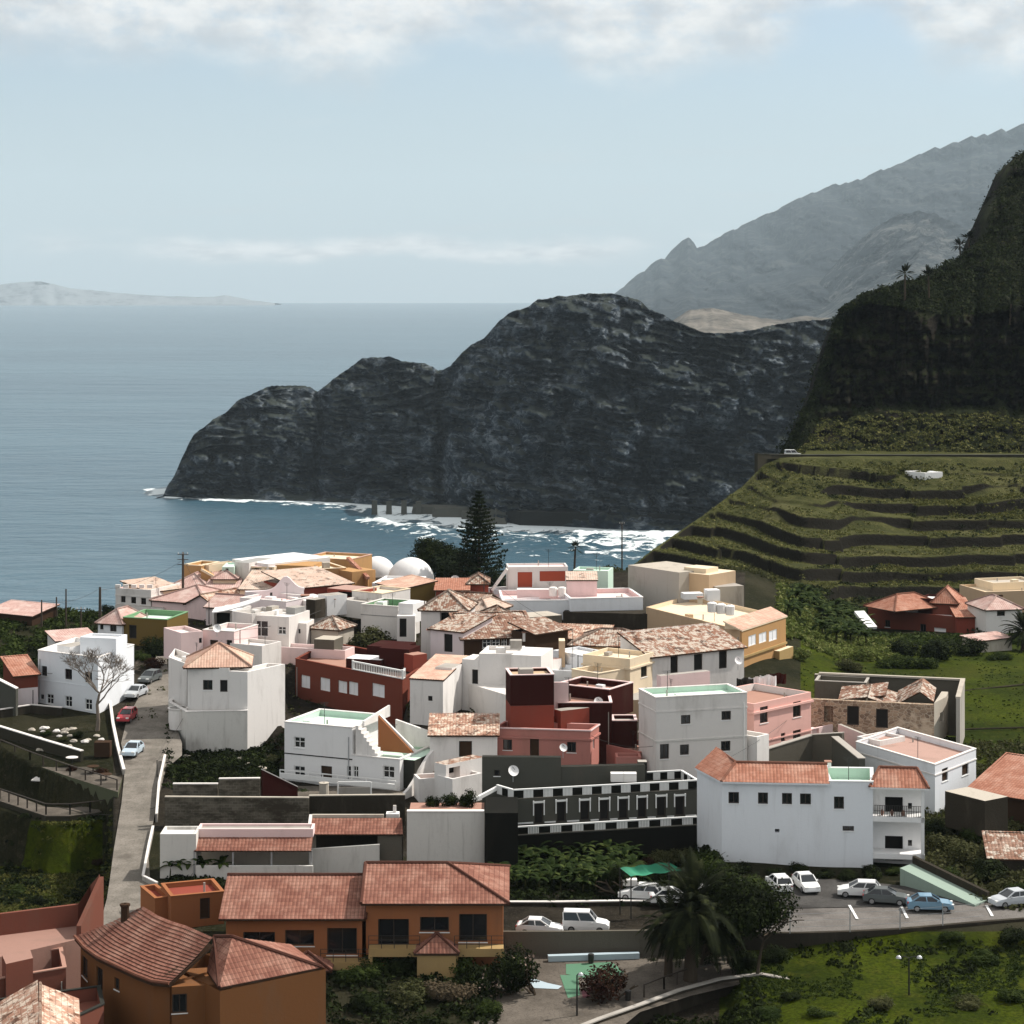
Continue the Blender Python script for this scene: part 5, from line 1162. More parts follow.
# dark red house
def red_house():
    Y = gY(706); z = CZ - (680 - HY) * Y / F; A, B, Cc = PZ(295.5, 659, z), PZ(402.5, 680, z), PZ(431, 661, z)
    root = house('house', 'dark brick-red house with white shutters and a white corner balustrade, middle of the village', at=at_z(B, z - 4)); Dd = A + Cc - B
    poly = ccw([A, B, Cc, Dd])
    volume(root, (poly, z), 4.6, 'red', [(301, 675.5, 310, 688, 's'), (320, 678, 330, 691, 's'), (338, 681, 347, 693, 's'), (348.5, 682, 358, 695, 's'), (372, 684, 384.5, 697, 's')], parapet=.7, floor='terracotta', inner='maroon', coping='red', sink=2.5)
    e = (B - A).normalized(); n = Vector((-e.y, e.x, 0)); up = Vector((0, 0, 1)); p0 = A + e * (B - A).length * .55; 
    balustrade(root, [at_z(p0, z + .09), at_z(B, z + .09), at_z(B + (Cc - B).normalized() * .9, z + .09)], h=1.0, sp=.30)
    # roof blocks
    q, zz = quad(Y + 9.0, (346, 656), (381, 658), None, 3.0); volume(root, (q, z + .7), 1.5, 'maroon', floor='cleanwhite', name='roof_block')
    q, zz = quad(Y + 8.5, (379, 650), (409, 652), None, 3.2); volume(root, (q, z + 2.0), 2.8, 'maroon', floor='maroon', name='roof_block')
    q, zz = quad(Y + 13, (367, 648), (402, 650), None, 4.5); volume(root, (q, z + 1.5), 2.4, 'maroon', floor='maroon', name='roof_block')
    q, zz = quad(Y + 7, (404, 660), (413, 662), None, 2.0); volume(root, (q, z + 1.6), 2, 'brick_red', floor='terracotta', name='roof_block')
red_house()
# white house group right of it
r, Q, h = bld('house', 'white house with a salmon tile slope, directly right of the dark red house', 727, (410, 678), (443, 680), (468, 662), mat='white', pyb=722, wins=[(428, 696, 432.5, 701)], floor=None, sink=2)
shed_roof(r, Q[0], Q[1], .7, 'tile_pale', over=.1)[1].build('gable', 'white', r)
sub(r, 0, (443.3, 676), (510, 696), d=5, mat='white', h=4.6, Y=gY(727) - .4, floor='offwhite')
r, Q, h = bld('house', 'plain white cube house with a dark door and parapet, above the red tower', 706, (468, 650), (479, 656), (479.5, 655), mat='white', pyb=690, vol=False)
pc, zc = quad(gY(712), (479, 653.5), (517, 654), (525, 646)); volume(r, (pc, zc), 5, 'white', parapet=.45, floor='offwhite', sink=2, pt=.2)
pc, zc = quad(gY(712) + .3, (462, 659), (478.8, 660), None, 3.5); volume(r, (pc, zc), 4.5, 'white', [(472, 669.5, 478, 685.5, 'k')], floor='offwhite', sink=2)
m = MB(); m.box(P(516, 648, gY(712) + 3), (1, 0, 0), (0, 1, 0), 1.3, 1.2, .9); m.build('roof_tank', 'concrete', r)
sub(r, 0, (452, 668), (461.8, 664), d=2, mat='white', h=5, Y=gY(712) + .6)
r, Q, h = bld('house', 'cluster house of small white boxes with a curved front parapet, behind the maroon house', 706, (533, 669), (590, 672), d=4, mat='bluewhite', pyb=692, parapet=.5, floor='cleanwhite', Y=gY(706))
sub(r, 0, (525, 661), (541, 663), d=4, mat='white', h=4, Y=gY(703), floor='tile_glare_pink', wins=[(534, 668, 541, 678, 'k')]); sub(r, 0, (553, 650), (591, 657), d=4, mat='bluewhite', h=4.4, Y=gY(701), floor='white', parapet=.3)
sub(r, 0, (541, 656), (553, 648), d=3.4, mat='white', h=4, Y=gY(701) - .8, floor='white'); sub(r, 0, (559, 641), (565, 641), d=2, mat='tan', h=3, Y=gY(698) + 1, floor='cream')
# brown tiled house with white-framed windows
r, Q, h = bld('house', 'long dark house under a brown tile roof with white-framed glazed windows', 668, (463, 639), (535, 636.5), d=6.5, mat='wood', pyb=656, floor=None, wins=[(482.5, 638, 491, 648, 'w'), (491.8, 638, 500, 648, 'w'), (501.5, 638, 507, 647.5, 'w'), (509, 638, 520, 647, 'w')], sink=2, Y=gY(676))
shed_roof(r, Q[0], Q[1], 2.1, 'tile_brown', over=.45)[1].build('gable', 'wood', r)
q, zz = quad(gY(676) + .2, (535.5, 634), (568, 629), None, 4); volume(r, (q, zz), 3, 'wood', floor=None); shed_roof(r, q, zz, 1.0, 'tile_brown', over=.35)
q, zz = quad(gY(676) + 6, (487, 622), (522, 620), None, 5); volume(r, (q, zz), 3, 'wood', floor=None); hip_roof(r, q, zz, 1.5, 'tile_brown', over=.3)
shedhouse('lilac-white house with one tall dark window, left of the glazed brown house', 676, (430.5, 628.5), (463, 632), 5.6, 1.3, 'tile_old', 'lilac', d=6, Y=gY(680), wins=[(444, 634, 452.5, 652, 'k')])
hiphouse('stone-cornered white tower house with a mottled pyramid roof, below the white domes', 660, (421, 610), (466, 611), 6, 2.0, 'tile_old', 'offwhite', d=6.5, Y=gY(664), wins=[(440, 612.5, 452, 622, 'o')], over=.35)
r, Q, h = bld('house', 'white house with a dark green roof terrace, left of the stone-cornered tower house', 640, (361, 604.5), (398, 607), d=6, mat='offwhite', pyb=630, parapet=.7, floor='greenroof', inner='greenroof', coping='offwhite', bands=[(1.2, .1, .04, 'grey')], Y=gY(644))
sub(r, 0, (397, 616), (415, 616), d=3, mat='white', h=3.4, Y=gY(650), wins=[(399.5, 618.5, 406.5, 637, 'k')], floor='white')
sub(r, 0, (398.5, 603), (413, 604), d=3, mat='cleanwhite', h=2.4, Y=gY(648), floor='cleanwhite')
hiphouse('cottage with a broken dark red tile roof behind the bushes, left of the green-terraced house', 655, (311, 628), (338, 630), 2.8, 1.3, 'tile_old', 'palestone', d=4, Y=gY(656))
r, Q, h = bld('outbuilding', 'rough grey stone shed wall left of the bushes, below the broken red roof', 668, (314, 639), (334, 640), d=3, mat='greyblock', pyb=654, cat='outbuilding', floor='palestone')
# big windowed white house
r, Q, h = bld('house', 'white house with a large four-pane window and a small cube annex, left of centre', 666, (252, 615), (289, 617), d=6, mat='offwhite', pyb=645, wins=[(253.5, 620.5, 268, 636.5, 'w'), (278, 626.5, 286, 634.5, 'w')], parapet=.35, floor='white', Y=gY(660))
sub(r, 0, (232, 611), (252, 614), d=5, mat='offwhite', h=4.5, Y=gY(660) + 1, parapet=.4); sub(r, 0, (289, 622.5), (306.5, 623.5), (314, 619), mat='offwhite', h=3.4, Y=gY(656), wins=[(297, 629, 300.5, 633.5)], floor='white', parapet=.15)
sub(r, 0, (286, 607), (295, 608), d=2, mat='grey', h=1.7, Y=gY(652)); sub(r, 0, (266, 606.5), (272, 607), d=1.5, mat='palestone', h=1.3, Y=gY(652))
r, Q, h = bld('yard_wall', 'long pinkish-white yard wall in front of the large-windowed white house', 676, (230, 643), (262, 646), d=4, mat='offwhite', pyb=668, parapet=.4, floor='white', cat='wall', Y=gY(676))
sub(r, 0, (264, 646), (345, 650.5), d=3, mat='palepink', h=2.6, Y=gY(669), parapet=.4, floor='offwhite')
r, Q, h = bld('house', 'low house with a long lilac roof parapet, behind the large-windowed house', 640, (240, 598), (286, 602), d=6, mat='lilac', pyb=620, parapet=.5, floor='palepink', coping='white', Y=gY(640))
sub(r, 0, (286, 596), (306, 601), d=4, mat='white', h=3, Y=gY(636), floor='white'); sub(r, 0, (306, 599), (315, 600), d=2, mat='darkstone', h=2.4, Y=gY(638)); sub(r, 0, (318, 594), (327, 596), d=3, mat='cleanwhite', h=2.6, Y=gY(634))
r, Q, h = bld('house', 'lilac-white house with a curved gable top in front of the broad cream tiled roof', 632, (246, 592), (304, 590), d=1.2, mat='lilac', pyb=604, Y=gY(626), floor='lilac', wins=[(270, 592.5, 272.5, 596)])
m = MB(); a = PZ(246, 592, Q[1]); b = PZ(304, 590, Q[1]); 
for k in range(20):
    f = lambda t: 1.7 * math.exp(-((t - .68) / .16) ** 2) + .25 * t
    t0, t1 = k / 20, (k + 1) / 20; p, q = a.lerp(b, t0), a.lerp(b, t1); n = Vector((0, .5, 0)); m.prism([p + Vector((0, 0, .004)), q + Vector((0, 0, .004)), q + n + Vector((0, 0, .004)), p + n + Vector((0, 0, .004))], [p + Vector((0, 0, f(t0))), q + Vector((0, 0, f(t1))), q + n + Vector((0, 0, f(t1))), p + n + Vector((0, 0, f(t0)))])
m.build('curved_gable', 'lilac', r)
# broad cream roofs
r, Q = shedhouse('house under the broad cream tiled roof slope, in front of the ochre walls', 614, (240, 589), (298, 590), 2.4, 1.6, 'tile_cream', 'cream', d=7.5, Y=gY(616))
q, zz = quad(gY(616) + 1, (298.5, 588), (352, 583), None, 9); volume(r, (q, zz), 2.4, 'brick_red', floor=None); shed_roof(r, q, zz, 1.3, 'tile_cream', over=.3)
r, Q, h = bld('house', 'low house with a flat pale pink roof slab over dark openings near the sea', 590, (247, 566), (274, 567), d=7, mat='cream', pyb=580, floor='palepink', wins=[(250, 568, 262, 571.5, 'o'), (265, 568, 272, 571.5, 'o')], Y=gY(600))
r, Q, h = bld('house', 'long low ochre walled house behind the broad cream roof', 590, (275, 565), (311, 566), d=5, mat='ochre', pyb=578, floor='ochre', Y=gY(600))
r, Q, h = bld('house', 'long house under a bright white sloping roof facing the sea, left of the ochre terraces', 584, (268, 564), (330, 557), d=8, mat='white', pyb=575, floor='cleanwhite', Y=gY(594) + 4)
r, Q, h = bld('house', 'stepped ochre house with pale yellow terraces at the seaward edge, left of the domes', 590, (311, 570), (346, 568), d=7, mat='ochre', pyb=580, parapet=.3, floor='cream', coping='cream', Y=gY(600))
sub(r, 0, (303, 557.5), (350, 560), d=7, mat='ochre', h=3.0, Y=gY(600) + 8, parapet=.3, floor='cream', coping='tile_pale'); sub(r, 0, (334, 569), (352, 572), d=4, mat='ochre', h=3.4, Y=gY(604), floor='ochre')
q, zz = quad(gY(604) + 5, (350, 560), (352, 560), None, 9); m = MB(); a = P(348, 558, gY(600) + 5); b = P(368, 578, gY(604)); m.bar(a, b, .5, .4); m.build('ridge', 'tile_orange', r)
m = MB(); m.prism([at_z(a, a.z - 6), at_z(b, a.z - 6), at_z(b, a.z - 6) + Vector((0, 1, 0)), at_z(a, a.z - 6) + Vector((0, 1, 0))], [a - Vector((0, 0, .1)), b - Vector((0, 0, .1)), b + Vector((0, 1, -.1)), a + Vector((0, 1, -.1))]); m.build('sloping_wall', 'ochre', r)
hiphouse('small cream house with pale pink tiles, right of the ochre stair tower', 594, (213, 579), (236, 579), 2.4, 1.0, 'tile_glare_pink', 'cream', d=6, Y=gY(602))
r, Q, h = bld('house', 'pale greenish-white flat house with a round dark opening at the seaward edge', 588, (222, 567), (234, 567), d=5, mat='mint', pyb=580, floor='mint', wins=[(225.5, 568.5, 228.5, 572, 'o')], Y=gY(600), parapet=.2)
sub(r, 0, (234.3, 562), (249, 563), d=6, mat='offwhite', h=4.4, Y=gY(600) + .5, floor='grey'); 
# church domes
r = house('church', 'white church with two large hemispherical domes, left of the big dark tree', cat='church', at=P(400, 600, 318))
for px, pyt, Yd, rp in ((377.5, 556, 326, 17.8), (411, 557, 316, 23.2)):
    R_ = rp * Yd / F; c = P(px, pyt + rp * 1.02, Yd); m = MB(); pr = [(R_ * math.cos(a), R_ * math.sin(a)) for a in np.linspace(0, math.pi / 2 - .001, 14)]
    m.lathe(c, pr, 40); m.build('dome', 'cleanwhite', r, smooth=True); m = MB(); m.lathe(c + Vector((0, 0, -9)), [(R_ * 1.03, 0), (R_ * 1.03, 9.0), (R_ * .97, 9.0)], 24); m.build('drum', 'white', r)
    
q, zz = quad(300, (372, 583), (412, 584), None, 8); volume(r, (q, zz), 4, 'cleanwhite', floor='cleanwhite', name='nave', parapet=.3); q, zz = quad(298, (414, 580), (425, 580), None, 4); volume(r, (q, zz), 5, 'white', [(426, 582, 430, 589, 'o')], floor='cleanwhite', name='porch')
r, Q, h = bld('house', 'olive-brown gabled shed house between the ochre house and the domes', 612, (378, 583), (402, 589), d=5, mat='olive', pyb=594, floor=None, Y=gY(618)); shed_roof(r, Q[0], Q[1], .8, 'tile_pale', over=.3)[1].build('gable', 'olive', r)
r, Q, h = bld('house', 'flat cream-roofed white house in front of the domes', 625, (352, 591), (382, 594), d=6, mat='offwhite', pyb=602, parapet=.35, floor='cream', coping='cream', Y=gY(630)); sub(r, 0, (340, 599), (372, 603), d=4, mat='offwhite', h=2.2, Y=gY(636), parapet=.3, floor='concrete')
r, Q, h = bld('house', 'low house with a red side wall and dark opening below the broad cream roof', 622, (327, 588), (358, 591), d=4, mat='brick_red', pyb=600, Y=gY(626), wins=[(338, 591.5, 352, 597, 'o')], floor='salmonfloor')
shedhouse('low house with a flat orange-pink tile roof, right of the domes under the dark tree', 612, (436, 590), (468, 590), 2.6, .8, 'tile_orange', 'brick_red', d=6, Y=gY(618)); hiphouse('small house with faded brown tiles at the foot of the dark tree', 606, (468, 584), (488, 584), 2.4, 1.0, 'tile_brown', 'brick_red', d=5, Y=gY(614))
hiphouse('cottage under a pale stone-coloured ruined roof, right of the stone-cornered tower house', 636, (462, 610), (488, 612), 2.6, 1.3, 'tile_cream', 'palestone', d=6, Y=gY(642)); gabhouse('cottage with a dark green roof and pale timbers, above the brown tiled house', 628, (450, 604), (482, 606), 2.6, 1.2, 'tile_brown', 'darkstone', d=6, Y=gY(632))
# long white terrace house
r, Q, h = bld('house', 'long white house with pink roof terrace and two red garage doors, right of the conifer', 620, (502.5, 601), (570, 600.5), d=10, mat='bluewhite', pyb=612, parapet=.6, floor='palepink', inner='palepink', coping='cleanwhite', sink=1, Y=gY(628))
sub(r, 0, (570.3, 599), (643, 597.5), d=9, mat='bluewhite', h=3.0, Y=gY(628), parapet=.55, floor='palepink', inner='palepink', coping='cleanwhite', sink=1)
q, zz = quad(gY(628) + 2, (470, 589), (501.5, 600), None, 7); volume(r, (q, zz), 2.6, 'bluewhite', parapet=.5, floor='palepink', coping='cleanwhite', sink=1)
zf = zz; Yb = gY(628) + 11; q, zz = quad(Yb, (508, 567), (568, 566.5), None, 4); volume(r, (q, zz), 4, 'offwhite', [(517, 571.5, 533, 588, 'r'), (539, 570.5, 566, 582, 'r')], parapet=.2, floor='palepink', name='rear_wall')
q, zz = quad(gY(628) + 5, (567, 580), (597, 580), None, 3.4); volume(r, (q, zz), 2.6, 'palepink', floor=None, name='roof_room'); shed_roof(r, q, zz, .7, 'tile_cream', over=.15)
q, zz = quad(gY(628) + 4, (517, 589.5), (558, 589.5), None, 1.2); volume(r, (q, zz), 1.2, 'palepink', floor='cleanwhite', name='bench_wall'); q, zz = quad(gY(628) + 11, (573, 570), (608, 571), None, 4); volume(r, (q, zz), 3.4, 'mint', parapet=.3, floor='mint', name='rear_terrace')
m = MB(); a = P(492, 590, Yb - 1); b = P(507, 569, Yb - 1); m.bar(a, b, 1.2, .35); m.build('ramp_wall', 'offwhite', r)
for k, px in enumerate((553, 562)): m = MB(); m.lathe(P(px, 596, gY(628) + 3), [(.5, 0), (.55, 1.0), (.5, 1.15), (.1, 1.25)], 12); tag(m.build('roof_tank', 'tank'), ('left' if not k else 'right') + ' one of two round tanks on the pink terrace of the long white house', 'tank', 'round tanks on the pink terrace')
# back right of the village
r, Q, h = bld('house', 'tall windowless grey rendered building with a beige wing, at the back below the terraced hill', 615, (628, 565), (679, 572.5), d=7, mat='concrete', pyb=606, floor='palestone', Y=gY(622), sink=2)
sub(r, 0, (680.3, 572), (709, 575), d=6, mat='tan', h=5, Y=gY(622) - 1.0, floor='cream', coping=None); sub(r, 0, (684, 567), (706, 569), d=3, mat='cream', h=1.2, Y=gY(622) + .5, floor='cream'); sub(r, 0, (700, 582), (716, 587), d=4, mat='palestone', h=4, Y=gY(622) - 1)
def ochre_house():
    Y = gY(668); z = CZ - (630 - HY) * Y / F; A, B, Cc = PZ(646, 607, z), PZ(740, 630, z), PZ(784, 616, z)
    root = house('house', 'ochre three-storey house with white shutters, its long tan side wall facing left', at=at_z(B, z - 6)); up = Vector((0, 0, 1))
    poly = ccw([A, B, Cc, A + Cc - B]); volume(root, (poly, z), 7.0, 'tan', [], parapet=.5, floor='cream', inner='cream', sink=3)
    e = (Cc - B).normalized(); n = Vector((-e.y, e.x, 0)); m = MB()   # ochre facing on the sunny front
    wb = []
    m2 = MB(); m2.bar(B - n * .35 + up * -3.3, Cc - n * .35 + up * -3.3, .2, .25); m2.build('moulding', 'yellow', root)
    p0, p1 = B - e * .2 - n * .35, Cc + e * .3 - n * .35; q0, q1 = p0 + n * 2.3 + up * 1.0 - e * .4, p1 + n * 2.3 + up * 1.0; roof_planes(root, [[p0, p1, q1, q0]], 'tile_pale', under='cream', name='canopy_roof')
    g = MB(); g.prism([at_z(v, z) for v in (B + n * .1, Cc + n * .1, Cc + n * 2, B + n * 2)], [B + n * .1 + up * .1, Cc + n * .1 + up * .1, Cc + n * 2 + up * .95, B + n * 2 + up * .95]); g.build('roof_room', 'cream', root)
    L = (Cc - B).length; volume(root, (ccw([B - n * .25 + e * .02, Cc - n * .25, Cc - n * .004, B - n * .004 + e * .02]), z - .02), 9.5, 'ochre', [(748.5, 635, 756, 645.5, 's'), (759, 632.5, 766.5, 642.5, 's'), (769, 630, 777, 640.5, 's'), (759, 662, 765, 672, 's'), (771, 659, 776, 671, 's')], floor='ochre', name='facade', recess=.08)
    volume(root, (ccw([B + e * L * .72 - n * 1.0, B + e * (L + .6) - n * 1.0, B + e * (L + .6) - n * .26, B + e * L * .72 - n * .26]), z - 3.8), 5, 'yellow', [], floor='cream', name='bay')
    for w_ in ((672, 598.5, 12, 1.2), (692, 600, 8, 2.2)):
        m = MB(); m.box(P(w_[0] + 20, w_[1], Y + 9), (1, .2, 0), (-.2, 1, 0), w_[2] * .2, 1.6, w_[3] * .6); m.build('roof_room', 'cleanwhite', root)
    for k in range(3): m = MB(); m.lathe(P(712 + 9 * k, 612 + k * 1.5, Y + 6), [(.55, 0), (.6, 1.1), (.2, 1.3)], 10); m.build('water_tank', 'cleanwhite', root)
ochre_house()
r, Q = shedhouse('long white house with three tall dark doors under a mottled tile roof', 683, (651, 657), (744, 647), 4.4, 2.0, 'tile_old', 'white', d=6, Y=gY(690), wins=[(670.5, 656, 678, 673, 'k'), (694, 654, 702.5, 670, 'k'), (719, 650, 727, 668.5, 'k')])
r, Q, h = bld('house', 'cream house with two small windows and a moulded cornice, left of the long brown-tiled house', 706, (630, 659), (654, 652), d=6, mat='cream', pyb=700, wins=[(641, 665, 647, 677), (640.5, 688, 647, 695)], parapet=.5, floor='cream', bands=[(1.0, .2, .15, 'cream')], sink=2, Y=gY(704))
r, Q, h = bld('house', 'cream flat-walled house with an outside stair and balustraded terrace, centre right', 700, (563, 650), (631, 655), d=2, mat='cream', pyb=690, floor='tan', Y=gY(694) + 2, wins=[(592, 656, 597, 674, 'k')], sink=2)
sub(r, 0, (598, 674), (632, 668), d=4, mat='cream', h=4.5, Y=gY(712), parapet=.7, floor='cream', coping='cream', wins=[(613, 688, 628, 700, 'q')]); m = MB(); a = P(603, 673, gY(700)); b = P(628, 654, gY(700) + 1)
m.prism([at_z(a, a.z - 2), at_z(b, a.z - 2), at_z(b, a.z - 2) + Vector((0, 1, 0)), at_z(a, a.z - 2) + Vector((0, 1, 0))], [a, b, b + Vector((0, 1, 0)), a + Vector((0, 1, 0))]); m.build('stair', 'cream', r)
sub(r, 0, (620, 693), (634, 700), d=3, mat='tan', h=3, Y=gY(722)); 
hiphouse('long low house under rough pale brown tiles, behind the cream houses', 676, (570, 645), (648, 647), 2.6, 1.5, 'tile_old', 'tan', d=6.5, Y=gY(682)); shedhouse('narrow house with a tan wall and sandy tile roof, right of the glazed brown house', 668, (548, 638), (604, 640), 2.4, 1.0, 'tile_lichen', 'tan', d=5, Y=gY(674))
r, Q, h = bld('outbuilding', 'low dark stone outbuilding with a pale flat roof, under the long white terrace house', 640, (522, 618), (562, 615), d=4, mat='greyblock', pyb=632, floor='palestone', cat='outbuilding', Y=gY(646)); r, Q, h = bld('outbuilding', 'shaded dark stone wall and shed below the right end of the long white house', 640, (563, 612), (650, 614), d=5, mat='darkstone', pyb=634, floor='darkstone', cat='outbuilding', Y=gY(634))
# ruin at the right
def ruin():
    Y = gY(742); z = CZ - (703 - HY) * Y / F; A, B, Cc = PZ(808, 699, z), PZ(934, 705, z), PZ(948, 697, z); e = (B - A).normalized(); n = Vector((-e.y, e.x, 0)); up = Vector((0, 0, 1))
    root = house('ruined_house', 'roofless stone ruin with patches of broken tile roof, beside the green field', cat='ruin', at=at_z(B, z - 4))
    volume(root, (ccw([A, B, B + n * .7, A + n * .7]), z), 4.4, 'masonry', [(824, 706, 833, 722, 'o'), (847, 706, 859, 725, 'k'), (876, 709, 888, 728, 'k')], floor='masonry', sink=2)
    volume(root, (ccw([B + e * .01, B + e * 1.0 + n * 4, B + n * 7 + e * 1.0, B + n * 7 + e * .3]), z + .2), 4.2, 'palestone', [(940, 712, 944, 722, 'o')], floor='palestone', name='side_wall')
    D = A + n * 9.5; E = B + n * 9.5 + e * 2.2
    volume(root, (ccw([D - e * .5, E, E + n * .5, D - e * .5 + n * .5]), z + 1.0), 5, 'greyblock', floor='palestone', name='back_wall', coping=None, sink=1)
    m = MB(); m.prism([v + up * -5 for v in (E, B + e * 2.2 + n * 1, B + e * 2.6 + n * 1, E + e * .4)], [E + up * 1.05, B + e * 2.2 + n * 1 + up * .6, B + e * 2.6 + n * 1 + up * .6, E + e * .4 + up * 1.05]); m.build('side_wall', 'concrete', root)
    m = MB(); m.bar(E + up * 1.15 + e * .2, D + up * 1.15, .5, .18); m.bar(E + up * 1.2 + e * .2, B + e * 2.4 + n * 1 + up * .7, .5, .2); m.build('coping', 'palestone', root)
    volume(root, (ccw([D - e * 0 + n * -3.6, D + e * 5.5 + n * -3.6, D + e * 5.5 - n * .01, D - n * .01]), z + .9), 4, 'greyblock', parapet=.6, floor='palestone', coping='concrete', name='side_room')
    for (u0, u1, v0, v1, z0, z1, mt) in ((3, 8, 1.5, 5, -.2, .5, 'tile_brown'), (6.2, 9, .8, 4.5, .3, -.5, 'tile_old'), (9, 11.6, 1.2, 5.2, -.4, 1.1, 'tile_old'), (11.6, 13, 1.2, 5, 1.1, .1, 'tile_old')):
        p = [A + e * u0 + n * v0 + up * z0, A + e * u1 + n * v0 + up * z1, A + e * u1 + n * v1 + up * (z1 + .8), A + e * u0 + n * v1 + up * (z0 + .8)]
        roof_planes(root, [[p[0], p[1], p[2]], [p[0], p[2], p[3]]], mt, name='broken_roof')
ruin()
r = freewall('retaining_wall', 'dark broken retaining wall with a pale edge, behind the blue-white house roof', [P(760, 752, gY(772)), P(812, 736, gY(758)), P(843, 734, gY(764))], 0.1, .5, 'greyblock', cap='concrete', sink=4)
r = freewall('retaining_wall', 'dark slanting wall rising to the salmon-terraced white house from the blue-white house roof', [P(835, 738, 221), P(862, 760, 208)], .1, .6, 'darkgrey', cap='concrete', sink=5)
# far right houses
def far_right():
    r = house('house', 'dark red-walled house with several orange tile roofs and a white terrace, across the green field', at=P(905, 625, 330)); Y = 326
    q, z = quad(Y, (868, 608), (958, 617), None, 9); volume(r, (q, z), 4.2, 'red', [(885, 620, 890, 627), (920, 624, 926, 632), (934, 628, 946, 632, 's')], floor='cleanwhite', parapet=.2, sink=2.5)
    q, z2 = quad(Y + .1, (868, 606), (895, 611), None, 9.5); hip_roof(r, q, z2, 1.9, 'tile_orange', over=.5)
    q, z2 = quad(Y + 3, (932, 603), (957, 604), None, 7); volume(r, (q, z2), 3, 'red', floor=None); hip_roof(r, q, z2, 2.0, 'tile_orange', over=.3)
    q, z2 = quad(Y - 1, (957, 617), (975, 617), None, 8); volume(r, (q, z2), 3, 'brick_red', floor=None); shed_roof(r, q, z2, 1.8, 'tile_orange', over=.3)
    q, z2 = quad(Y + 4, (918, 598), (933, 599), None, 5); volume(r, (q, z2), 3, 'maroon', floor='cleanwhite', parapet=.3); m = MB(); m.bar(P(859, 612, Y - 1), P(872, 628, Y - 5), 1.6, .4); m.build('ramp', 'cleanwhite', r)
    for k in range(4): m = MB(); m.box(P(899 + k * 5, 605 + k, Y + 5), (1, 0, 0), (0, 1, 0), .8, .8, .8 + .2 * (k % 2)); m.build('roof_clutter', 'white' if k % 2 else 'maroon', r)
    r, Q, h = bld('house', 'beige two-level flat house at the right edge above the banana plot', 612, (985, 592), (1040, 590), d=9, mat='tan', pyb=604, Y=345, floor='cream', parapet=.4, wins=[(990, 595, 1003, 600, 'o')]); sub(r, 0, (993, 583), (1040, 581), d=6, mat='cream', h=2.2, Y=349, floor='palestone', parapet=.4)
    hiphouse('small white house with a dusty pink pyramid roof at the right edge', 630, (986, 610), (1022, 609), 3, 1.6, 'tile_glare_pink', 'white', d=7, Y=322, wins=[(997, 611, 1005, 616)])
    shedhouse('long pink-roofed shed by the palm at the right edge of the field', 644, (978, 641), (1012, 637), 1.2, .35, 'tile_glare_pink', 'palestone', d=3, Y=300, cat='shed', name='shed')
    r, Q = shedhouse('open carport shed with an orange tile roof at the right edge, beyond the blue-white house', 810, (968, 790), (1050, 803), 2.2, 2.2, 'tile_orange', 'wood', d=8, Y=gY(822), cat='shed', name='shed')
    r, Q, h = bld('shed', 'low shed with weathered corrugated panels below the carport roof, right edge', 830, (945, 791), (985, 801), d=3, mat='darkstone', pyb=824, Y=gY(840), floor='palestone', cat='shed')
    shedhouse('small brown stone shed cut by the right edge, below the weathered panels', 850, (990, 858), (1060, 860), 1.6, 1.3, 'tile_brown', 'darkstone', d=4, Y=gY(872), cat='shed', name='shed')
far_right()
r = bld('hut', 'tiny white hut below the coast road on the terraced hillside', 0, (905, 471), (925, 473), d=5, mat='cleanwhite', pyb=484, Y=Gp(915, 482).y, floor='cleanwhite', cat='hut', parapet=.3, wins=[(909, 476, 912, 480)])
shedhouse('low house with a broad pinkish tile roof alone at the left edge, against the sea', 626, (-14, 611.5), (32, 616), 3, 0.9, 'tile_glare_pink', 'wood', d=13, C=(57, 611), Y=gY(626))
# ===== street, parking, walls, sheds =====
def paving(name, c1, c2, c3, s=.4, rows=None, bd=.04):
    m, n, b, o = newmat(name); p = n.pos()
    col = n.mix(n.ramp(n.noise(p, s, 6, .65), .35, .65), c1, c2); v = n.new('ShaderNodeTexVoronoi', feature='DISTANCE_TO_EDGE'); v.inputs['Scale'].default_value = 3.0; n.put(v.inputs['Vector'], p)
    col = n.mix(n.math('MULTIPLY', n.ramp(v.outputs['Distance'], .08, .0), .5), col, tuple(x * .5 for x in c1)); col = n.mix(n.ramp(n.noise(p, s * .4, 4, .6), .56, .70), col, c3)
    n.put(b.inputs['Base Color'], col); n.put(b.inputs['Normal'], n.bump(v.outputs['Distance'], .4, bd)); MATS[name] = m
paving('cobbles', (.14, .126, .107), (.21, .188, .162), (.095, .083, .07)); paving('asphalt', (.055, .052, .049), (.075, .072, .068), (.04, .038, .036)); paving('pale_asphalt', (.12, .11, .10), (.165, .152, .14), (.085, .078, .072))
paving('plaza', (.085, .073, .06), (.13, .112, .093), (.05, .044, .036)); simple('paint_line', (.70, .70, .68), .8); simple('court_green', (.07, .17, .10), .9); simple('court_blue', (.36, .44, .48), .8); simple('court_dark', (.10, .025, .035), .9)
def ribbon(name, rows, mat, dz=.06, kind='structure', zfun=None):
    mb = MB(); prev = None
    for i in range(len(rows) - 1):
        (p0, l0, r0), (p1, l1, r1) = rows[i], rows[i + 1]
        for k in range(6):
            t = k / 6; py = p0 + (p1 - p0) * t; L = l0 + (l1 - l0) * t; R_ = r0 + (r1 - r0) * t; Y = gY(py)
            f = zfun or (lambda px, Y: base_z(Y)); cur = [Vector(((px - 512) * Y / F, Y, f(px, Y) + dz)) for px in (L, R_)]
            if prev: mb.poly([prev[0], prev[1], cur[1], cur[0]])
            prev = cur
    o = mb.build(name, mat); tag(o, kind=kind); return o
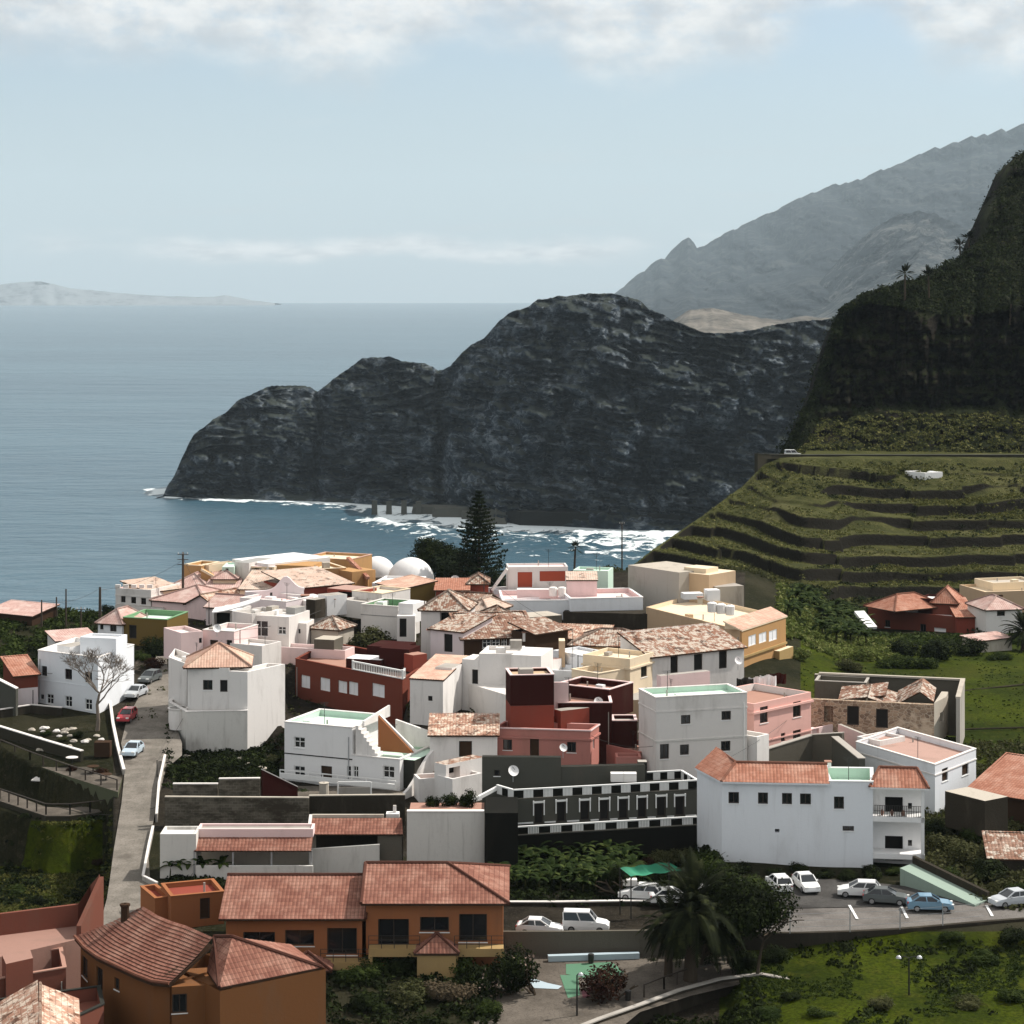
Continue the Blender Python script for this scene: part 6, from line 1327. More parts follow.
ribbon('street', [(935, 96, 128), (915, 103, 138), (900, 107, 152), (880, 110, 150), (850, 114, 148), (805, 121.5, 157), (770, 125, 166), (757, 124, 182), (745, 121, 182), (720, 127, 174), (700, 138, 172), (690, 146, 170), (670, 152, 168), (655, 157, 166)], 'cobbles', dz=.16)
# kerb and low white wall on the right of the street
W_ = lambda px, py, dz=0: Vector(((px - 512) * gY(py) / F, gY(py), base_z(gY(py)) + dz))
freewall('street_wall', 'low white wall with pale coping along the right side of the lower street', [W_(165, 762), W_(159, 790), W_(156.5, 822)], .7, .18, 'concrete', cap='offwhite')
freewall('street_wall', 'broken pale edge wall where the street narrows beside the grey shed', [W_(153, 832), W_(149, 850), W_(143, 882), W_(157, 889)], .5, .18, 'concrete', cap='offwhite')
freewall('street_wall', 'thin pale kerb wall on the left of the street beside the parked red car', [W_(110, 704), W_(113, 728), W_(118, 752), W_(124, 775)], .5, .25, 'concrete', cap='offwhite')
def road_z(px, Y): return float(np.interp(Y, [160, 171.5, 200], [99.9, 100, 100.3]))
def flat(name, pts, z, mat, kind='structure', sub=True):
    mb = MB(); mb.poly([PZ(x, y, z) for x, y in pts]); o = mb.build(name, mat); return tag(o, kind=kind)
flat('road', [(690, 934), (740, 931), (800, 932.5), (900, 928.5), (985, 921), (1100, 912), (1100, 895), (1000, 901), (950, 905), (800, 908), (690, 908)], 100.16, 'pale_asphalt')
flat('parking', [(690, 908), (800, 908), (950, 905), (990, 902), (960, 896), (905, 886), (850, 880), (760, 876), (690, 880)], 100.21, 'asphalt')
for k, (a, b) in enumerate([((848, 905), (856, 919)), ((899, 904), (906, 918)), ((985, 905), (991, 916))]):
    mb = MB(); p, q = PZ(*a, 100.225), PZ(*b, 100.225); mb.poly([p, q, q + Vector((.22, 0, 0)), p + Vector((.22, 0, 0))]); tag(mb.build('painted_line', 'paint_line'), kind='structure')
freewall('kerb_wall', 'long low retaining wall with a pale top edge at the front of the parking road', [PZ(x, y, 100.16) for x, y in [(735, 934), (800, 934), (850, 932.5), (900, 930), (985, 922.5), (1060, 917)]], .12, .4, 'darkstone', cap=None, sink=1.5)
fr = empty('fence', PZ(790, 933, 100.3), 'thin wire fence on slim posts along the front of the parking road', 'fence')
fpts = [PZ(x, y, 100.28) for x, y in [(790, 933.5), (850, 932), (900, 929.5), (985, 922)]]
m = MB()
for a, b in zip(fpts[:-1], fpts[1:]):
    for hz in (.5, 1.0, 1.5): m.bar(a + Vector((0, 0, hz)), b + Vector((0, 0, hz)), .018)
m.build('wire', 'galv', fr)
for a, b in zip(fpts[:-1], fpts[1:]):
    n = max(1, int((b - a).length / 2.6))
    for k in range(n): m = MB(); p = a + (b - a) * k / n; m.bar(p, p + Vector((0, 0, 1.75)), .07); m.build('post', 'galv', fr)
# pale green ramp
m = MB(); a, b = PZ(900, 868, 101.6), PZ(975, 905, 100.3); n = Vector((1.3, 1.5, 0)); m.prism([at_z(v, v.z - 2.5) for v in (a, b, b + n, a + n)], [a, b, b + n, a + n])
r = empty('ramp', at_z(b, 98), 'pale green concrete ramp running down beside the blue-white house to the parking', 'ramp'); m.build('slab', 'oldmint', r)
m = MB(); a2, b2 = a + n * 1.01, b + n * 1.01; m.prism([at_z(v, v.z - 2.5) for v in (a2, b2, b2 + n * .2, a2 + n * .2)], [v + Vector((0, 0, .6)) for v in (a2, b2, b2 + n * .2, a2 + n * .2)]); m.build('side_wall', 'darkstone', r)
# garden terraces, lower left
def terr(name, label, z, pts, h, mat, top, cap=None, **k):
    r = empty(name, PZ(*pts[0], z - h), label, 'wall'); poly = ccw([PZ(*p, z) for p in pts]); volume(r, (poly, z), h, mat, floor=top, roofname='terrace', **k); return r
zW1 = base_z(gY(770)) + .05
MATS['mosswall'] = wall_mat('mossy_wall', (.085, .09, .055), dirt=.9, dcol=(.03, .03, .02)); MATS['deepwall'] = wall_mat('deep_wall', (.040, .036, .026), dirt=.8, dcol=(.02, .02, .01))
r1 = terr('terrace_wall', 'moss-green retaining wall under the upper walkway with posts, left of the street', zW1, [(-120, 700), (-120, 716), (0, 751), (30, 763), (70, 777), (118, 792), (122, 778), (90, 768), (60, 757), (0, 738)], 4.5, 'mosswall', 'plaza', wins=[(20, 768, 24, 776, 'o'), (62, 780, 66, 787, 'o'), (13, 766, 18, 792, 'k')], sink=1)
pp = [PZ(0, 749, zW1), PZ(30, 761.5, zW1), PZ(70, 775.5, zW1), PZ(117, 790, zW1)]
railing(r1, pp, 1.0, 2.6, 'frame_dark', 'railing', 1, .09)
zW2 = 100.1
r2 = terr('terrace_wall', 'deep dark retaining wall under the lower curved walkway, above the green slope', zW2, [(-120, 740), (-120, 766), (0, 801), (46, 816), (70, 816), (90, 813.5), (117, 810), (117, 802), (70, 808), (46, 807), (0, 790)], 6.5, 'deepwall', 'plaza', sink=1)
railing(r2, [PZ(0, 799, zW2), PZ(46, 814.5, zW2), PZ(70, 814.5, zW2), PZ(90, 812.3, zW2), PZ(116, 809, zW2)], 1.0, 1.7, 'frame_dark', 'railing', 1, .09)
m = MB(); a = P(31, 781, 220); m.prism([a, a + Vector((1.3, -.3, 0)), a + Vector((1.9, 1.0, .35)), a + Vector((.6, 1.3, .35))], [v + Vector((0, 0, .1)) for v in (a, a + Vector((1.3, -.3, 0)), a + Vector((1.9, 1.0, .35)), a + Vector((.6, 1.3, .35)))]); m.build('canopy', 'offwhite', r1)
freewall('garden_wall', 'dark garden wall with a pale coping, in front of the white street house', [W_(-60, 722), W_(0, 718), W_(32, 713), (W_(62, 716))], .9, .3, 'darkstone', cap='offwhite', sink=1)
freewall('garden_wall', 'long dark garden wall with a pale coping sloping down to the right, lower left', [W_(-60, 722, .3), W_(0, 737), W_(45, 751), W_(82, 762)], 1.1, .35, 'deepwall', cap='offwhite', sink=1)
freewall('garden_wall', 'tall dark grey wall with sloping pale top at the far left edge, beside the lean-to', [W_(-30, 712), W_(17, 716)], 3.0, .5, 'darkgrey', cap='offwhite', hs=[5.2, 3.0])
# grey block yards, middle left
YB = gY(826)
def yard(label, A, B, hpx, Y, mat, cap, t=.3, name='block_wall'):
    a, b = P(*A, Y), P(*B, Y); a.z -= hpx * Y / F; b.z -= hpx * Y / F; return freewall(name, label, [a, b], hpx * Y / F, t, mat, cap=cap)
yard('long weathered grey block wall behind the sheds with salmon roofs', (165, 797), (309, 798), 30, gY(828), 'blocks', 'palestone')
yard('short low block wall with a pale coping, left part of the upper yard', (173, 784), (218, 784), 12, gY(829) + 1.5, 'blocks', 'offwhite'); yard('higher block wall panel with a bright coping, middle of the upper yard', (219, 779), (260, 778.5), 18, gY(829) + 1.2, 'blocks', 'offwhite')
yard('dark weathered block wall under the front terrace of the green-roofed white house', (309, 796), (405, 795), 24, gY(824), 'darkstone', 'palestone')
freewall('yard_wall', 'dark sloping yard wall with a bright slanting coping, left below the green-roofed white house', [P(262, 788, gY(812)), P(297, 792, gY(806))], 1.0, .3, 'maroon', cap='offwhite', hs=[1.7, .5], sink=3)
r = terr('terrace_wall', 'front terrace slab of the green-roofed white house with a white gate screen', base_z(gY(792)) + .3, [(262, 800), (405, 797), (405, 786), (262, 786)], 2.6, 'darkstone', 'plaza', sink=1)
m = MB(); a, b = P(338, 796, gY(803)), P(371, 796, gY(803)); 
for q in (a, b): m.bar(q, q + Vector((0, 0, 1.3)), .14)
m.bar(a + Vector((0, 0, 1.3)), b + Vector((0, 0, 1.3)), .12); m.build('gate_frame', 'trim', r); m = MB(); m.bar(a + Vector((.05, 0, .45)), b + Vector((-.05, 0, .45)), .05, .8); m.build('gate_panel', 'concrete', r)
m = MB(); m.lathe(P(324, 789, gY(806)), [(.45, -1), (.45, .55), (.5, .6), (.1, .65)], 12); tag(m.build('water_tank', 'palestone'), 'small round pale water tank on the terrace before the green-roofed house', 'tank')
# sheds
def sheds():
    Y = gY(878); up = Vector((0, 0, 1)); r, Q, h = bld('shed', 'grey-white rendered shed with a flat white roof beside the lower street', 878, (160, 834), (196, 834), d=2.8, mat='dirtywhite', pyb=878, cat='shed', floor='white', sink=1, parapet=.25, Y=Y)
    r = empty('open_shed', P(255, 874, Y), 'long open shed with a salmon lean-to roof, right of the grey-white shed', 'shed'); z = CZ - (829 - HY) * (Y + 1.6) / F
    a, b = P(197, 829, Y + 1.6), P(313, 826, Y + 1.6); a.z = b.z = z; e = (b - a).normalized(); n = Vector((-e.y, e.x, 0))
    volume(r, (ccw([a, b, b + n * 2, a + n * 2]), z), .7, 'palepink', floor='concrete', name='beam', parapet=.2)
    mb = MB(); c = [a - n * 1.7 - up * 1.45, b - n * 1.7 - up * 1.45, b - n * .02 - up * .7, a - n * .02 - up * .7]; roof_planes(r, [c], 'tile_red', name='lean_to_roof', th=.08)
    volume(r, (ccw([a + n * 2.6 - up * 0, b + n * 2.6, b + n * 2.9, a + n * 2.9]), z - .72), 3.2, 'palestone', floor=None, name='back_wall', sink=1); 
    g = z - h
    w = [P(196, 866, Y - .3), P(250, 864, Y - .3), P(313, 861, Y - .3)]
    for k in range(2): freewall('front_wall', '', [at_z(w[k], g - .8), at_z(w[k + 1], g - .8)], 1.9, .25, 'dirtywhite', parent=r)
    for k, t in enumerate((.0, .33, .66, 1)): m = MB(); q = a.lerp(b, t) - n * 1.55; m.bar(at_z(q, g - 1), at_z(q, z - 1.45), .14); m.build('post', 'galv', r)
    Y2 = gY(866); r = empty('open_shed', P(350, 864, Y2), 'open shed with a broad salmon sloping roof, left of the tall grey wall', 'shed'); z = CZ - (818 - HY) * (Y2 + 2.2) / F; a, b = P(312, 818, Y2 + 2.2), P(402, 818, Y2 + 2.2); h2 = 4.6
    c = [a - n * 2.4 - up * .85, b - n * 2.4 - up * .85 + e * .2, b, a]; roof_planes(r, [c], 'tile_red', name='lean_to_roof', th=.08); m = MB(); m.bar(a + up * .1 + n * .2, b + up * .1 - e * 1.6 + n * .2, .3, .35); m.build('coping', 'palestone', r); m = MB(); m.bar(a - n * 2.4 - up * .8 - e * .1, a + up * .2 - e * .1, .25, .3); m.build('side_coping', 'offwhite', r)
    volume(r, (ccw([a + n * .6, b + n * .6, b + n * .9, a + n * .9]), z - .1), 4.6, 'darkstone', floor=None, name='back_wall', sink=1)
    volume(r, (ccw([b - e * 2.0 - n * 2.2, b + e * .1 - n * 2.2, b + e * .1 - n * .2, b - e * 2.0 - n * .2]), z - 1.0), 2.4, 'greyblock', floor='greyblock', name='block_pier', sink=1)
    freewall('front_wall', '', [at_z(a - n * 2.7, z - 3.6), at_z(b - n * 2.7 - e * 1.8, z - 3.2)], 1.6, .25, 'dirtywhite', parent=r, sink=1.5)
    m = MB(); m.bar(at_z(a - n * 2.5, z - 4), at_z(a - n * 2.5, z - .9), .16); m.build('post', 'galv', r)
    r, Q, h = bld('chimney', 'small white chimney block at the right end of the salmon shed roof', 0, (386, 814), (399, 814), d=1, mat='offwhite', pyb=822, cat='chimney', Y=Y2 + 2.5, floor='cleanwhite'); sub(r, 0, (393, 806), (396, 806), d=.4, mat='white', h=.9, Y=Y2 + 2.9)
sheds()
# small street behind the orange house: where the white cars stand
freewall('road_wall', 'low brown retaining wall with dark posts below the two white vehicles', [P(500, 942, 171.4), P(560, 942, 171.2), P(640, 941, 171.2), P(675, 940, 171.4)], .85, .3, 'greyblock', sink=2.2)
flat('lane', [(470, 937), (700, 937), (700, 916), (620, 911), (470, 912)], 99.35, 'asphalt')
freewall('lane_wall', 'long low wall with a pale coping behind the two white vehicles, below the banana patch', [PZ(470, 912, 99.3), PZ(560, 912, 99.3), PZ(620, 911, 99.3), PZ(660, 911, 99.3)], .8, .3, 'darkstone', cap='offwhite')
flat('plaza', [(470, 1080), (560, 1080), (606, 1040), (640, 1012), (690, 996), (745, 983), (790, 975), (790, 945), (720, 940), (480, 942)], 98.35, 'plaza')
m = MB(); a, b = PZ(548, 961, 98.38), PZ(639, 958, 98.38); m.bar(a + Vector((0, 0, .22)), b + Vector((0, 0, .22)), .5, .44); o = m.build('bench_wall', 'court_blue'); tag(o, 'long low pale blue bench wall along the back of the little playground', 'bench')
flat('play_surface', [(566, 964), (612, 962), (624, 972), (616, 980), (600, 981), (566, 974)], 98.36 + .01, 'court_green'); flat('play_surface', [(560, 975), (578, 975), (580, 995), (568, 998)], 98.37 + .004, 'court_green'); flat('pool_surface', [(523, 983), (528, 977), (548, 983), (562, 986), (558, 989), (535, 988)], 98.38, 'court_blue'); flat('dark_mat', [(581, 989), (610, 983), (607, 994), (583, 998)], 98.37, 'court_dark')
# green shade sail
m = MB(); nx, ny = 14, 8; K = [PZ(620, 868, 103.4), PZ(669, 862, 103.9), PZ(684, 870, 103.2), PZ(631, 876.5, 103.0)]
gv = [[K[0].lerp(K[1], i / nx).lerp(K[3].lerp(K[2], i / nx), j / ny) + Vector((0, 0, -.25 * math.sin(i / nx * 3.1) * math.sin(j / ny * 3.1) + .06 * math.sin(i * 1.3))) for i in range(nx + 1)] for j in range(ny + 1)]
for j in range(ny):
    for i in range(nx): m.poly([gv[j][i], gv[j][i + 1], gv[j + 1][i + 1], gv[j + 1][i]])
r = empty('shade_canopy', at_z(K[3], 100), 'green cloth shade canopy on posts above parked cars, beside the big palm', 'canopy'); m.build('cloth', 'plasticgreen', r)
for q in K: m = MB(); m.bar(at_z(q, 99.5), q, .09); m.build('post', 'iron', r)
m = MB(); m.box(PZ(629, 885, 101.0), (1, 0, 0), (0, 1, 0), 1.3, .7, .5); tag(m.build('storage_box', 'tank'), 'small white storage box in the shade under the green canopy', 'box')
# coast road
freewall('road_wall', 'long dark stone retaining wall of the coast road crossing the hillside below the cliff', [P(x, y, Yq) for x, y, Yq in [(756, 458, 468), (770, 458.5, 472), (800, 459, 478), (860, 459, 482), (950, 459, 484), (1100, 459, 484)]], .9, .8, 'deepwall', cap='darkgrey', sink=3.6)
m = MB(); m.poly([P(757, 459, 470), P(1150, 459, 486), P(1150, 459, 494), P(775, 459, 490)]); tag(m.build('coast_road', 'asphalt'), kind='structure')
# pier pillars and quay at the foot of the headland
for k, px in enumerate((374.5, 389, 404, 418.5)):
    Yp = CZ * F / (514.5 - HY); c = PZ(px, 514.5, 0); m = MB(); hgt = (8.8, 8.2, 8.8, 8.4)[k]; w2 = 1.7; q = [c + Vector((sx * w2 * 1.15, sy * w2 * 1.15, -2)) for sx, sy in ((-1, -1), (1, -1), (1, 1), (-1, 1))]; t = [c + Vector((sx * w2, sy * w2, hgt)) for sx, sy in ((-1, -1), (1, -1), (1, 1), (-1, 1))]; m.prism(q, t)
    m.box(c + Vector((0, 0, hgt)), (1, 0, 0), (0, 1, 0), 4.0, 4.0, .5); tag(m.build('sea_pillar', 'darkgrey'), ('leftmost', 'second from the left', 'third from the left', 'rightmost')[k] + ' of four square ruined pier pillars standing in the surf', 'pillar', 'ruined pier pillars in the surf')
r = empty('quay', PZ(560, 526, 0), 'long dark stone quay at the water below the headland cliff', 'quay'); z = 9; Yq = 1405
poly = ccw([P(500, 0, 1440), P(520, 0, 1412), P(590, 0, 1402), P(655, 0, 1398), P(700, 0, 1398), P(700, 0, 1440), P(520, 0, 1450)]); poly = [at_z(v, z) for v in poly]; volume(r, (poly, z), 11, 'black', floor='charcoal')
rng = random.Random(4)
for k, (px, py, sx, sz) in enumerate([(452, 517, 14, 7), (474, 519, 9, 5), (487, 521, 12, 8), (506, 522, 8, 10), (497, 524, 7, 4), (437, 514, 18, 6), (420, 513.5, 6, 2)]):
    m = MB(); c = PZ(px, py, 0); m.prism([c + Vector((-sx, -4, -2)), c + Vector((sx, -6, -2)), c + Vector((sx, 8, -2)), c + Vector((-sx, 8, -2))], [c + Vector((-sx * .8, -2, sz * rng.uniform(.7, 1))), c + Vector((sx * .7, -3, sz)), c + Vector((sx * .8, 6, sz * .9)), c + Vector((-sx * .9, 7, sz))]); tag(m.build('harbour_block', 'darkgrey'), ('largest low', 'second', 'third', 'fourth', 'fifth tiny', 'long flat', 'leftmost slab-like')[k] + ' dark harbour block between the pier pillars and the quay', 'ruin', 'ruined harbour blocks')
# ===== vegetation =====
def leaf_mat(name, c1, c2, c3, s=.6, tr=.25):
    c1, c2, c3 = [tuple(v * .75 for v in c) for c in (c1, c2, c3)]; m, n, b, o = newmat(name); p = n.pos()
    col = n.mix(n.ramp(n.noise(p, s, 4, .6), .35, .65), c1, c2); wn = n.new('ShaderNodeTexWhiteNoise', noise_dimensions='3D'); n.put(wn.inputs['Vector'], n.vmath('FLOOR', n.scale(p, (2.2, 2.2, 2.2)), (0, 0, 0)))
    col = n.mix(n.ramp(wn.outputs['Value'], .7, 1.0), col, c3); n.put(b.inputs['Base Color'], col); b.inputs['Roughness'].default_value = .75
    t = n.new('ShaderNodeBsdfTranslucent'); n.put(t.inputs[0], col); mx = n.new('ShaderNodeMixShader'); mx.inputs[0].default_value = tr; n.l.new(b.outputs[0], mx.inputs[1]); n.l.new(t.outputs[0], mx.inputs[2]); n.l.new(mx.outputs[0], o.inputs[0]); MATS[name] = m
leaf_mat('leaf_dark', (.010, .014, .005), (.020, .029, .008), (.042, .058, .016)); leaf_mat('leaf_mid', (.022, .036, .008), (.042, .062, .013), (.075, .10, .024)); leaf_mat('leaf_yellow', (.060, .070, .016), (.11, .11, .030), (.17, .16, .05))
leaf_mat('leaf_olive', (.045, .050, .018), (.075, .078, .030), (.12, .12, .055)); leaf_mat('leaf_pine', (.012, .018, .009), (.020, .030, .013), (.035, .050, .020), tr=.1); leaf_mat('leaf_banana', (.016, .030, .007), (.034, .054, .012), (.085, .11, .03), s=.9)
leaf_mat('leaf_red', (.03, .014, .010), (.05, .022, .014), (.07, .04, .02)); leaf_mat('leaf_palm', (.009, .012, .005), (.016, .021, .007), (.045, .052, .018), tr=.1); leaf_mat('leaf_hill', (.065, .075, .020), (.14, .145, .045), (.28, .26, .10), s=.25)
leaf_mat('blossom', (.30, .22, .18), (.40, .30, .24), (.5, .42, .36)); leaf_mat('leaf_valley', (.085, .115, .025), (.15, .18, .045), (.24, .25, .09), s=.3); leaf_mat('leaf_brown', (.10, .075, .045), (.14, .11, .07), (.18, .14, .09))
W3('bark', (.075, .058, .042), dirt=.6, bump=.9); W3('palebark', (.20, .165, .135), dirt=.6, bump=.8)
def leaves(pos, size, rng, up=.35, aspect=.6, nrm=None):
    """two-triangle leaf cards, real small faces spread through a volume"""
    n = len(pos); d = rng.normal(size=(n, 3)) if nrm is None else nrm + rng.normal(size=(n, 3)) * .55; d[:, 2] += up; d /= np.linalg.norm(d, axis=1)[:, None] + 1e-9
    a = np.cross(d, rng.normal(size=(n, 3))); a /= np.linalg.norm(a, axis=1)[:, None] + 1e-9; b = np.cross(d, a); s = (size * rng.uniform(.6, 1.4, n))[:, None] if np.isscalar(size) else (size * rng.uniform(.6, 1.4, n))[:, None]
    a = a * s * .5; b = b * s * .5 * aspect
    V = np.stack([pos - a, pos - b * 1.0, pos + a, pos + b * 1.0], 1).reshape(-1, 3); Q = np.arange(n * 4).reshape(-1, 4); return V, Q
def crown_arrays(R3, n, leaf, seed, lobes=10, hollow=.55):
    rng = np.random.default_rng(seed); R3 = np.array(R3, float); c = rng.normal(size=(lobes, 3)); c /= np.linalg.norm(c, axis=1)[:, None]; c *= rng.uniform(.25, .72, (lobes, 1)); c[:, 2] = np.abs(c[:, 2]) * .9 - .25
    lr = rng.uniform(.26, .46, lobes); w_ = lr ** 2 / sum(lr ** 2); k = rng.choice(lobes, n, p=w_); d = rng.normal(size=(n, 3)); d /= np.linalg.norm(d, axis=1)[:, None]
    r = lr[k] * (hollow + (1 - hollow) * rng.random(n) ** .5) * (1 + .12 * rng.normal(size=n)); p = (c[k] + d * r[:, None]) * R3; return leaves(p, leaf, rng, nrm=d * 1.2)
CR = {}
def crown_mesh(key, R3, n, leaf, mat, lobes=10):
    kk = (key, mat)
    if kk not in CR:
        V, Q = crown_arrays(R3, n, leaf, hash(key) % 1000 if not isinstance(key, int) else key, lobes); o = fastmesh('crown', V, Q, mm(mat)); CR[kk] = o.data; bpy.data.objects.remove(o)
    return CR[kk]
def bush(loc, r, h, mat, label, group=None, v=0, cat='bush', name='bush', sink=.25, rz=None):
    """unit crown of radius 1 scaled to its place"""
    n = {0: 2300, 1: 2300, 2: 2800, 3: 2500}[v]; me = crown_mesh(v + 11, (1, 1, 1), n, .115, mat, 9 + v)
    o = bpy.data.objects.new(name, me); scene.collection.objects.link(o); o.location = loc + Vector((0, 0, h * (.5 - sink))); o.scale = (r, r * .9, h * .62); o.rotation_euler = (0, 0, random.uniform(0, 6.28) if rz is None else rz)
    return tag(o, label, cat, group)
def limb(mb, a, d, L, r, depth, rng, tips, spread=.7, curve=.25, gr=.72):
    pts = [a]; dd = d.copy()
    for k in range(4): dd = (dd + Vector([rng.uniform(-1, 1) * curve for _ in range(3)])).normalized(); pts.append(pts[-1] + dd * L / 4)
    mb.tube(pts, [r * (1 - .4 * k / 4) for k in range(5)], 5 if depth < 2 else 4, cap=False)
    if depth == 0: tips.append((pts[-1], dd)); return
    for k in range(rng.choice((2, 3))):
        nd = (dd + Vector((rng.uniform(-1, 1), rng.uniform(-1, 1), rng.uniform(-.2, .6))) * spread).normalized(); limb(mb, pts[-1] if k else pts[3], nd, L * gr * rng.uniform(.8, 1.1), r * .6, depth - 1, rng, tips, spread, curve, gr)
def tree(loc, h, R3, mat, label, n=2600, leaf=.32, trunk_h=.4, seed=1, lobes=14, name='tree', group=None, bark='bark', cat='tree', tr=.22):
    rng = random.Random(seed); r = empty(name, loc, label, cat, group); mb = MB(); tips = []; limb(mb, Vector(loc) - Vector((0, 0, .3)), Vector((.05, 0, 1)), h * trunk_h + .3, tr, 0, rng, tips, curve=.08)
    top = tips[0][0]; t2 = []
    for k in range(5): limb(mb, top - Vector((0, 0, .15)), Vector((math.cos(k * 1.3), math.sin(k * 1.3), .9)).normalized(), (h * (1 - trunk_h)) * .42, tr * .55, 1, rng, t2)
    mb.build('trunk', bark, r); V, Q = crown_arrays(R3, n, leaf, seed, lobes); V = V + np.array([loc[0], loc[1], loc[2] + h - R3[2] * .95]); fastmesh('crown', V, Q, mm(mat), parent=r); return r
def palm(loc, th, fr, nf, label, mat='leaf_palm', seed=2, name='palm_tree', group=None, droop=1.0, tr=.28, leaf_w=.10, nl=26):
    rng = random.Random(seed); nr = np.random.default_rng(seed); r = empty(name, loc, label, 'palm', group); mb = MB(); loc = Vector(loc)
    mb.tube([loc + Vector((.05 * k * math.sin(seed), 0, th * k / 6 - .3)) for k in range(7)], [tr * (1.25 - .25 * k / 6) for k in range(7)], 9); top = loc + Vector((.3 * math.sin(seed), 0, th - .3)); mb.build('trunk', 'bark', r); VV = []
    for i in range(nf):
        az_ = rng.uniform(0, 6.283); el_ = rng.uniform(-.35, 1.4) ; d = Vector((math.cos(az_) * math.cos(el_), math.sin(az_) * math.cos(el_), math.sin(el_))); L = fr * rng.uniform(.8, 1.05); p = top.copy(); st = L / nl; side = Vector((-math.sin(az_), math.cos(az_), 0))
        for k in range(nl):
            t = k / nl; d = (d + Vector((0, 0, -droop * (.045 + .06 * t)))).normalized(); q = p + d * st; wl = fr * .135 * rng.uniform(.75, 1.15) * math.sin(math.pi * min(1, t * .85 + .16)) ** .7
            if k > 2:
                for sg in (-1, 1):
                    tip = q + (side * sg * .8 + d * .55 + Vector((0, 0, -.35 * droop))).normalized() * wl; VV.append([p, q, tip + d * leaf_w, tip])
            VV.append([p - side * .03, p + side * .03, q + side * .02, q - side * .02]); p = q
    V = np.array([[tuple(v) for v in f] for f in VV], dtype=float).reshape(-1, 3); fastmesh('fronds', V, np.arange(len(V)).reshape(-1, 4), mm(mat), parent=r); return r
def clumps(name, pts, rad, nleaf, leaf, mat, seed=5, flat=.7, kind='stuff', label=None):
    rng = np.random.default_rng(seed); n = len(pts); k = np.repeat(np.arange(n), nleaf); d = rng.normal(size=(len(k), 3)); d /= np.linalg.norm(d, axis=1)[:, None]; d[:, 2] = np.abs(d[:, 2]) * flat
    p = pts[k] + d * (rad[k] * rng.uniform(.55, 1.0, len(k)))[:, None]; V, Q = leaves(p, leaf * (rad[k] / rad.mean()) ** .5, rng, nrm=d); o = fastmesh(name, V, Q, mm(mat)); tag(o, kind=kind); return o
def land_pts(n, px0, px1, Y0, Y1, seed, cond=None):
    rng = np.random.default_rng(seed); px = rng.uniform(px0, px1, n); Y = rng.uniform(Y0, Y1, n); z = land(px, Y); k = np.ones(n, bool) if cond is None else cond(px, Y); return np.stack([(px - 512) * Y / F, Y, z], -1)[k]
rg = np.random.default_rng(12)
# terraced hillside
def on_hill(px, Y): Yt, Yb, _ = hill_params(px); return (Y > Yb - 6) & (Y < Yt - 1) & (fbm((px - 512) * Y / F / 14, Y / 14, 2, 3) > .36) & (np.abs(land(px, Y + .8) - land(px, Y - .8)) < .8)
p = land_pts(16000, 604, 1080, 350, 485, 3, on_hill); clumps('hillside_scrub', p, rg.uniform(.18, .62, len(p)), 9, .34, 'leaf_hill', 3)
p = land_pts(2600, 604, 1080, 350, 485, 4, lambda px, Y: (Y > hill_params(px)[1] - 14) & (Y < hill_params(px)[0] - 2) & (fbm((px - 512) * Y / F / 22, Y / 18, 9, 3) > .52)); clumps('dark_hillside_scrub', p, rg.uniform(.3, 1.1, len(p)), 16, .42, 'leaf_dark', 4)
p = land_pts(1500, 880, 1060, 395, 470, 5, lambda px, Y: fbm((px - 512) * Y / F / 20, Y / 16, 4, 3) > .54); clumps('yellow_hillside_scrub', p, rg.uniform(.6, 1.4, len(p)), 16, .45, 'leaf_yellow', 5)
# lower valley: banana plots, hedges
p = land_pts(2600, 778, 900, 288, 372, 6, lambda px, Y: ~((px > 862) & (Y > 316))); clumps('valley_planting', p, rg.uniform(.5, 1.1, len(p)), 16, .55, 'leaf_valley', 6)
p = land_pts(900, 856, 1060, 318, 386, 7, lambda px, Y: (Y > 338) | (px < 868) | (px > 975)); clumps('valley_bushes', p, rg.uniform(.8, 2.0, len(p)), 22, .55, 'leaf_dark', 7)
p = land_pts(500, 868, 1060, 306, 322, 8); clumps('field_edge_growth', p, rg.uniform(.5, 1.1, len(p)), 18, .45, 'leaf_mid', 8)
# seaward edge, left plots
p = land_pts(2200, -60, 100, 258, 297, 9, lambda px, Y: (fbm(px / 14, Y / 6, 3, 3) > .47) & ((px < 36) | (Y > 272))); clumps('left_plot_scrub', p, rg.uniform(.4, 1.2, len(p)), 16, .42, 'leaf_mid', 9)
p = land_pts(900, -60, 118, 262, 298, 10, lambda px, Y: (fbm(px / 20, Y / 3, 8, 3) > .54)); clumps('left_plot_hedges', p, rg.uniform(.5, 1.2, len(p)), 16, .42, 'leaf_dark', 10)
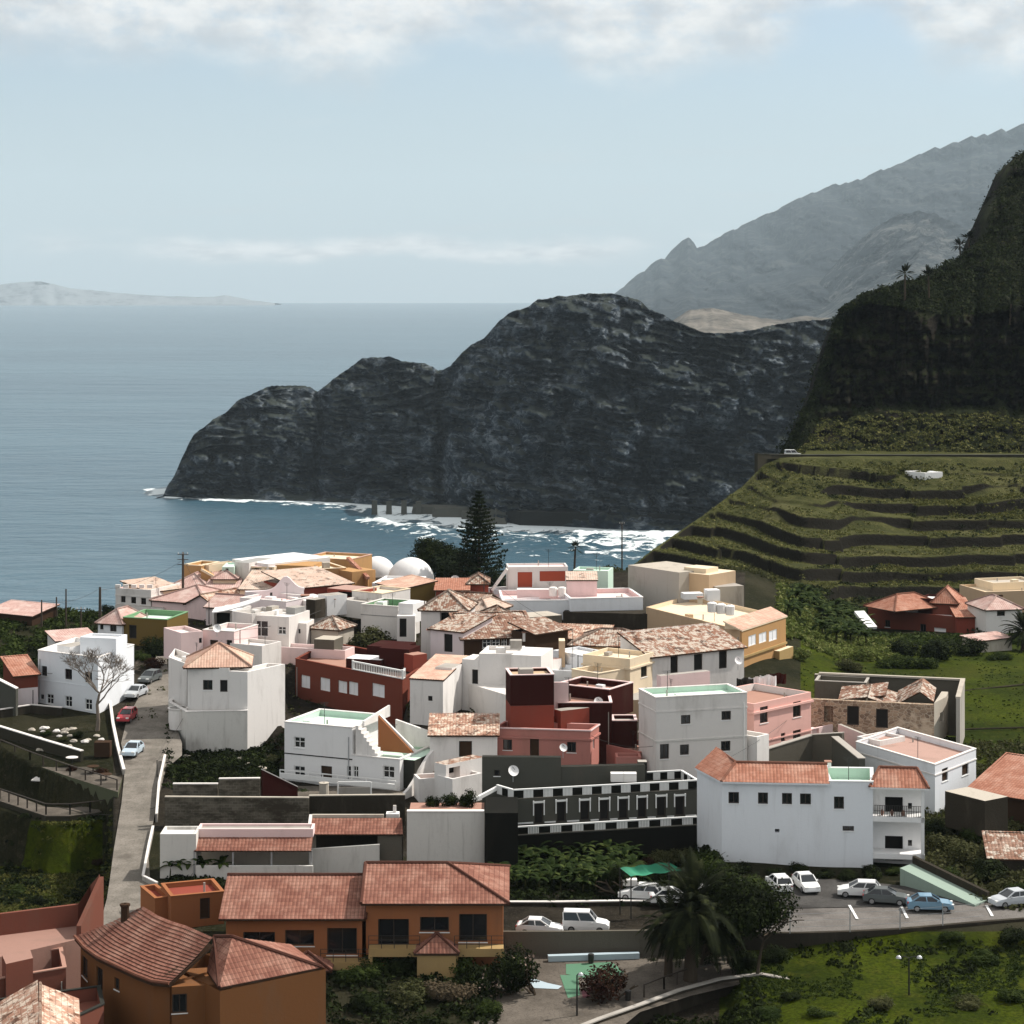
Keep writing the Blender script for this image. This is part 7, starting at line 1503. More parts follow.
# yards inside the village and lower slopes
p = land_pts(1200, 168, 284, 214, 236, 13); clumps('yard_scrub', p, rg.uniform(.3, .8, len(p)), 16, .34, 'leaf_dark', 13)
p = land_pts(900, 120, 640, 238, 316, 14); clumps('yard_weeds', p, rg.uniform(.3, .8, len(p)), 14, .34, 'leaf_olive', 14)
p = land_pts(7500, -60, 112, 150, 209, 15, lambda px, Y: fbm(px / 30, Y / 8, 1, 3) > .22); clumps('slope_weeds', p, rg.uniform(.12, .42, len(p)), 12, .22, 'leaf_yellow', 15)
p = land_pts(1500, -60, 112, 158, 212, 16, lambda px, Y: (fbm(px / 30, Y / 8, 1, 3) > .5) | (Y < 186)); clumps('slope_scrub', p, rg.uniform(.3, .9, len(p)), 14, .36, 'leaf_dark', 16)
p = land_pts(9000, 735, 1060, 138, 171, 17, lambda px, Y: fbm(px / 40, Y / 6, 5, 3) > .42); clumps('lawn_tufts', p, rg.uniform(.08, .26, len(p)), 10, .16, 'leaf_mid', 17)
p = land_pts(900, 735, 1060, 138, 171, 18, lambda px, Y: (fbm(px / 50, Y / 7, 9, 3) > .56) | (Y > 168.5)); clumps('lawn_weeds', p, rg.uniform(.3, .8, len(p)), 16, .3, 'leaf_dark', 18)
p = land_pts(1100, 920, 1060, 178, 236, 19, lambda px, Y: (Y > 178 + (1000 - px) * .10)); clumps('right_scrub', p, rg.uniform(.4, 1.2, len(p)), 20, .36, 'leaf_olive', 19)
p = land_pts(1000, 480, 715, 180, 198, 20); clumps('banana_undergrowth', p, rg.uniform(.3, .8, len(p)), 16, .4, 'leaf_dark', 20)
p = land_pts(500, 325, 520, 150, 172, 21); clumps('garden_cover', p, rg.uniform(.3, .9, len(p)), 18, .34, 'leaf_dark', 21)
p = land_pts(200, 168, 225, 184, 190, 22); clumps('shed_undergrowth', p, rg.uniform(.3, .7, len(p)), 16, .36, 'leaf_dark', 22)
# cliff growth: on the flatter faces of the cliff mesh
co = bpy.data.objects['cliff'].data; nv = len(co.vertices); cv = np.empty(nv * 3, dtype=np.float32); co.vertices.foreach_get('co', cv); cv = cv.reshape(-1, 3); cn = np.empty(nv * 3, dtype=np.float32); co.vertices.foreach_get('normal', cn); cn = cn.reshape(-1, 3)
cr = np.arange(nv) // 420; nz = np.abs(cn[:, 2])
cpx_ = 512 + F * cv[:, 0] / cv[:, 1]; s1 = (cr > 116) & (cr < 170) & (cpx_ < 1070); s2 = (cr > 0) & (cr < 27); s3 = (nz > .55) & (cr > 27) & (cr < 116)
def pick(mask, n, seed): ii = np.flatnonzero(mask); return cv[np.random.default_rng(seed).choice(ii, min(n, len(ii)), replace=False)].astype(float)
p = pick(s2, 2200, 1); clumps('talus_scrub', p, rg.uniform(.4, 1.2, len(p)), 12, .5, 'leaf_hill', 23); p = pick(s1, 6500, 2); clumps('rim_scrub', p, rg.uniform(.6, 2.0, len(p)), 14, .6, 'leaf_dark', 24)
p = pick(s1, 900, 3); clumps('rim_grass', p, rg.uniform(.5, 1.2, len(p)), 12, .5, 'leaf_olive', 25); p = pick(s3, 900, 4); clumps('ledge_scrub', p, rg.uniform(.5, 1.4, len(p)), 12, .5, 'leaf_dark', 26)
# palms along the cliff rim
for k, (px, py, hh_, lab) in enumerate([(905, 303, 7.5, 'lone palm standing clear on the cliff rim, leftmost of the rim palms'), (929, 303, 7, 'palm half hidden in scrub on the cliff rim, right of the lone palm'), (957, 255, 4, 'small palm high on the cliff rim among bushes'), (968, 252, 4, 'rightmost small palm on the upper cliff rim'), (1010, 322, 5, 'palm on the dark cliff face near the right edge'), (968, 386, 4, 'small palm growing on the shaded cliff wall')]):
    ii = np.argmin((512 + F * cv[:, 0] / cv[:, 1] - px) ** 2 + (HY + (CZ - cv[:, 2]) * F / cv[:, 1] - py) ** 2); v = cv[ii]; palm(Vector((float(v[0]), float(v[1]) - .5, float(v[2]) - .3)), hh_, 2.9, 30, lab, seed=k + 3, nl=10, leaf_w=.2, tr=.22)
# big conifer and its dark neighbours
def conifer(loc, h, r0, label, seed=3):
    rng = random.Random(seed); r = empty('conifer', loc, label, 'tree'); mb = MB(); mb.tube([Vector(loc) + Vector((0, 0, h * k / 8)) for k in range(9)], [.34 * (1 - k / 8.3) for k in range(9)], 7); mb.build('trunk', 'bark', r); nr_ = np.random.default_rng(seed); P_ = []; bm_ = MB()
    z = h * .12; lay = 0
    while z < h * .985:
        t = z / h; R_ = r0 * (1 - t) ** .85 * rng.uniform(.85, 1.1) + .15; nb = 8 if t < .8 else 6
        for k in range(nb):
            a = k * 6.283 / nb + lay * .7 + rng.uniform(-.2, .2); L = R_ * rng.uniform(.8, 1.1); d = Vector((math.cos(a), math.sin(a), .18)); p0 = Vector(loc) + Vector((0, 0, z)); p1 = p0 + d * L; bm_.tube([p0, p1], [.05, .02], 4, cap=False)
            m_ = int(20 + 80 * L / r0); tt = nr_.uniform(.15, 1.0, m_); base = np.array(p0)[None] + np.array(d)[None] * L * tt[:, None]; w_ = (.16 + .30 * (1 - tt)) * L * .8; side = np.array([-math.sin(a), math.cos(a), 0]); P_.append(base + side[None] * (nr_.uniform(-1, 1, m_) * w_)[:, None] + np.array([0, 0, 1])[None] * nr_.uniform(-.05, .16, m_)[:, None])
        z += h * .048 * (1 - .35 * t); lay += 1
    bm_.build('branches', 'bark', r); V, Q = leaves(np.concatenate(P_), .42, nr_, up=.8, aspect=.45); fastmesh('foliage', V, Q, mm('leaf_pine'), parent=r)
c = P(479, 588, 316); conifer(Vector((c.x, c.y, 106)), CZ - (490 - HY) * 316 / F - 106, 5.7, 'tall dark star-branched conifer rising above the roofs against the surf')
c = P(434, 585, 325); tree(Vector((c.x, c.y, 105)), 10.2, (5.6, 4.2, 4.4), 'leaf_dark', 'broad dark round-crowned tree between the white domes and the conifer', n=9500, leaf=.34, seed=4, lobes=18, trunk_h=.2)
c = P(456, 588, 322); tree(Vector((c.x, c.y, 105)), 9.4, (4.6, 3.5, 4.6), 'leaf_pine', 'dense black-green tree mass joined to the left side of the conifer', n=7000, leaf=.36, seed=5, lobes=16, trunk_h=.2)
c = P(494, 588, 306); tree(Vector((c.x, c.y, 106)), 6.5, (2.0, 2.0, 3.2), 'leaf_pine', 'narrow dark tree at the right foot of the conifer', n=1500, leaf=.38, seed=6, lobes=10, trunk_h=.2)
# bottom: big feather palm and companions
g_ = lambda px, py, dz=0: Gp(px, py, dz)
b = PZ(690, 985, 98); palm(b, (985 - 905) * b.y / F - .3, 5.2, 95, 'huge dark feather palm in front of the parked cars, bottom centre right', seed=8, droop=.62, tr=.45, nl=40, leaf_w=.03)
b = PZ(757, 982, 98); tree(b, 9.2, (4.3, 3.4, 4.0), 'leaf_dark', 'dark leafy tree with a thin straight trunk, right of the huge palm', n=9000, leaf=.26, seed=9, lobes=20, trunk_h=.38, tr=.16)
b = PZ(728, 968, 98); tree(b, 9.6, (3.6, 3.0, 4.8), 'leaf_dark', 'dark tree squeezed between the huge palm and the thin-trunked tree', n=9000, leaf=.26, seed=10, lobes=14, trunk_h=.25, tr=.15)
b = PZ(668, 980, 98); palm(b, 4.4, 2.8, 45, 'smaller palm with drooping fronds below the left side of the huge palm', seed=9, nl=18)
b = PZ(584, 1024, 98.5); b = PZ(586, 1012, 97.5)
def frangipani(b, label, seed):
    rng = random.Random(seed); r = empty('flowering_tree', b, label, 'tree'); mb = MB(); tips = []
    for d in (Vector((-.55, 0, 1)), Vector((.25, .1, 1)), Vector((-.1, .4, 1))): limb(mb, b - Vector((0, 0, .2)), d.normalized(), 2.0, .15, 3, rng, tips, spread=.75, gr=.66)
    mb.build('trunk', 'bark', r); nr_ = np.random.default_rng(seed); tp = np.array([tuple(t[0]) for t in tips]); k = np.repeat(np.arange(len(tp)), 20); V, Q = leaves(tp[k] + nr_.normal(size=(len(k), 3)) * .32, .30, nr_); fastmesh('crown', V, Q, mm('leaf_dark'), parent=r)
    k = np.repeat(np.arange(len(tp)), 4); V, Q = leaves(tp[k] + nr_.normal(size=(len(k), 3)) * .28 + np.array([0, 0, .15]), .24, nr_, up=1); fastmesh('blossoms', V, Q, mm('blossom'), parent=r)
frangipani(PZ(536, 1012, 97.2), 'open-branched tree with pale blossoms over the little playground', 3)
tree(PZ(607, 1012, 97.4), 4.6, (1.9, 1.8, 2.3), 'leaf_red', 'dark reddish bushy tree at the lower edge of the playground', n=1600, leaf=.26, seed=12, trunk_h=.1)
tree(PZ(618, 905, 99.2), 4.2, (1.3, 1.2, 2.0), 'leaf_dark', 'slim dark tree at the left post of the green canopy', n=900, leaf=.3, seed=13, trunk_h=.2)
# bushes: (px, py, radius m, height m, material, variant, label)
BS = [(374, 650, 3.8, 4.6, 'leaf_olive', 0, 'big yellow-green bush behind the dark red house'), (352, 648, 2.4, 3.4, 'leaf_olive', 1, 'smaller yellow-green bush at the left of the big one behind the red house'), (402, 640, 1.8, 2.0, 'leaf_dark', 2, 'dark bush below the green-terraced house'),
 (345, 625, 1.6, 1.8, 'leaf_olive', 3, 'pale bush above the broken red cottage roof'), (152, 655, 2.6, 3.4, 'leaf_dark', 2, 'dark tree-like bush in front of the olive house'), (165, 648, 2.0, 2.6, 'leaf_mid', 0, 'green bush at the right corner of the olive house'), (140, 660, 1.8, 2.0, 'leaf_mid', 1, 'low light green bush below the olive house'), (160, 636, 1.4, 2.2, 'leaf_yellow', 3, 'bright yellow-green bush on the terrace edge of the olive house'),
 (155, 668, 2.0, 2.0, 'leaf_red', 1, 'reddish bush at the top end of the street'), (108, 612, 1.4, 1.8, 'leaf_dark', 0, 'dark round bush at the left corner of the knobbed-parapet house'), (12, 672, 3.0, 2.8, 'leaf_mid', 0, 'yellow-green tree-like bush at the left edge above the lean-to'), (-8, 690, 2.5, 2.5, 'leaf_dark', 2, 'dark bush cut by the left edge above the grey wall'),
 (45, 736, 1.0, .9, 'leaf_mid', 0, 'low bush in the walled garden, left'), (62, 742, .9, .9, 'leaf_olive', 1, 'low bush in the walled garden, centre'), (78, 738, .9, 1.0, 'leaf_dark', 2, 'dark bush beneath the bare tree'), (106, 752, 1.0, 1.2, 'leaf_mid', 3, 'bush beside the left kerb wall of the street'), (24, 742, .9, .8, 'leaf_dark', 2, 'dark low bush at the left of the walled garden'), (100, 775, 1.1, 1.1, 'leaf_red', 1, 'dark red bush beside the terrace tables'), (72, 772, .8, .9, 'leaf_red', 3, 'small reddish bush on the upper walkway'),
 (180, 771, 1.0, 1.2, 'leaf_mid', 1, 'bush at the left end of the upper block yard'), (246, 770, 1.1, 1.0, 'leaf_dark', 0, 'dark bush above the bright-coped block wall'), (272, 765, 1.2, 1.3, 'leaf_olive', 3, 'bush with pale litter below the pyramid-roofed house'), (300, 796, 1.0, 1.0, 'leaf_mid', 2, 'small bush on the corner of the front terrace'),
 (640, 872, 1.8, 2.0, 'leaf_red', 0, 'brownish flowering bush under the balustraded walkway'), (662, 866, 2.0, 2.2, 'leaf_olive', 1, 'olive bush left of the blue-white house under the walkway'), (684, 866, 2.0, 2.4, 'leaf_olive', 2, 'olive bush touching the left corner of the blue-white house'), (706, 868, 2.2, 2.8, 'leaf_mid', 0, 'tall green bush in front of the left corner of the blue-white house'), (720, 882, 2.2, 2.6, 'leaf_mid', 3, 'green bush behind the first parked white car'), (740, 872, 1.5, 1.5, 'leaf_dark', 1, 'dark bush at the foot of the blue-white wall, left'), (800, 874, 1.2, 1.4, 'leaf_dark', 2, 'pointed dark bush at the foot of the blue-white wall, middle'), (850, 880, 1.4, 1.3, 'leaf_dark', 0, 'dark bush behind the white parked car under the blue-white house'), (872, 878, 1.4, 1.6, 'leaf_dark', 3, 'dark bush below the corner of the two-tier balcony'), (893, 874, 1.1, 1.1, 'leaf_mid', 1, 'leafy bush before the lower balcony floor'), (775, 876, 1.2, 1.1, 'leaf_dark', 3, 'low dark hedge bush behind the two white rear-facing cars'), (825, 877, 1.3, 1.1, 'leaf_dark', 1, 'low dark hedge bush right of the two rear-facing white cars'),
 (940, 852, 2.4, 2.8, 'leaf_olive', 0, 'olive bush right of the two-tier balcony'), (968, 866, 2.8, 3.0, 'leaf_olive', 2, 'large olive-brown bush on the slope right of the balcony'), (945, 880, 1.8, 1.8, 'leaf_mid', 1, 'green bush above the pale green ramp'), (990, 880, 2.4, 2.4, 'leaf_dark', 3, 'dark bush above the rightmost parked car'), (1008, 862, 2.2, 2.2, 'leaf_mid', 0, 'green bush below the brown stone shed'), (965, 832, 2.4, 2.6, 'leaf_dark', 1, 'dark green bush below the weathered panels'), (932, 836, 1.8, 2.2, 'leaf_dark', 2, 'dark bush beside the right pier of the balcony'), (975, 842, 1.8, 2.0, 'leaf_mid', 3, 'bright green bush under the carport shed'), (1015, 895, 1.5, 1.3, 'leaf_mid', 2, 'low bush behind the car at the right edge'),
 (905, 655, 3.0, 3.6, 'leaf_dark', 0, 'dark round bush below the left end of the dark red house'), (898, 668, 3.0, 3.0, 'leaf_mid', 1, 'bright green bush at the top left of the green field'), (940, 660, 4.0, 4.6, 'leaf_dark', 2, 'largest dark bush below the right end of the dark red house'), (970, 655, 3.2, 3.4, 'leaf_dark', 3, 'dark bush left of the pink-roofed shed'), (925, 668, 2.4, 2.4, 'leaf_mid', 0, 'mid-green bush between two dark bushes at the field edge'), (862, 660, 2.6, 3.0, 'leaf_valley', 1, 'yellow-green bush at the left end of the field edge'), (850, 672, 2.4, 2.6, 'leaf_olive', 2, 'olive bush behind the ruin, left'), (833, 690, 2.6, 2.6, 'leaf_olive', 0, 'pale olive bush growing inside the ruin'), (800, 660, 2.0, 2.2, 'leaf_valley', 3, 'yellow-green bush right of the ochre house'), (815, 640, 2.0, 2.0, 'leaf_valley', 0, 'light green bush in the plot above the ruin'), (800, 625, 1.8, 1.8, 'leaf_mid', 1, 'green bush at the back of the plot right of the ochre house'), (1000, 660, 2.0, 1.8, 'leaf_mid', 1, 'low bush in front of the pink-roofed shed'),
 (350, 985, 1.9, 2.2, 'leaf_mid', 0, 'leafy bush left in the garden below the orange balconies'), (375, 975, 2.0, 2.4, 'leaf_mid', 1, 'bright leafy bush under the left orange balcony'), (402, 972, 2.0, 2.6, 'leaf_dark', 2, 'dark bush below the porch roof, left'), (430, 968, 1.9, 2.3, 'leaf_red', 3, 'dark reddish bush under the porch roof'), (455, 975, 2.0, 2.4, 'leaf_mid', 0, 'green bush right of the porch'), (448, 1000, 2.2, 2.6, 'leaf_brown', 1, 'brown flowering bush in the lower garden'), (405, 1005, 2.2, 2.4, 'leaf_olive', 2, 'broad olive bush in the lower garden, left of the brown one'), (480, 990, 2.0, 2.4, 'leaf_dark', 3, 'dark bush right of the brown flowering bush'), (365, 1010, 2.0, 2.2, 'leaf_dark', 0, 'dark bush at the corner of the brown wall'), (505, 975, 1.8, 2.6, 'leaf_dark', 1, 'dark bush at the right end of the orange house'), (515, 1005, 1.9, 2.0, 'leaf_olive', 2, 'olive bush left of the blossom tree foot'), (487, 1015, 1.6, 1.7, 'leaf_mid', 0, 'bush cut by the bottom edge below the dark bush'), (575, 1015, 1.6, 1.4, 'leaf_yellow', 1, 'yellow-green clipped bush left of the lamp post'), (596, 1010, 1.7, 1.5, 'leaf_yellow', 3, 'yellow-green clipped bush right of the lamp post'), (640, 1008, 1.3, 1.2, 'leaf_dark', 2, 'small dark bush at the edge of the stone path'), (560, 1022, 1.5, 1.3, 'leaf_mid', 0, 'green bush at the bottom edge below the playground'),
 (985, 965, 1.8, 1.6, 'leaf_mid', 0, 'bush on the lower lawn near the right edge'), (1012, 945, 1.8, 1.7, 'leaf_dark', 1, 'dark bush below the parking wall at the right edge'), (955, 945, 1.4, 1.1, 'leaf_mid', 2, 'low bush below the parking wall'), (880, 1010, 1.5, 1.3, 'leaf_olive', 3, 'olive bush on the lower lawn left of the tall lamp'), (965, 1008, 1.6, 1.1, 'leaf_olive', 2, 'grey-green low bush on the lawn right of the tall lamp'), (1010, 1000, 1.6, 1.4, 'leaf_mid', 0, 'bush in the bottom right corner'), (820, 1015, 1.3, .9, 'leaf_mid', 1, 'low leafy bush at the bottom edge of the lawn'), (770, 1018, 1.4, .9, 'leaf_banana', 3, 'bright leafy bush at the bottom edge below the stone path'), (790, 1000, 1.2, .9, 'leaf_dark', 0, 'dark low bush at the curve of the stone path'),
 (40, 905, 1.5, 1.4, 'leaf_dark', 1, 'dark bush on the slope above the salmon terraces'), (15, 895, 1.4, 1.3, 'leaf_mid', 2, 'leafy bush on the shaded slope at the left edge'), (98, 868, 1.0, 1.1, 'leaf_red', 3, 'reddish bush beside the lower street'), (432, 806, 1.0, 2.0, 'leaf_dark', 0, 'dark potted bush on the planted terrace, left'), (450, 804, 1.0, 2.2, 'leaf_dark', 1, 'tall potted bush on the planted terrace, middle'), (468, 804, 1.2, 2.3, 'leaf_dark', 2, 'round potted bush on the planted terrace, right')]
for (px, py, r_, h_, mt, v, lab) in BS:
    if 420 < px < 475 and 800 < py < 810: loc = P(px, py + 2, gY(866) + 3)
    else: loc = G(px, 274) if lab.startswith(('big yellow', 'smaller yellow')) else Gp(px, py)
    bush(loc, r_, h_, mt, lab, 'bushes', v, rz=px * .37)
# fallen crown pieces on lawn path
# banana plants
def banana_mesh(seed):
    rng = random.Random(seed); mb = MB(); mb.tube([Vector((0, 0, -.2)), Vector((.05, 0, .8)), Vector((.08, .03, 1.5))], [.13, .11, .08], 6)
    for k in range(9):
        a = k * 2.4 + rng.uniform(-.3, .3); el_ = rng.uniform(.7, 1.25); L = rng.uniform(1.5, 2.1); d = Vector((math.cos(a) * math.cos(el_), math.sin(a) * math.cos(el_), math.sin(el_))); side = Vector((-math.sin(a), math.cos(a), 0)); p = Vector((.08, .03, 1.4)); n_ = 8; prev = None
        for i in range(n_ + 1):
            t = i / n_; w_ = .30 * math.sin(math.pi * min(1, .12 + t * .88)) ** .6; sg = Vector((0, 0, .07)); row = (p - side * w_ - sg, p.copy(), p + side * w_ - sg)
            if prev: mb.poly([prev[0], row[0], row[1], prev[1]], m=1); mb.poly([prev[1], row[1], row[2], prev[2]], m=1)
            prev = row; d = (d + Vector((0, 0, -.24))).normalized(); p = p + d * L / n_
    o = mb.build('banana_plant', ['leaf_olive', 'leaf_banana']); me = o.data; bpy.data.objects.remove(o); return me
bmesh_ = [banana_mesh(k) for k in range(4)]
rng = random.Random(6)
def banana(px, Y, s, label, group):
    o = bpy.data.objects.new('banana_plant', rng.choice(bmesh_)); scene.collection.objects.link(o); o.location = G(px, Y); o.scale = (s, s, s); o.rotation_euler = (0, 0, rng.uniform(0, 6.28)); tag(o, label, 'plant', group)
for k in range(74): banana(490 + 150 * ((k * .618) % 1), 183.0 + 12.5 * (k / 74) + rng.uniform(-.4, .4), rng.uniform(.6, .95), 'broad-leaved banana plant in the dense patch below the balustraded grey house', 'banana plants below the grey house')
for k in range(9): banana(170 + 6.5 * k, 187.5 + rng.uniform(-.8, .8), rng.uniform(.6, .85), 'banana plant in the narrow strip between the grey-white shed and the orange wing', 'banana plants beside the shed')
for k in range(60): banana(rng.uniform(786, 868), rng.uniform(300, 352), rng.uniform(.9, 1.3), 'banana plant in the plot right of the ochre house', 'banana plants in the valley plot')
# bare tree by the street
def bare_tree():
    b = W_(97, 731); r = empty('bare_tree', b, 'leafless spreading tree in front of the right corner of the white street house', 'tree'); mb = MB(); tips = []; rng = random.Random(11)
    p = [b + Vector((0, 0, -.4)), b + Vector((.15, 0, 1.2)), b + Vector((.0, .1, 2.8)), b + Vector((.25, .1, 4.0))]; mb.tube(p, [.26, .20, .16, .12], 8)
    limb(mb, p[2], Vector((.8, 0, .6)).normalized(), 2.2, .10, 3, rng, tips, spread=.6, gr=.72)
    for d in ((-.9, .1, .5), (-.4, -.3, .8), (.15, .2, 1), (.8, -.1, .6), (-.75, .4, .7), (.5, .5, .8)): limb(mb, p[3], Vector(d).normalized(), 2.0, .09, 4, rng, tips, spread=.75, gr=.72)
    mb.build('trunk', 'palebark', r); tw = MB()
    for t, d in tips:
        for k in range(4): tw.tube([t, t + (d + Vector((rng.uniform(-1, 1), rng.uniform(-1, 1), rng.uniform(-.2, .9)))).normalized() * rng.uniform(.3, .7)], [.02, .008], 3, cap=False)
    tw.build('twigs', 'palebark', r)
bare_tree()
palm(P(1022, 660, 300), 4.2, 3.6, 60, 'feather palm cut by the right edge beside the pink-roofed shed', seed=14, nl=18); palm(P(574, 575, 330), 4.2, 1.4, 24, 'small slim palm silhouetted against the surf behind the long white house', seed=15, nl=8, tr=.14, leaf_w=.15)

# shaded planting that closes the gaps round the square and the field grass
p = land_pts(2200, 800, 1060, 206, 318, 31, lambda px, Y: (fbm(px / 30, Y / 9, 5, 3) > .46) & ((px > 955) | (Y > 250))); clumps('field_tufts', p, rg.uniform(.08, .26, len(p)), 9, .18, 'leaf_mid', 31)
tree(PZ(512, 1002, 97.6), 4.8, (2.2, 2.0, 2.4), 'leaf_dark', 'dark bushy tree left of the blossom tree, below the orange house end', n=4000, leaf=.22, seed=21, trunk_h=.15)
tree(PZ(700, 966, 98.2), 5.6, (2.6, 2.2, 2.8), 'leaf_dark', 'dark shrubby tree standing under the huge palm', n=5000, leaf=.24, seed=22, trunk_h=.15)
tree(PZ(744, 918, 100.0), 4.6, (2.2, 1.8, 2.2), 'leaf_mid', 'green-topped tree behind the huge palm beside the hidden white cars', n=4000, leaf=.24, seed=23, trunk_h=.2)

p = land_pts(900, 596, 800, 326, 366, 33); clumps('valley_slope_growth', p, rg.uniform(.4, 1.3, len(p)), 18, .42, 'leaf_olive', 33)

p = land_pts(1100, 690, 905, 352, 377, 34); clumps('bank_scrub', p, rg.uniform(.5, 1.6, len(p)), 20, .45, 'leaf_dark', 34)
for k, (px, py, rr, lab) in enumerate([(676, 962, 1.5, 'dark bush at the left foot of the huge palm'), (712, 974, 1.7, 'dark bush at the right foot of the huge palm'), (742, 968, 1.6, 'dark bush left of the thin straight trunk'), (775, 962, 1.4, 'dark bush right of the thin straight trunk'), (650, 968, 1.2, 'dark bush on the square left of the palm')]): bush(Gp(px, py), rr, rr * 1.2, 'leaf_dark', lab, 'bushes', k % 4)

p = land_pts(420, 590, 760, 146, 160, 36); clumps('path_side_growth', p, rg.uniform(.3, 1.0, len(p)), 20, .34, 'leaf_dark', 36)
p = land_pts(200, 600, 760, 146, 158, 37); clumps('path_side_leaves', p, rg.uniform(.3, .7, len(p)), 18, .3, 'leaf_mid', 37)
# ===== vehicles, poles, small things =====
def paint(name, c): 
    m, n, b, o = newmat(name); b.inputs['Base Color'].default_value = (*c, 1); b.inputs['Roughness'].default_value = .28; b.inputs['Coat Weight'].default_value = .5; b.inputs['Coat Roughness'].default_value = .08; MATS[name] = m
for nm, c in (('car_white', (.72, .72, .71)), ('car_silver', (.42, .44, .46)), ('car_red', (.36, .03, .04)), ('car_blue', (.16, .27, .36)), ('car_dark', (.10, .11, .11)), ('car_paleblue', (.42, .50, .56))): paint(nm, c)
simple('tyre', (.015, .015, .015), .9); simple('rim', (.35, .35, .36), .35, .8); simple('lamp_clear', (.75, .75, .72), .15); simple('lamp_red', (.35, .02, .02), .3); simple('car_glass', (.012, .015, .018), .06, 0, .6)
def car(loc, rz, color, label, kind='hatch', group='parked cars'):
    r = bpy.data.objects.new('parked_car', None); scene.collection.objects.link(r); L, Wd = 4.1, 1.72
    if kind == 'van': prof = [(-2.1, .95), (-2.1, 1.12), (-2.0, 1.14), (.75, 1.12), (1.25, 1.02), (1.85, .92), (2.1, .72), (2.12, .45)]; roof = (-2.05, .35, 1.86, -2.0, .95)
    elif kind == 'sedan': prof = [(-2.1, .5), (-2.12, .85), (-1.95, .96), (-1.3, .98), (.75, .95), (1.7, .83), (2.05, .68), (2.12, .42)]; roof = (-1.05, .15, 1.42, -1.75, .95)
    else: prof = [(-2.0, .5), (-2.05, .9), (-1.95, .98), (.7, .97), (1.5, .84), (1.95, .68), (2.02, .42)]; roof = (-1.55, .1, 1.46, -1.98, .95)
    half = [(x, z) for x, z in prof]; b = MB(); xs = [prof[0][0]] + [p[0] for p in prof] + [prof[-1][0]]; zs = [.28] + [p[1] for p in prof] + [.28]; n = len(xs)
    rows = []
    for (x, z) in zip(xs, zs): 
        k = 1 - .10 * max(0, abs(x) - 1.5) / .6; w_ = Wd / 2 * k; zi = max(z, .3); rows.append([Vector((x, -w_ * .97, .28)), Vector((x, -w_, min(zi, .62))), Vector((x, -w_ * .96, zi - .02 if z > .3 else .29)), Vector((x, -w_ * .88, zi)), Vector((x, w_ * .88, zi)), Vector((x, w_ * .96, zi - .02 if z > .3 else .29)), Vector((x, w_, min(zi, .62))), Vector((x, w_ * .97, .28))])
    for a, c in zip(rows[:-1], rows[1:]):
        for i in range(7): b.poly([a[i], c[i], c[i + 1], a[i + 1]])
    b.poly(rows[0]); b.poly(rows[-1][::-1]); x0, x1, zr, xb, xf = roof; zb = np.interp
    wb, wt = Wd / 2 * .90, Wd / 2 * .74; zb = .97 if kind != 'van' else 1.12
    t = MB(); T = [Vector((x0, -wt, zr)), Vector((x1, -wt, zr)), Vector((x1, wt, zr)), Vector((x0, wt, zr))]; t.prism([v - Vector((0, 0, .05)) for v in T], [Vector((v.x * .97, v.y * .93, v.z + .03)) for v in T])
    B_ = [Vector((xb, -wb, zb - .03)), Vector((xf, -wb, zb - .03)), Vector((xf, wb, zb - .03)), Vector((xb, wb, zb - .03))]
    for i in range(4): t.bar(B_[i], T[i] - Vector((0, 0, .03)), .09, .09)
    for s in (0, 3): f = .52; t.bar(B_[s].lerp(B_[s ^ 1 if s == 0 else 2], f), T[s].lerp(T[1 if s == 0 else 2], f) - Vector((0, 0, .03)), .08, .06)
    for f in b.f: pass
    k0 = len(b.v); b.v += t.v; b.f += [tuple(i + k0 for i in f) for f in t.f]; b.uv += t.uv; b.m += t.m; o = b.build('body', color, r)
    bv = o.modifiers.new('bevel', 'BEVEL'); bv.width = .025; bv.segments = 2; bv.limit_method = 'ANGLE'
    g = MB(); ins = .975; Tg = [Vector((v.x * .985, v.y * ins, v.z - .05)) for v in T]; Bg = [Vector((v.x * .985, v.y * ins, v.z)) for v in B_]
    for i in range(4): j = (i + 1) % 4; m = MB(); m.poly([Bg[i], Bg[j], Tg[j], Tg[i]]); m.build(('side_window', 'windscreen', 'side_window', 'rear_window')[i], 'car_glass', r)
    for x in (-1.28, 1.28):
        for sy in (-1, 1):
            w = MB(); c = Vector((x, sy * (Wd / 2 - .10), .31)); seg = 18; R0 = .31
            ring = lambda rr, yy: [c + Vector((rr * math.cos(2 * math.pi * k / seg), yy, rr * math.sin(2 * math.pi * k / seg))) for k in range(seg)]
            rs = [ring(.20, sy * .11), ring(.29, sy * .11), ring(R0, sy * .07), ring(R0, -sy * .10), ring(.1, -sy * .10)]
            for a_, b_ in zip(rs[:-1], rs[1:]):
                for k in range(seg): w.poly([a_[k], a_[(k + 1) % seg], b_[(k + 1) % seg], b_[k]])
            wo_ = w.build('wheel', 'tyre', r); h = MB(); h.poly([v + Vector((0, sy * .004, 0)) for v in ring(.21, sy * .105)]); h.build('rim', 'rim', wo_)
    for sy in (-1, 1):
        m = MB(); m.box(Vector((prof[-1][0] - .10, sy * .58, .60)), (1, 0, 0), (0, 1, 0), .22, .34, .13); m.build('headlight', 'lamp_clear', r); m = MB(); m.box(Vector((prof[0][0] + .02, sy * .66, .72)), (1, 0, 0), (0, 1, 0), .12, .2, .18); m.build('tail_light', 'lamp_red', r)
        m = MB(); m.box(Vector((.62, sy * (Wd / 2 + .06), .93)), (1, 0, 0), (0, 1, 0), .12, .16, .12); m.build('wing_mirror', color, r)
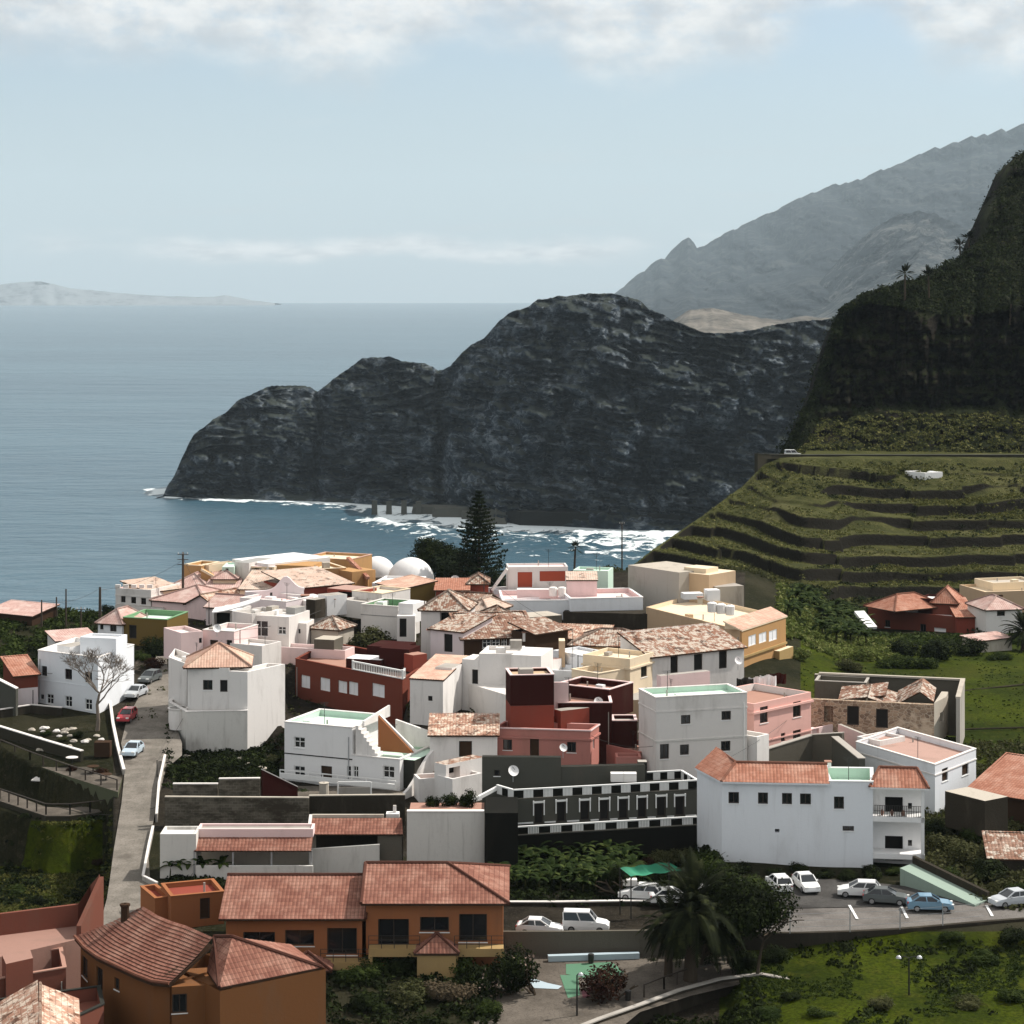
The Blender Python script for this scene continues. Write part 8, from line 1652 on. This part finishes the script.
    m = MB(); m.box(Vector((0, 0, .2)), (1, 0, 0), (0, 1, 0), 3.6, 1.5, .12); m.build('underbody', 'tyre', r)
    r.location = loc; r.rotation_euler = (0, 0, rz); r.scale = (.87, .87, .87); return tag(r, label, 'van' if kind == 'van' else 'car', group)
D = math.radians
car(W_(133, 756, .17), D(-97), 'car_paleblue', 'pale blue-silver car at the bottom of the parked row in the street', 'sedan'); car(W_(127, 722, .17), D(-96), 'car_red', 'bright red hatchback parked between two pale cars in the street'); car(W_(136, 698, .17), D(-105), 'car_silver', 'silver car at the top of the parked row in the street', 'sedan'); car(W_(150, 683, .17), D(-108), 'car_dark', 'dark car half hidden at the top of the street under the bare tree')
car(PZ(779, 889, 100.22), D(100), 'car_white', 'left of two white cars parked with their backs to the blue-white house wall'); car(PZ(806, 889, 100.22), D(-80), 'car_white', 'right of two white cars parked side by side below the blue-white house', 'sedan')
car(PZ(859, 896, 100.22), D(172), 'car_white', 'white hatchback parked left of the dark car, below the blue-white house'); car(PZ(886, 903, 100.22), D(-12), 'car_dark', 'dark grey car overlapping the blue one on the parking', 'sedan'); car(PZ(930, 910, 100.22), D(-4), 'car_blue', 'light blue sedan at the road edge of the parking', 'sedan'); car(PZ(1012, 905, 100.22), D(200), 'car_silver', 'silver car cut by the right edge on the parking road', 'sedan')
car(PZ(540, 934, 99.37), D(-8), 'car_white', 'white sedan behind the brown wall, left of the white van', 'sedan'); car(PZ(586, 931, 99.37), D(-6), 'car_white', 'boxy white van behind the brown wall below the banana patch', 'van')
car(PZ(742, 896, 100.22), D(5), 'car_white', 'white car mostly hidden behind the dark tree right of the huge palm', 'sedan'); car(PZ(710, 901, 100.22), D(0), 'car_white', 'white car mostly hidden behind the huge palm crown', 'sedan'); car(PZ(640, 899, 100.0), D(170), 'car_white', 'white car in the shade under the green canopy'); car(PZ(672, 903, 100.0), D(5), 'car_white', 'white car just right of the green canopy, behind palm fronds', 'sedan')
car(P(793, 457, 487), D(5), 'car_white', 'tiny white van on the coast road at the foot of the cliff', 'van')
def pole(b, h, label, cross=0, r=.09, cat='pole', mat='pole_wood', name='utility_pole', group=None, arms=1):
    rt = empty(name, b, label, cat, group); m = MB(); b = Vector(b); m.tube([b - Vector((0, 0, .5)), b + Vector((0, 0, h))], [r * 1.2, r * .8], 8); m.build('shaft', mat, rt)
    if cross:
        for k in range(arms): m = MB(); z = h - .3 - k * .7; m.bar(b + Vector((-cross / 2, -.1, z)), b + Vector((cross / 2, -.1, z)), .09); m.build('crossarm', mat, rt)
        for sx in (-1, 0, 1): m = MB(); m.tube([b + Vector((sx * cross * .42, -.1, h - .25)), b + Vector((sx * cross * .42, -.1, h - .02))], .045, 6); m.build('insulator', 'tank', rt)
    return rt
for k, (px, y0, y1, lab) in enumerate([(41.6, 600, 625, 'leftmost thin pole standing in the grass plot by the sea'), (56.5, 597, 615, 'short thin pole behind the end of the broad pinkish roof'), (66, 589, 628, 'tallest pole of the grass plot by the sea'), (81, 607, 629, 'shortest front pole of the grass plot, right of the tallest'), (100, 587, 617, 'thick dark pole at the right end of the grass plot')]):
    Yp = gY(y1 + 2) if y1 > 620 else 292; b = P(px, y1, Yp); b.z = min(b.z, gz(b.x, b.y) + .05); pole(b, CZ - (y0 - HY) * Yp / F - b.z, lab, cross=1.2 if k == 3 else 0, r=.11 if k < 4 else .19, group='poles by the sea')
b = P(183, 590, 300); pole(b, (590 - 552) * 300 / F, 'tall dark utility pole with crossarms left of the ochre stair tower', 1.5, .16, arms=3)
b = Gp(622, 580); pole(P(622, 575, 372), (575 - 522) * 372 / F, 'tall black pole on the hillside edge against the surf', .9, .12)
for px, y0, y1, Yq, lab in [(553, 620, 650, 262, 'dark pole among the brown tiled roofs'), (578, 655, 690, 246, 'thin pole in front of the balustraded cream terrace'), (209, 600, 620, 285, 'thin pole among the pinkish tiled roofs'), (588, 620, 632, 270, 'short lamp pole below the long white house'), (484, 572, 592, 292, 'thin pole at the left end of the long white house'), (240, 630, 652, 262, 'thin dark pole near the big four-pane window'), (641, 645, 668, 262, 'thin pole left of the cornice of the cream house'), (157, 760, 790, 217, 'short dark post at the right side of the street'), (33, 690, 712, 243, 'thin dark pole before the lilac lean-to at the left')]:
    b = P(px, y1, Yq); pole(b, (y1 - y0) * Yq / F, lab, 0, .06, mat='iron', name='pole', group='thin village poles')
def lamp(b, h, label, heads):
    r = empty('street_lamp', b, label, 'lamp'); m = MB(); m.tube([b, b + Vector((0, 0, h))], [.08, .05], 8); m.build('shaft', 'iron', r)
    for d in heads: m = MB(); t = b + Vector((0, 0, h)); m.tube([t, t + Vector((d * .35, 0, .12)), t + Vector((d * .7, 0, .08))], .03, 6); m.build('arm', 'iron', r); m = MB(); c = t + Vector((d * .75, 0, .0)); m.lathe(c, [(.04, -.05), (.22, 0), (.16, .12), (.03, .2)], 10); m.build('lamp_shade', 'galv', r)
b = PZ(909, 1024, 97); lamp(b, (1024 - 958) * b.y / F, 'tall black lamp post with a double head on the lower lawn', (-1, 1)); b = PZ(577, 1026, 97.6); lamp(b, (1026 - 975) * b.y / F, 'black lamp post with a single head before the playground', (.35,))
# bollards and benches of the lower square, stone path and its curved wall
pts = [PZ(x, y, 98.2) for x, y in [(560, 1040), (600, 1024), (640, 1010), (680, 995), (720, 984), (760, 979), (800, 986)]]; freewall('path_wall', 'curving low stone wall with a pale edge along the lower lawn, below the palm', pts, .35, .35, 'darkstone', cap='concrete', sink=1.8)
rr_ = empty('railing', PZ(650, 990, 98.4), 'dark timber post railing along the square below the palm', 'railing'); q = [PZ(x, y, 98.4) for x, y in [(644, 997), (664, 989), (690, 980), (720, 975)]]
railing(rr_, q, .9, 1.4, 'frame_dark', 'rail', 1, .09)
for k, (px, py) in enumerate([(591, 963), (628, 1000)]): m = MB(); m.lathe(PZ(px, py, 98.38), [(.2, 0), (.24, .6), (.22, .7), (.05, .72)], 12); tag(m.build('litter_bin', 'iron'), ('black litter bin on the back edge of the playground', 'black litter bin beside the reddish bush')[k], 'bin')
# terrace furniture on the upper walkway, lower left
for k, (px, py, lab) in enumerate([(72, 766, 'left'), (93, 775, 'middle'), (106, 783, 'right')]):
    r = empty('cafe_table', W_(px, py, .1), lab + ' round table on the upper walkway beside the street', 'table', 'tables on the walkway'); m = MB(); c = W_(px, py, .15); m.lathe(c + Vector((0, 0, .7)), [(.02, 0), (.62, 0), (.62, .05), (.02, .055)], 16); m.build('table_top', 'wood' if k else 'offwhite', r); m = MB(); m.tube([c, c + Vector((0, 0, .7))], .06, 6); m.build('leg', 'iron', r)
m = MB(); c = W_(103, 757, .1); m.box(c, (1, 0, 0), (0, 1, 0), 1.6, 1.2, 1.5); o = m.build('crate_stack', 'wood'); tag(o, 'brown wooden shelter box at the street end of the walkway', 'box')
# small litter of pale stones in the walled garden and the yard slope
rng = random.Random(21)
def rock(b, s, seed, mat): 
    m = MB(); rr = random.Random(seed); prof = [(.02, 1), (.55, .85), (.95, .4), (1, 0), (.8, -.4)]; k0 = 0
    for i in range(5):
        for j in range(8): a = j * math.pi / 4; q = prof[i][0] * rr.uniform(.8, 1.15); m.v.append(b + Vector((math.cos(a) * q * s, math.sin(a) * q * s * .8, prof[i][1] * s * .6 * rr.uniform(.85, 1.1))))
    for i in range(4):
        for j in range(8): m.f.append((i * 8 + j, (i + 1) * 8 + j, (i + 1) * 8 + (j + 1) % 8, i * 8 + (j + 1) % 8)); m.uv += [(0, 0)] * 4; m.m.append(0)
    m.f.append(tuple(range(8))); m.uv += [(0, 0)] * 8; m.m.append(0); return m.build('rock', mat)
for k in range(26): px, py = rng.uniform(30, 102), rng.uniform(728, 752); tag(rock(W_(px, py, 0), rng.uniform(.2, .55), k, 'palestone' if k % 3 else 'offwhite'), 'pale stone lying in the walled garden under the bare tree', 'rock', 'pale stones in the walled garden')
for k in range(16): px, py = rng.uniform(180, 280), rng.uniform(748, 775); tag(rock(Gp(px, py), rng.uniform(.2, .5), k + 40, 'palestone'), 'pale stone on the dark slope below the pyramid-roofed house', 'rock', 'pale stones on the dark slope')
# rooftop small things: dishes, chimneys, aerials
def dish(b, label, s=.45):
    r = empty('satellite_dish', b, label, 'dish', 'satellite dishes'); m = MB(); m.tube([b, b + Vector((0, 0, .9))], .035, 5); m.build('mast', 'galv', r); m = MB(); c = b + Vector((0, -.1, 1.0)); seg = 14; n = Vector((.3, -.8, .45)).normalized(); u = n.cross(Vector((0, 0, 1))).normalized(); v = n.cross(u)
    rings = [[c + n * (.35 * (k / 4) ** 2 * s) + (u * math.cos(2 * math.pi * j / seg) + v * math.sin(2 * math.pi * j / seg)) * s * max(k / 4, .01) for j in range(seg)] for k in range(5)]
    for a, b2 in zip(rings[:-1], rings[1:]):
        for j in range(seg): m.poly([a[j], a[(j + 1) % seg], b2[(j + 1) % seg], b2[j]])
    m.build('reflector', 'cleanwhite', r); m = MB(); m.bar(c - v * s * .9, c + n * s * 1.0, .03); m.build('feed_arm', 'iron', r)
for px, py, Yq, lab, s in [(513, 776, 198.3, 'white satellite dish on the charcoal yard wall', .5), (598, 706, 222, 'white satellite dish before the maroon house', .5), (586, 712, 222, 'smaller dish on a mast left of the maroon wall', .35), (455, 582, 300, 'white dish in front of the dark trees right of the domes', .7), (217, 631, 262, 'satellite dish on the roof of the pinkish box house', .5), (563, 752, 213, 'satellite dish at the foot of the salmon-pink wall', .4), (738, 664, 236, 'satellite dish on the white wall end of the brown-tiled house', .45), (361, 612, 285, 'pale dish near the green-roofed terrace', .4)]: dish(P(px, py + 6, Yq), lab, s)
def chimney(b, h, w_, mat, label): r = empty('chimney', b, label, 'chimney', 'village chimneys'); m = MB(); m.box(b, (1, 0, 0), (0, 1, 0), w_, w_, h); m.build('stack', mat, r); m = MB(); m.box(b + Vector((0, 0, h)), (1, 0, 0), (0, 1, 0), w_ * 1.25, w_ * 1.25, .1); m.build('cap', 'terracotta', r)
for px, py, Yq, h, w_, mt, lab in [(828, 772, 196, .9, .5, 'cleanwhite', 'white chimney between the tile strip and the mint terrace of the blue-white house'), (305, 607, 285, 1.5, .9, 'darkstone', 'dark chimney block behind the cube annex'), (333, 607, 284, 1.0, .6, 'palestone', 'stone chimney above the broken cottage roof'), (430, 640, 262, 1.2, .7, 'offwhite', 'short pale chimney between the tower house and the tall-windowed house'), (526, 641, 258, 1.0, .8, 'white', 'round-capped white chimney in front of the glazed brown house'), (270, 590, 298, .9, .5, 'offwhite', 'small pale chimney on the lilac curved gable'), (700, 604, 268, .8, .6, 'cream', 'cream chimney on the tan roof beside the tanks')]: chimney(P(px, py, Yq), h, w_, mt, lab)
# overhead wires
def wire(a, b, label, sag=.8):
    m = MB(); n = 14; m.tube([a.lerp(b, k / n) - Vector((0, 0, sag * 4 * (k / n) * (1 - k / n))) for k in range(n + 1)], .022, 4, cap=False); tag(m.build('cable', 'iron'), label, 'cable')
wire(P(41.6, 601, 262), P(100, 588, 292), 'thin cable strung between the poles of the grass plot'); wire(P(183, 560, 300), P(100, 590, 292), 'thin cable from the tall utility pole to the thick dark pole'); wire(P(55, 806, 208), P(160, 806, 206), 'thin cable crossing the lower street')
for (x0, y0), (x1, y1), lab in [((870, 703), (1060, 683), 'upper thin pipe line across the green field'), ((880, 735), (1060, 729), 'lower thin pipe line across the green field')]:
    a, b = Gp(x0, y0, .25), Gp(x1, y1, .25); m = MB(); m.tube([a, a.lerp(b, .5), b], .10, 6); tag(m.build('pipe', 'darkstone'), lab, 'pipe')

for (a, b, lab) in [((240, 630, 262), (330, 606, 284), 'thin cable from the pole by the four-pane window to the stone chimney'), ((553, 621, 262), (484, 574, 292), 'thin cable above the brown tiled roofs'), ((578, 656, 246), (641, 646, 262), 'thin cable above the cream stair terrace'), ((209, 601, 285), (183, 557, 300), 'thin cable among the pinkish roofs'), ((38, 672, 246), (97, 662, 246), 'cable sagging across the front of the white street house'), ((157, 762, 217), (222, 640, 262), 'thin cable over the street to the pyramid-roofed house'), ((660, 745, 214), (590, 735, 216), 'thin cable from the white house to the salmon-pink house'), ((700, 772, 197), (812, 700, 236), 'thin cable over the roof of the blue-white house')]: wire(P(*a), P(*b), lab, .6)
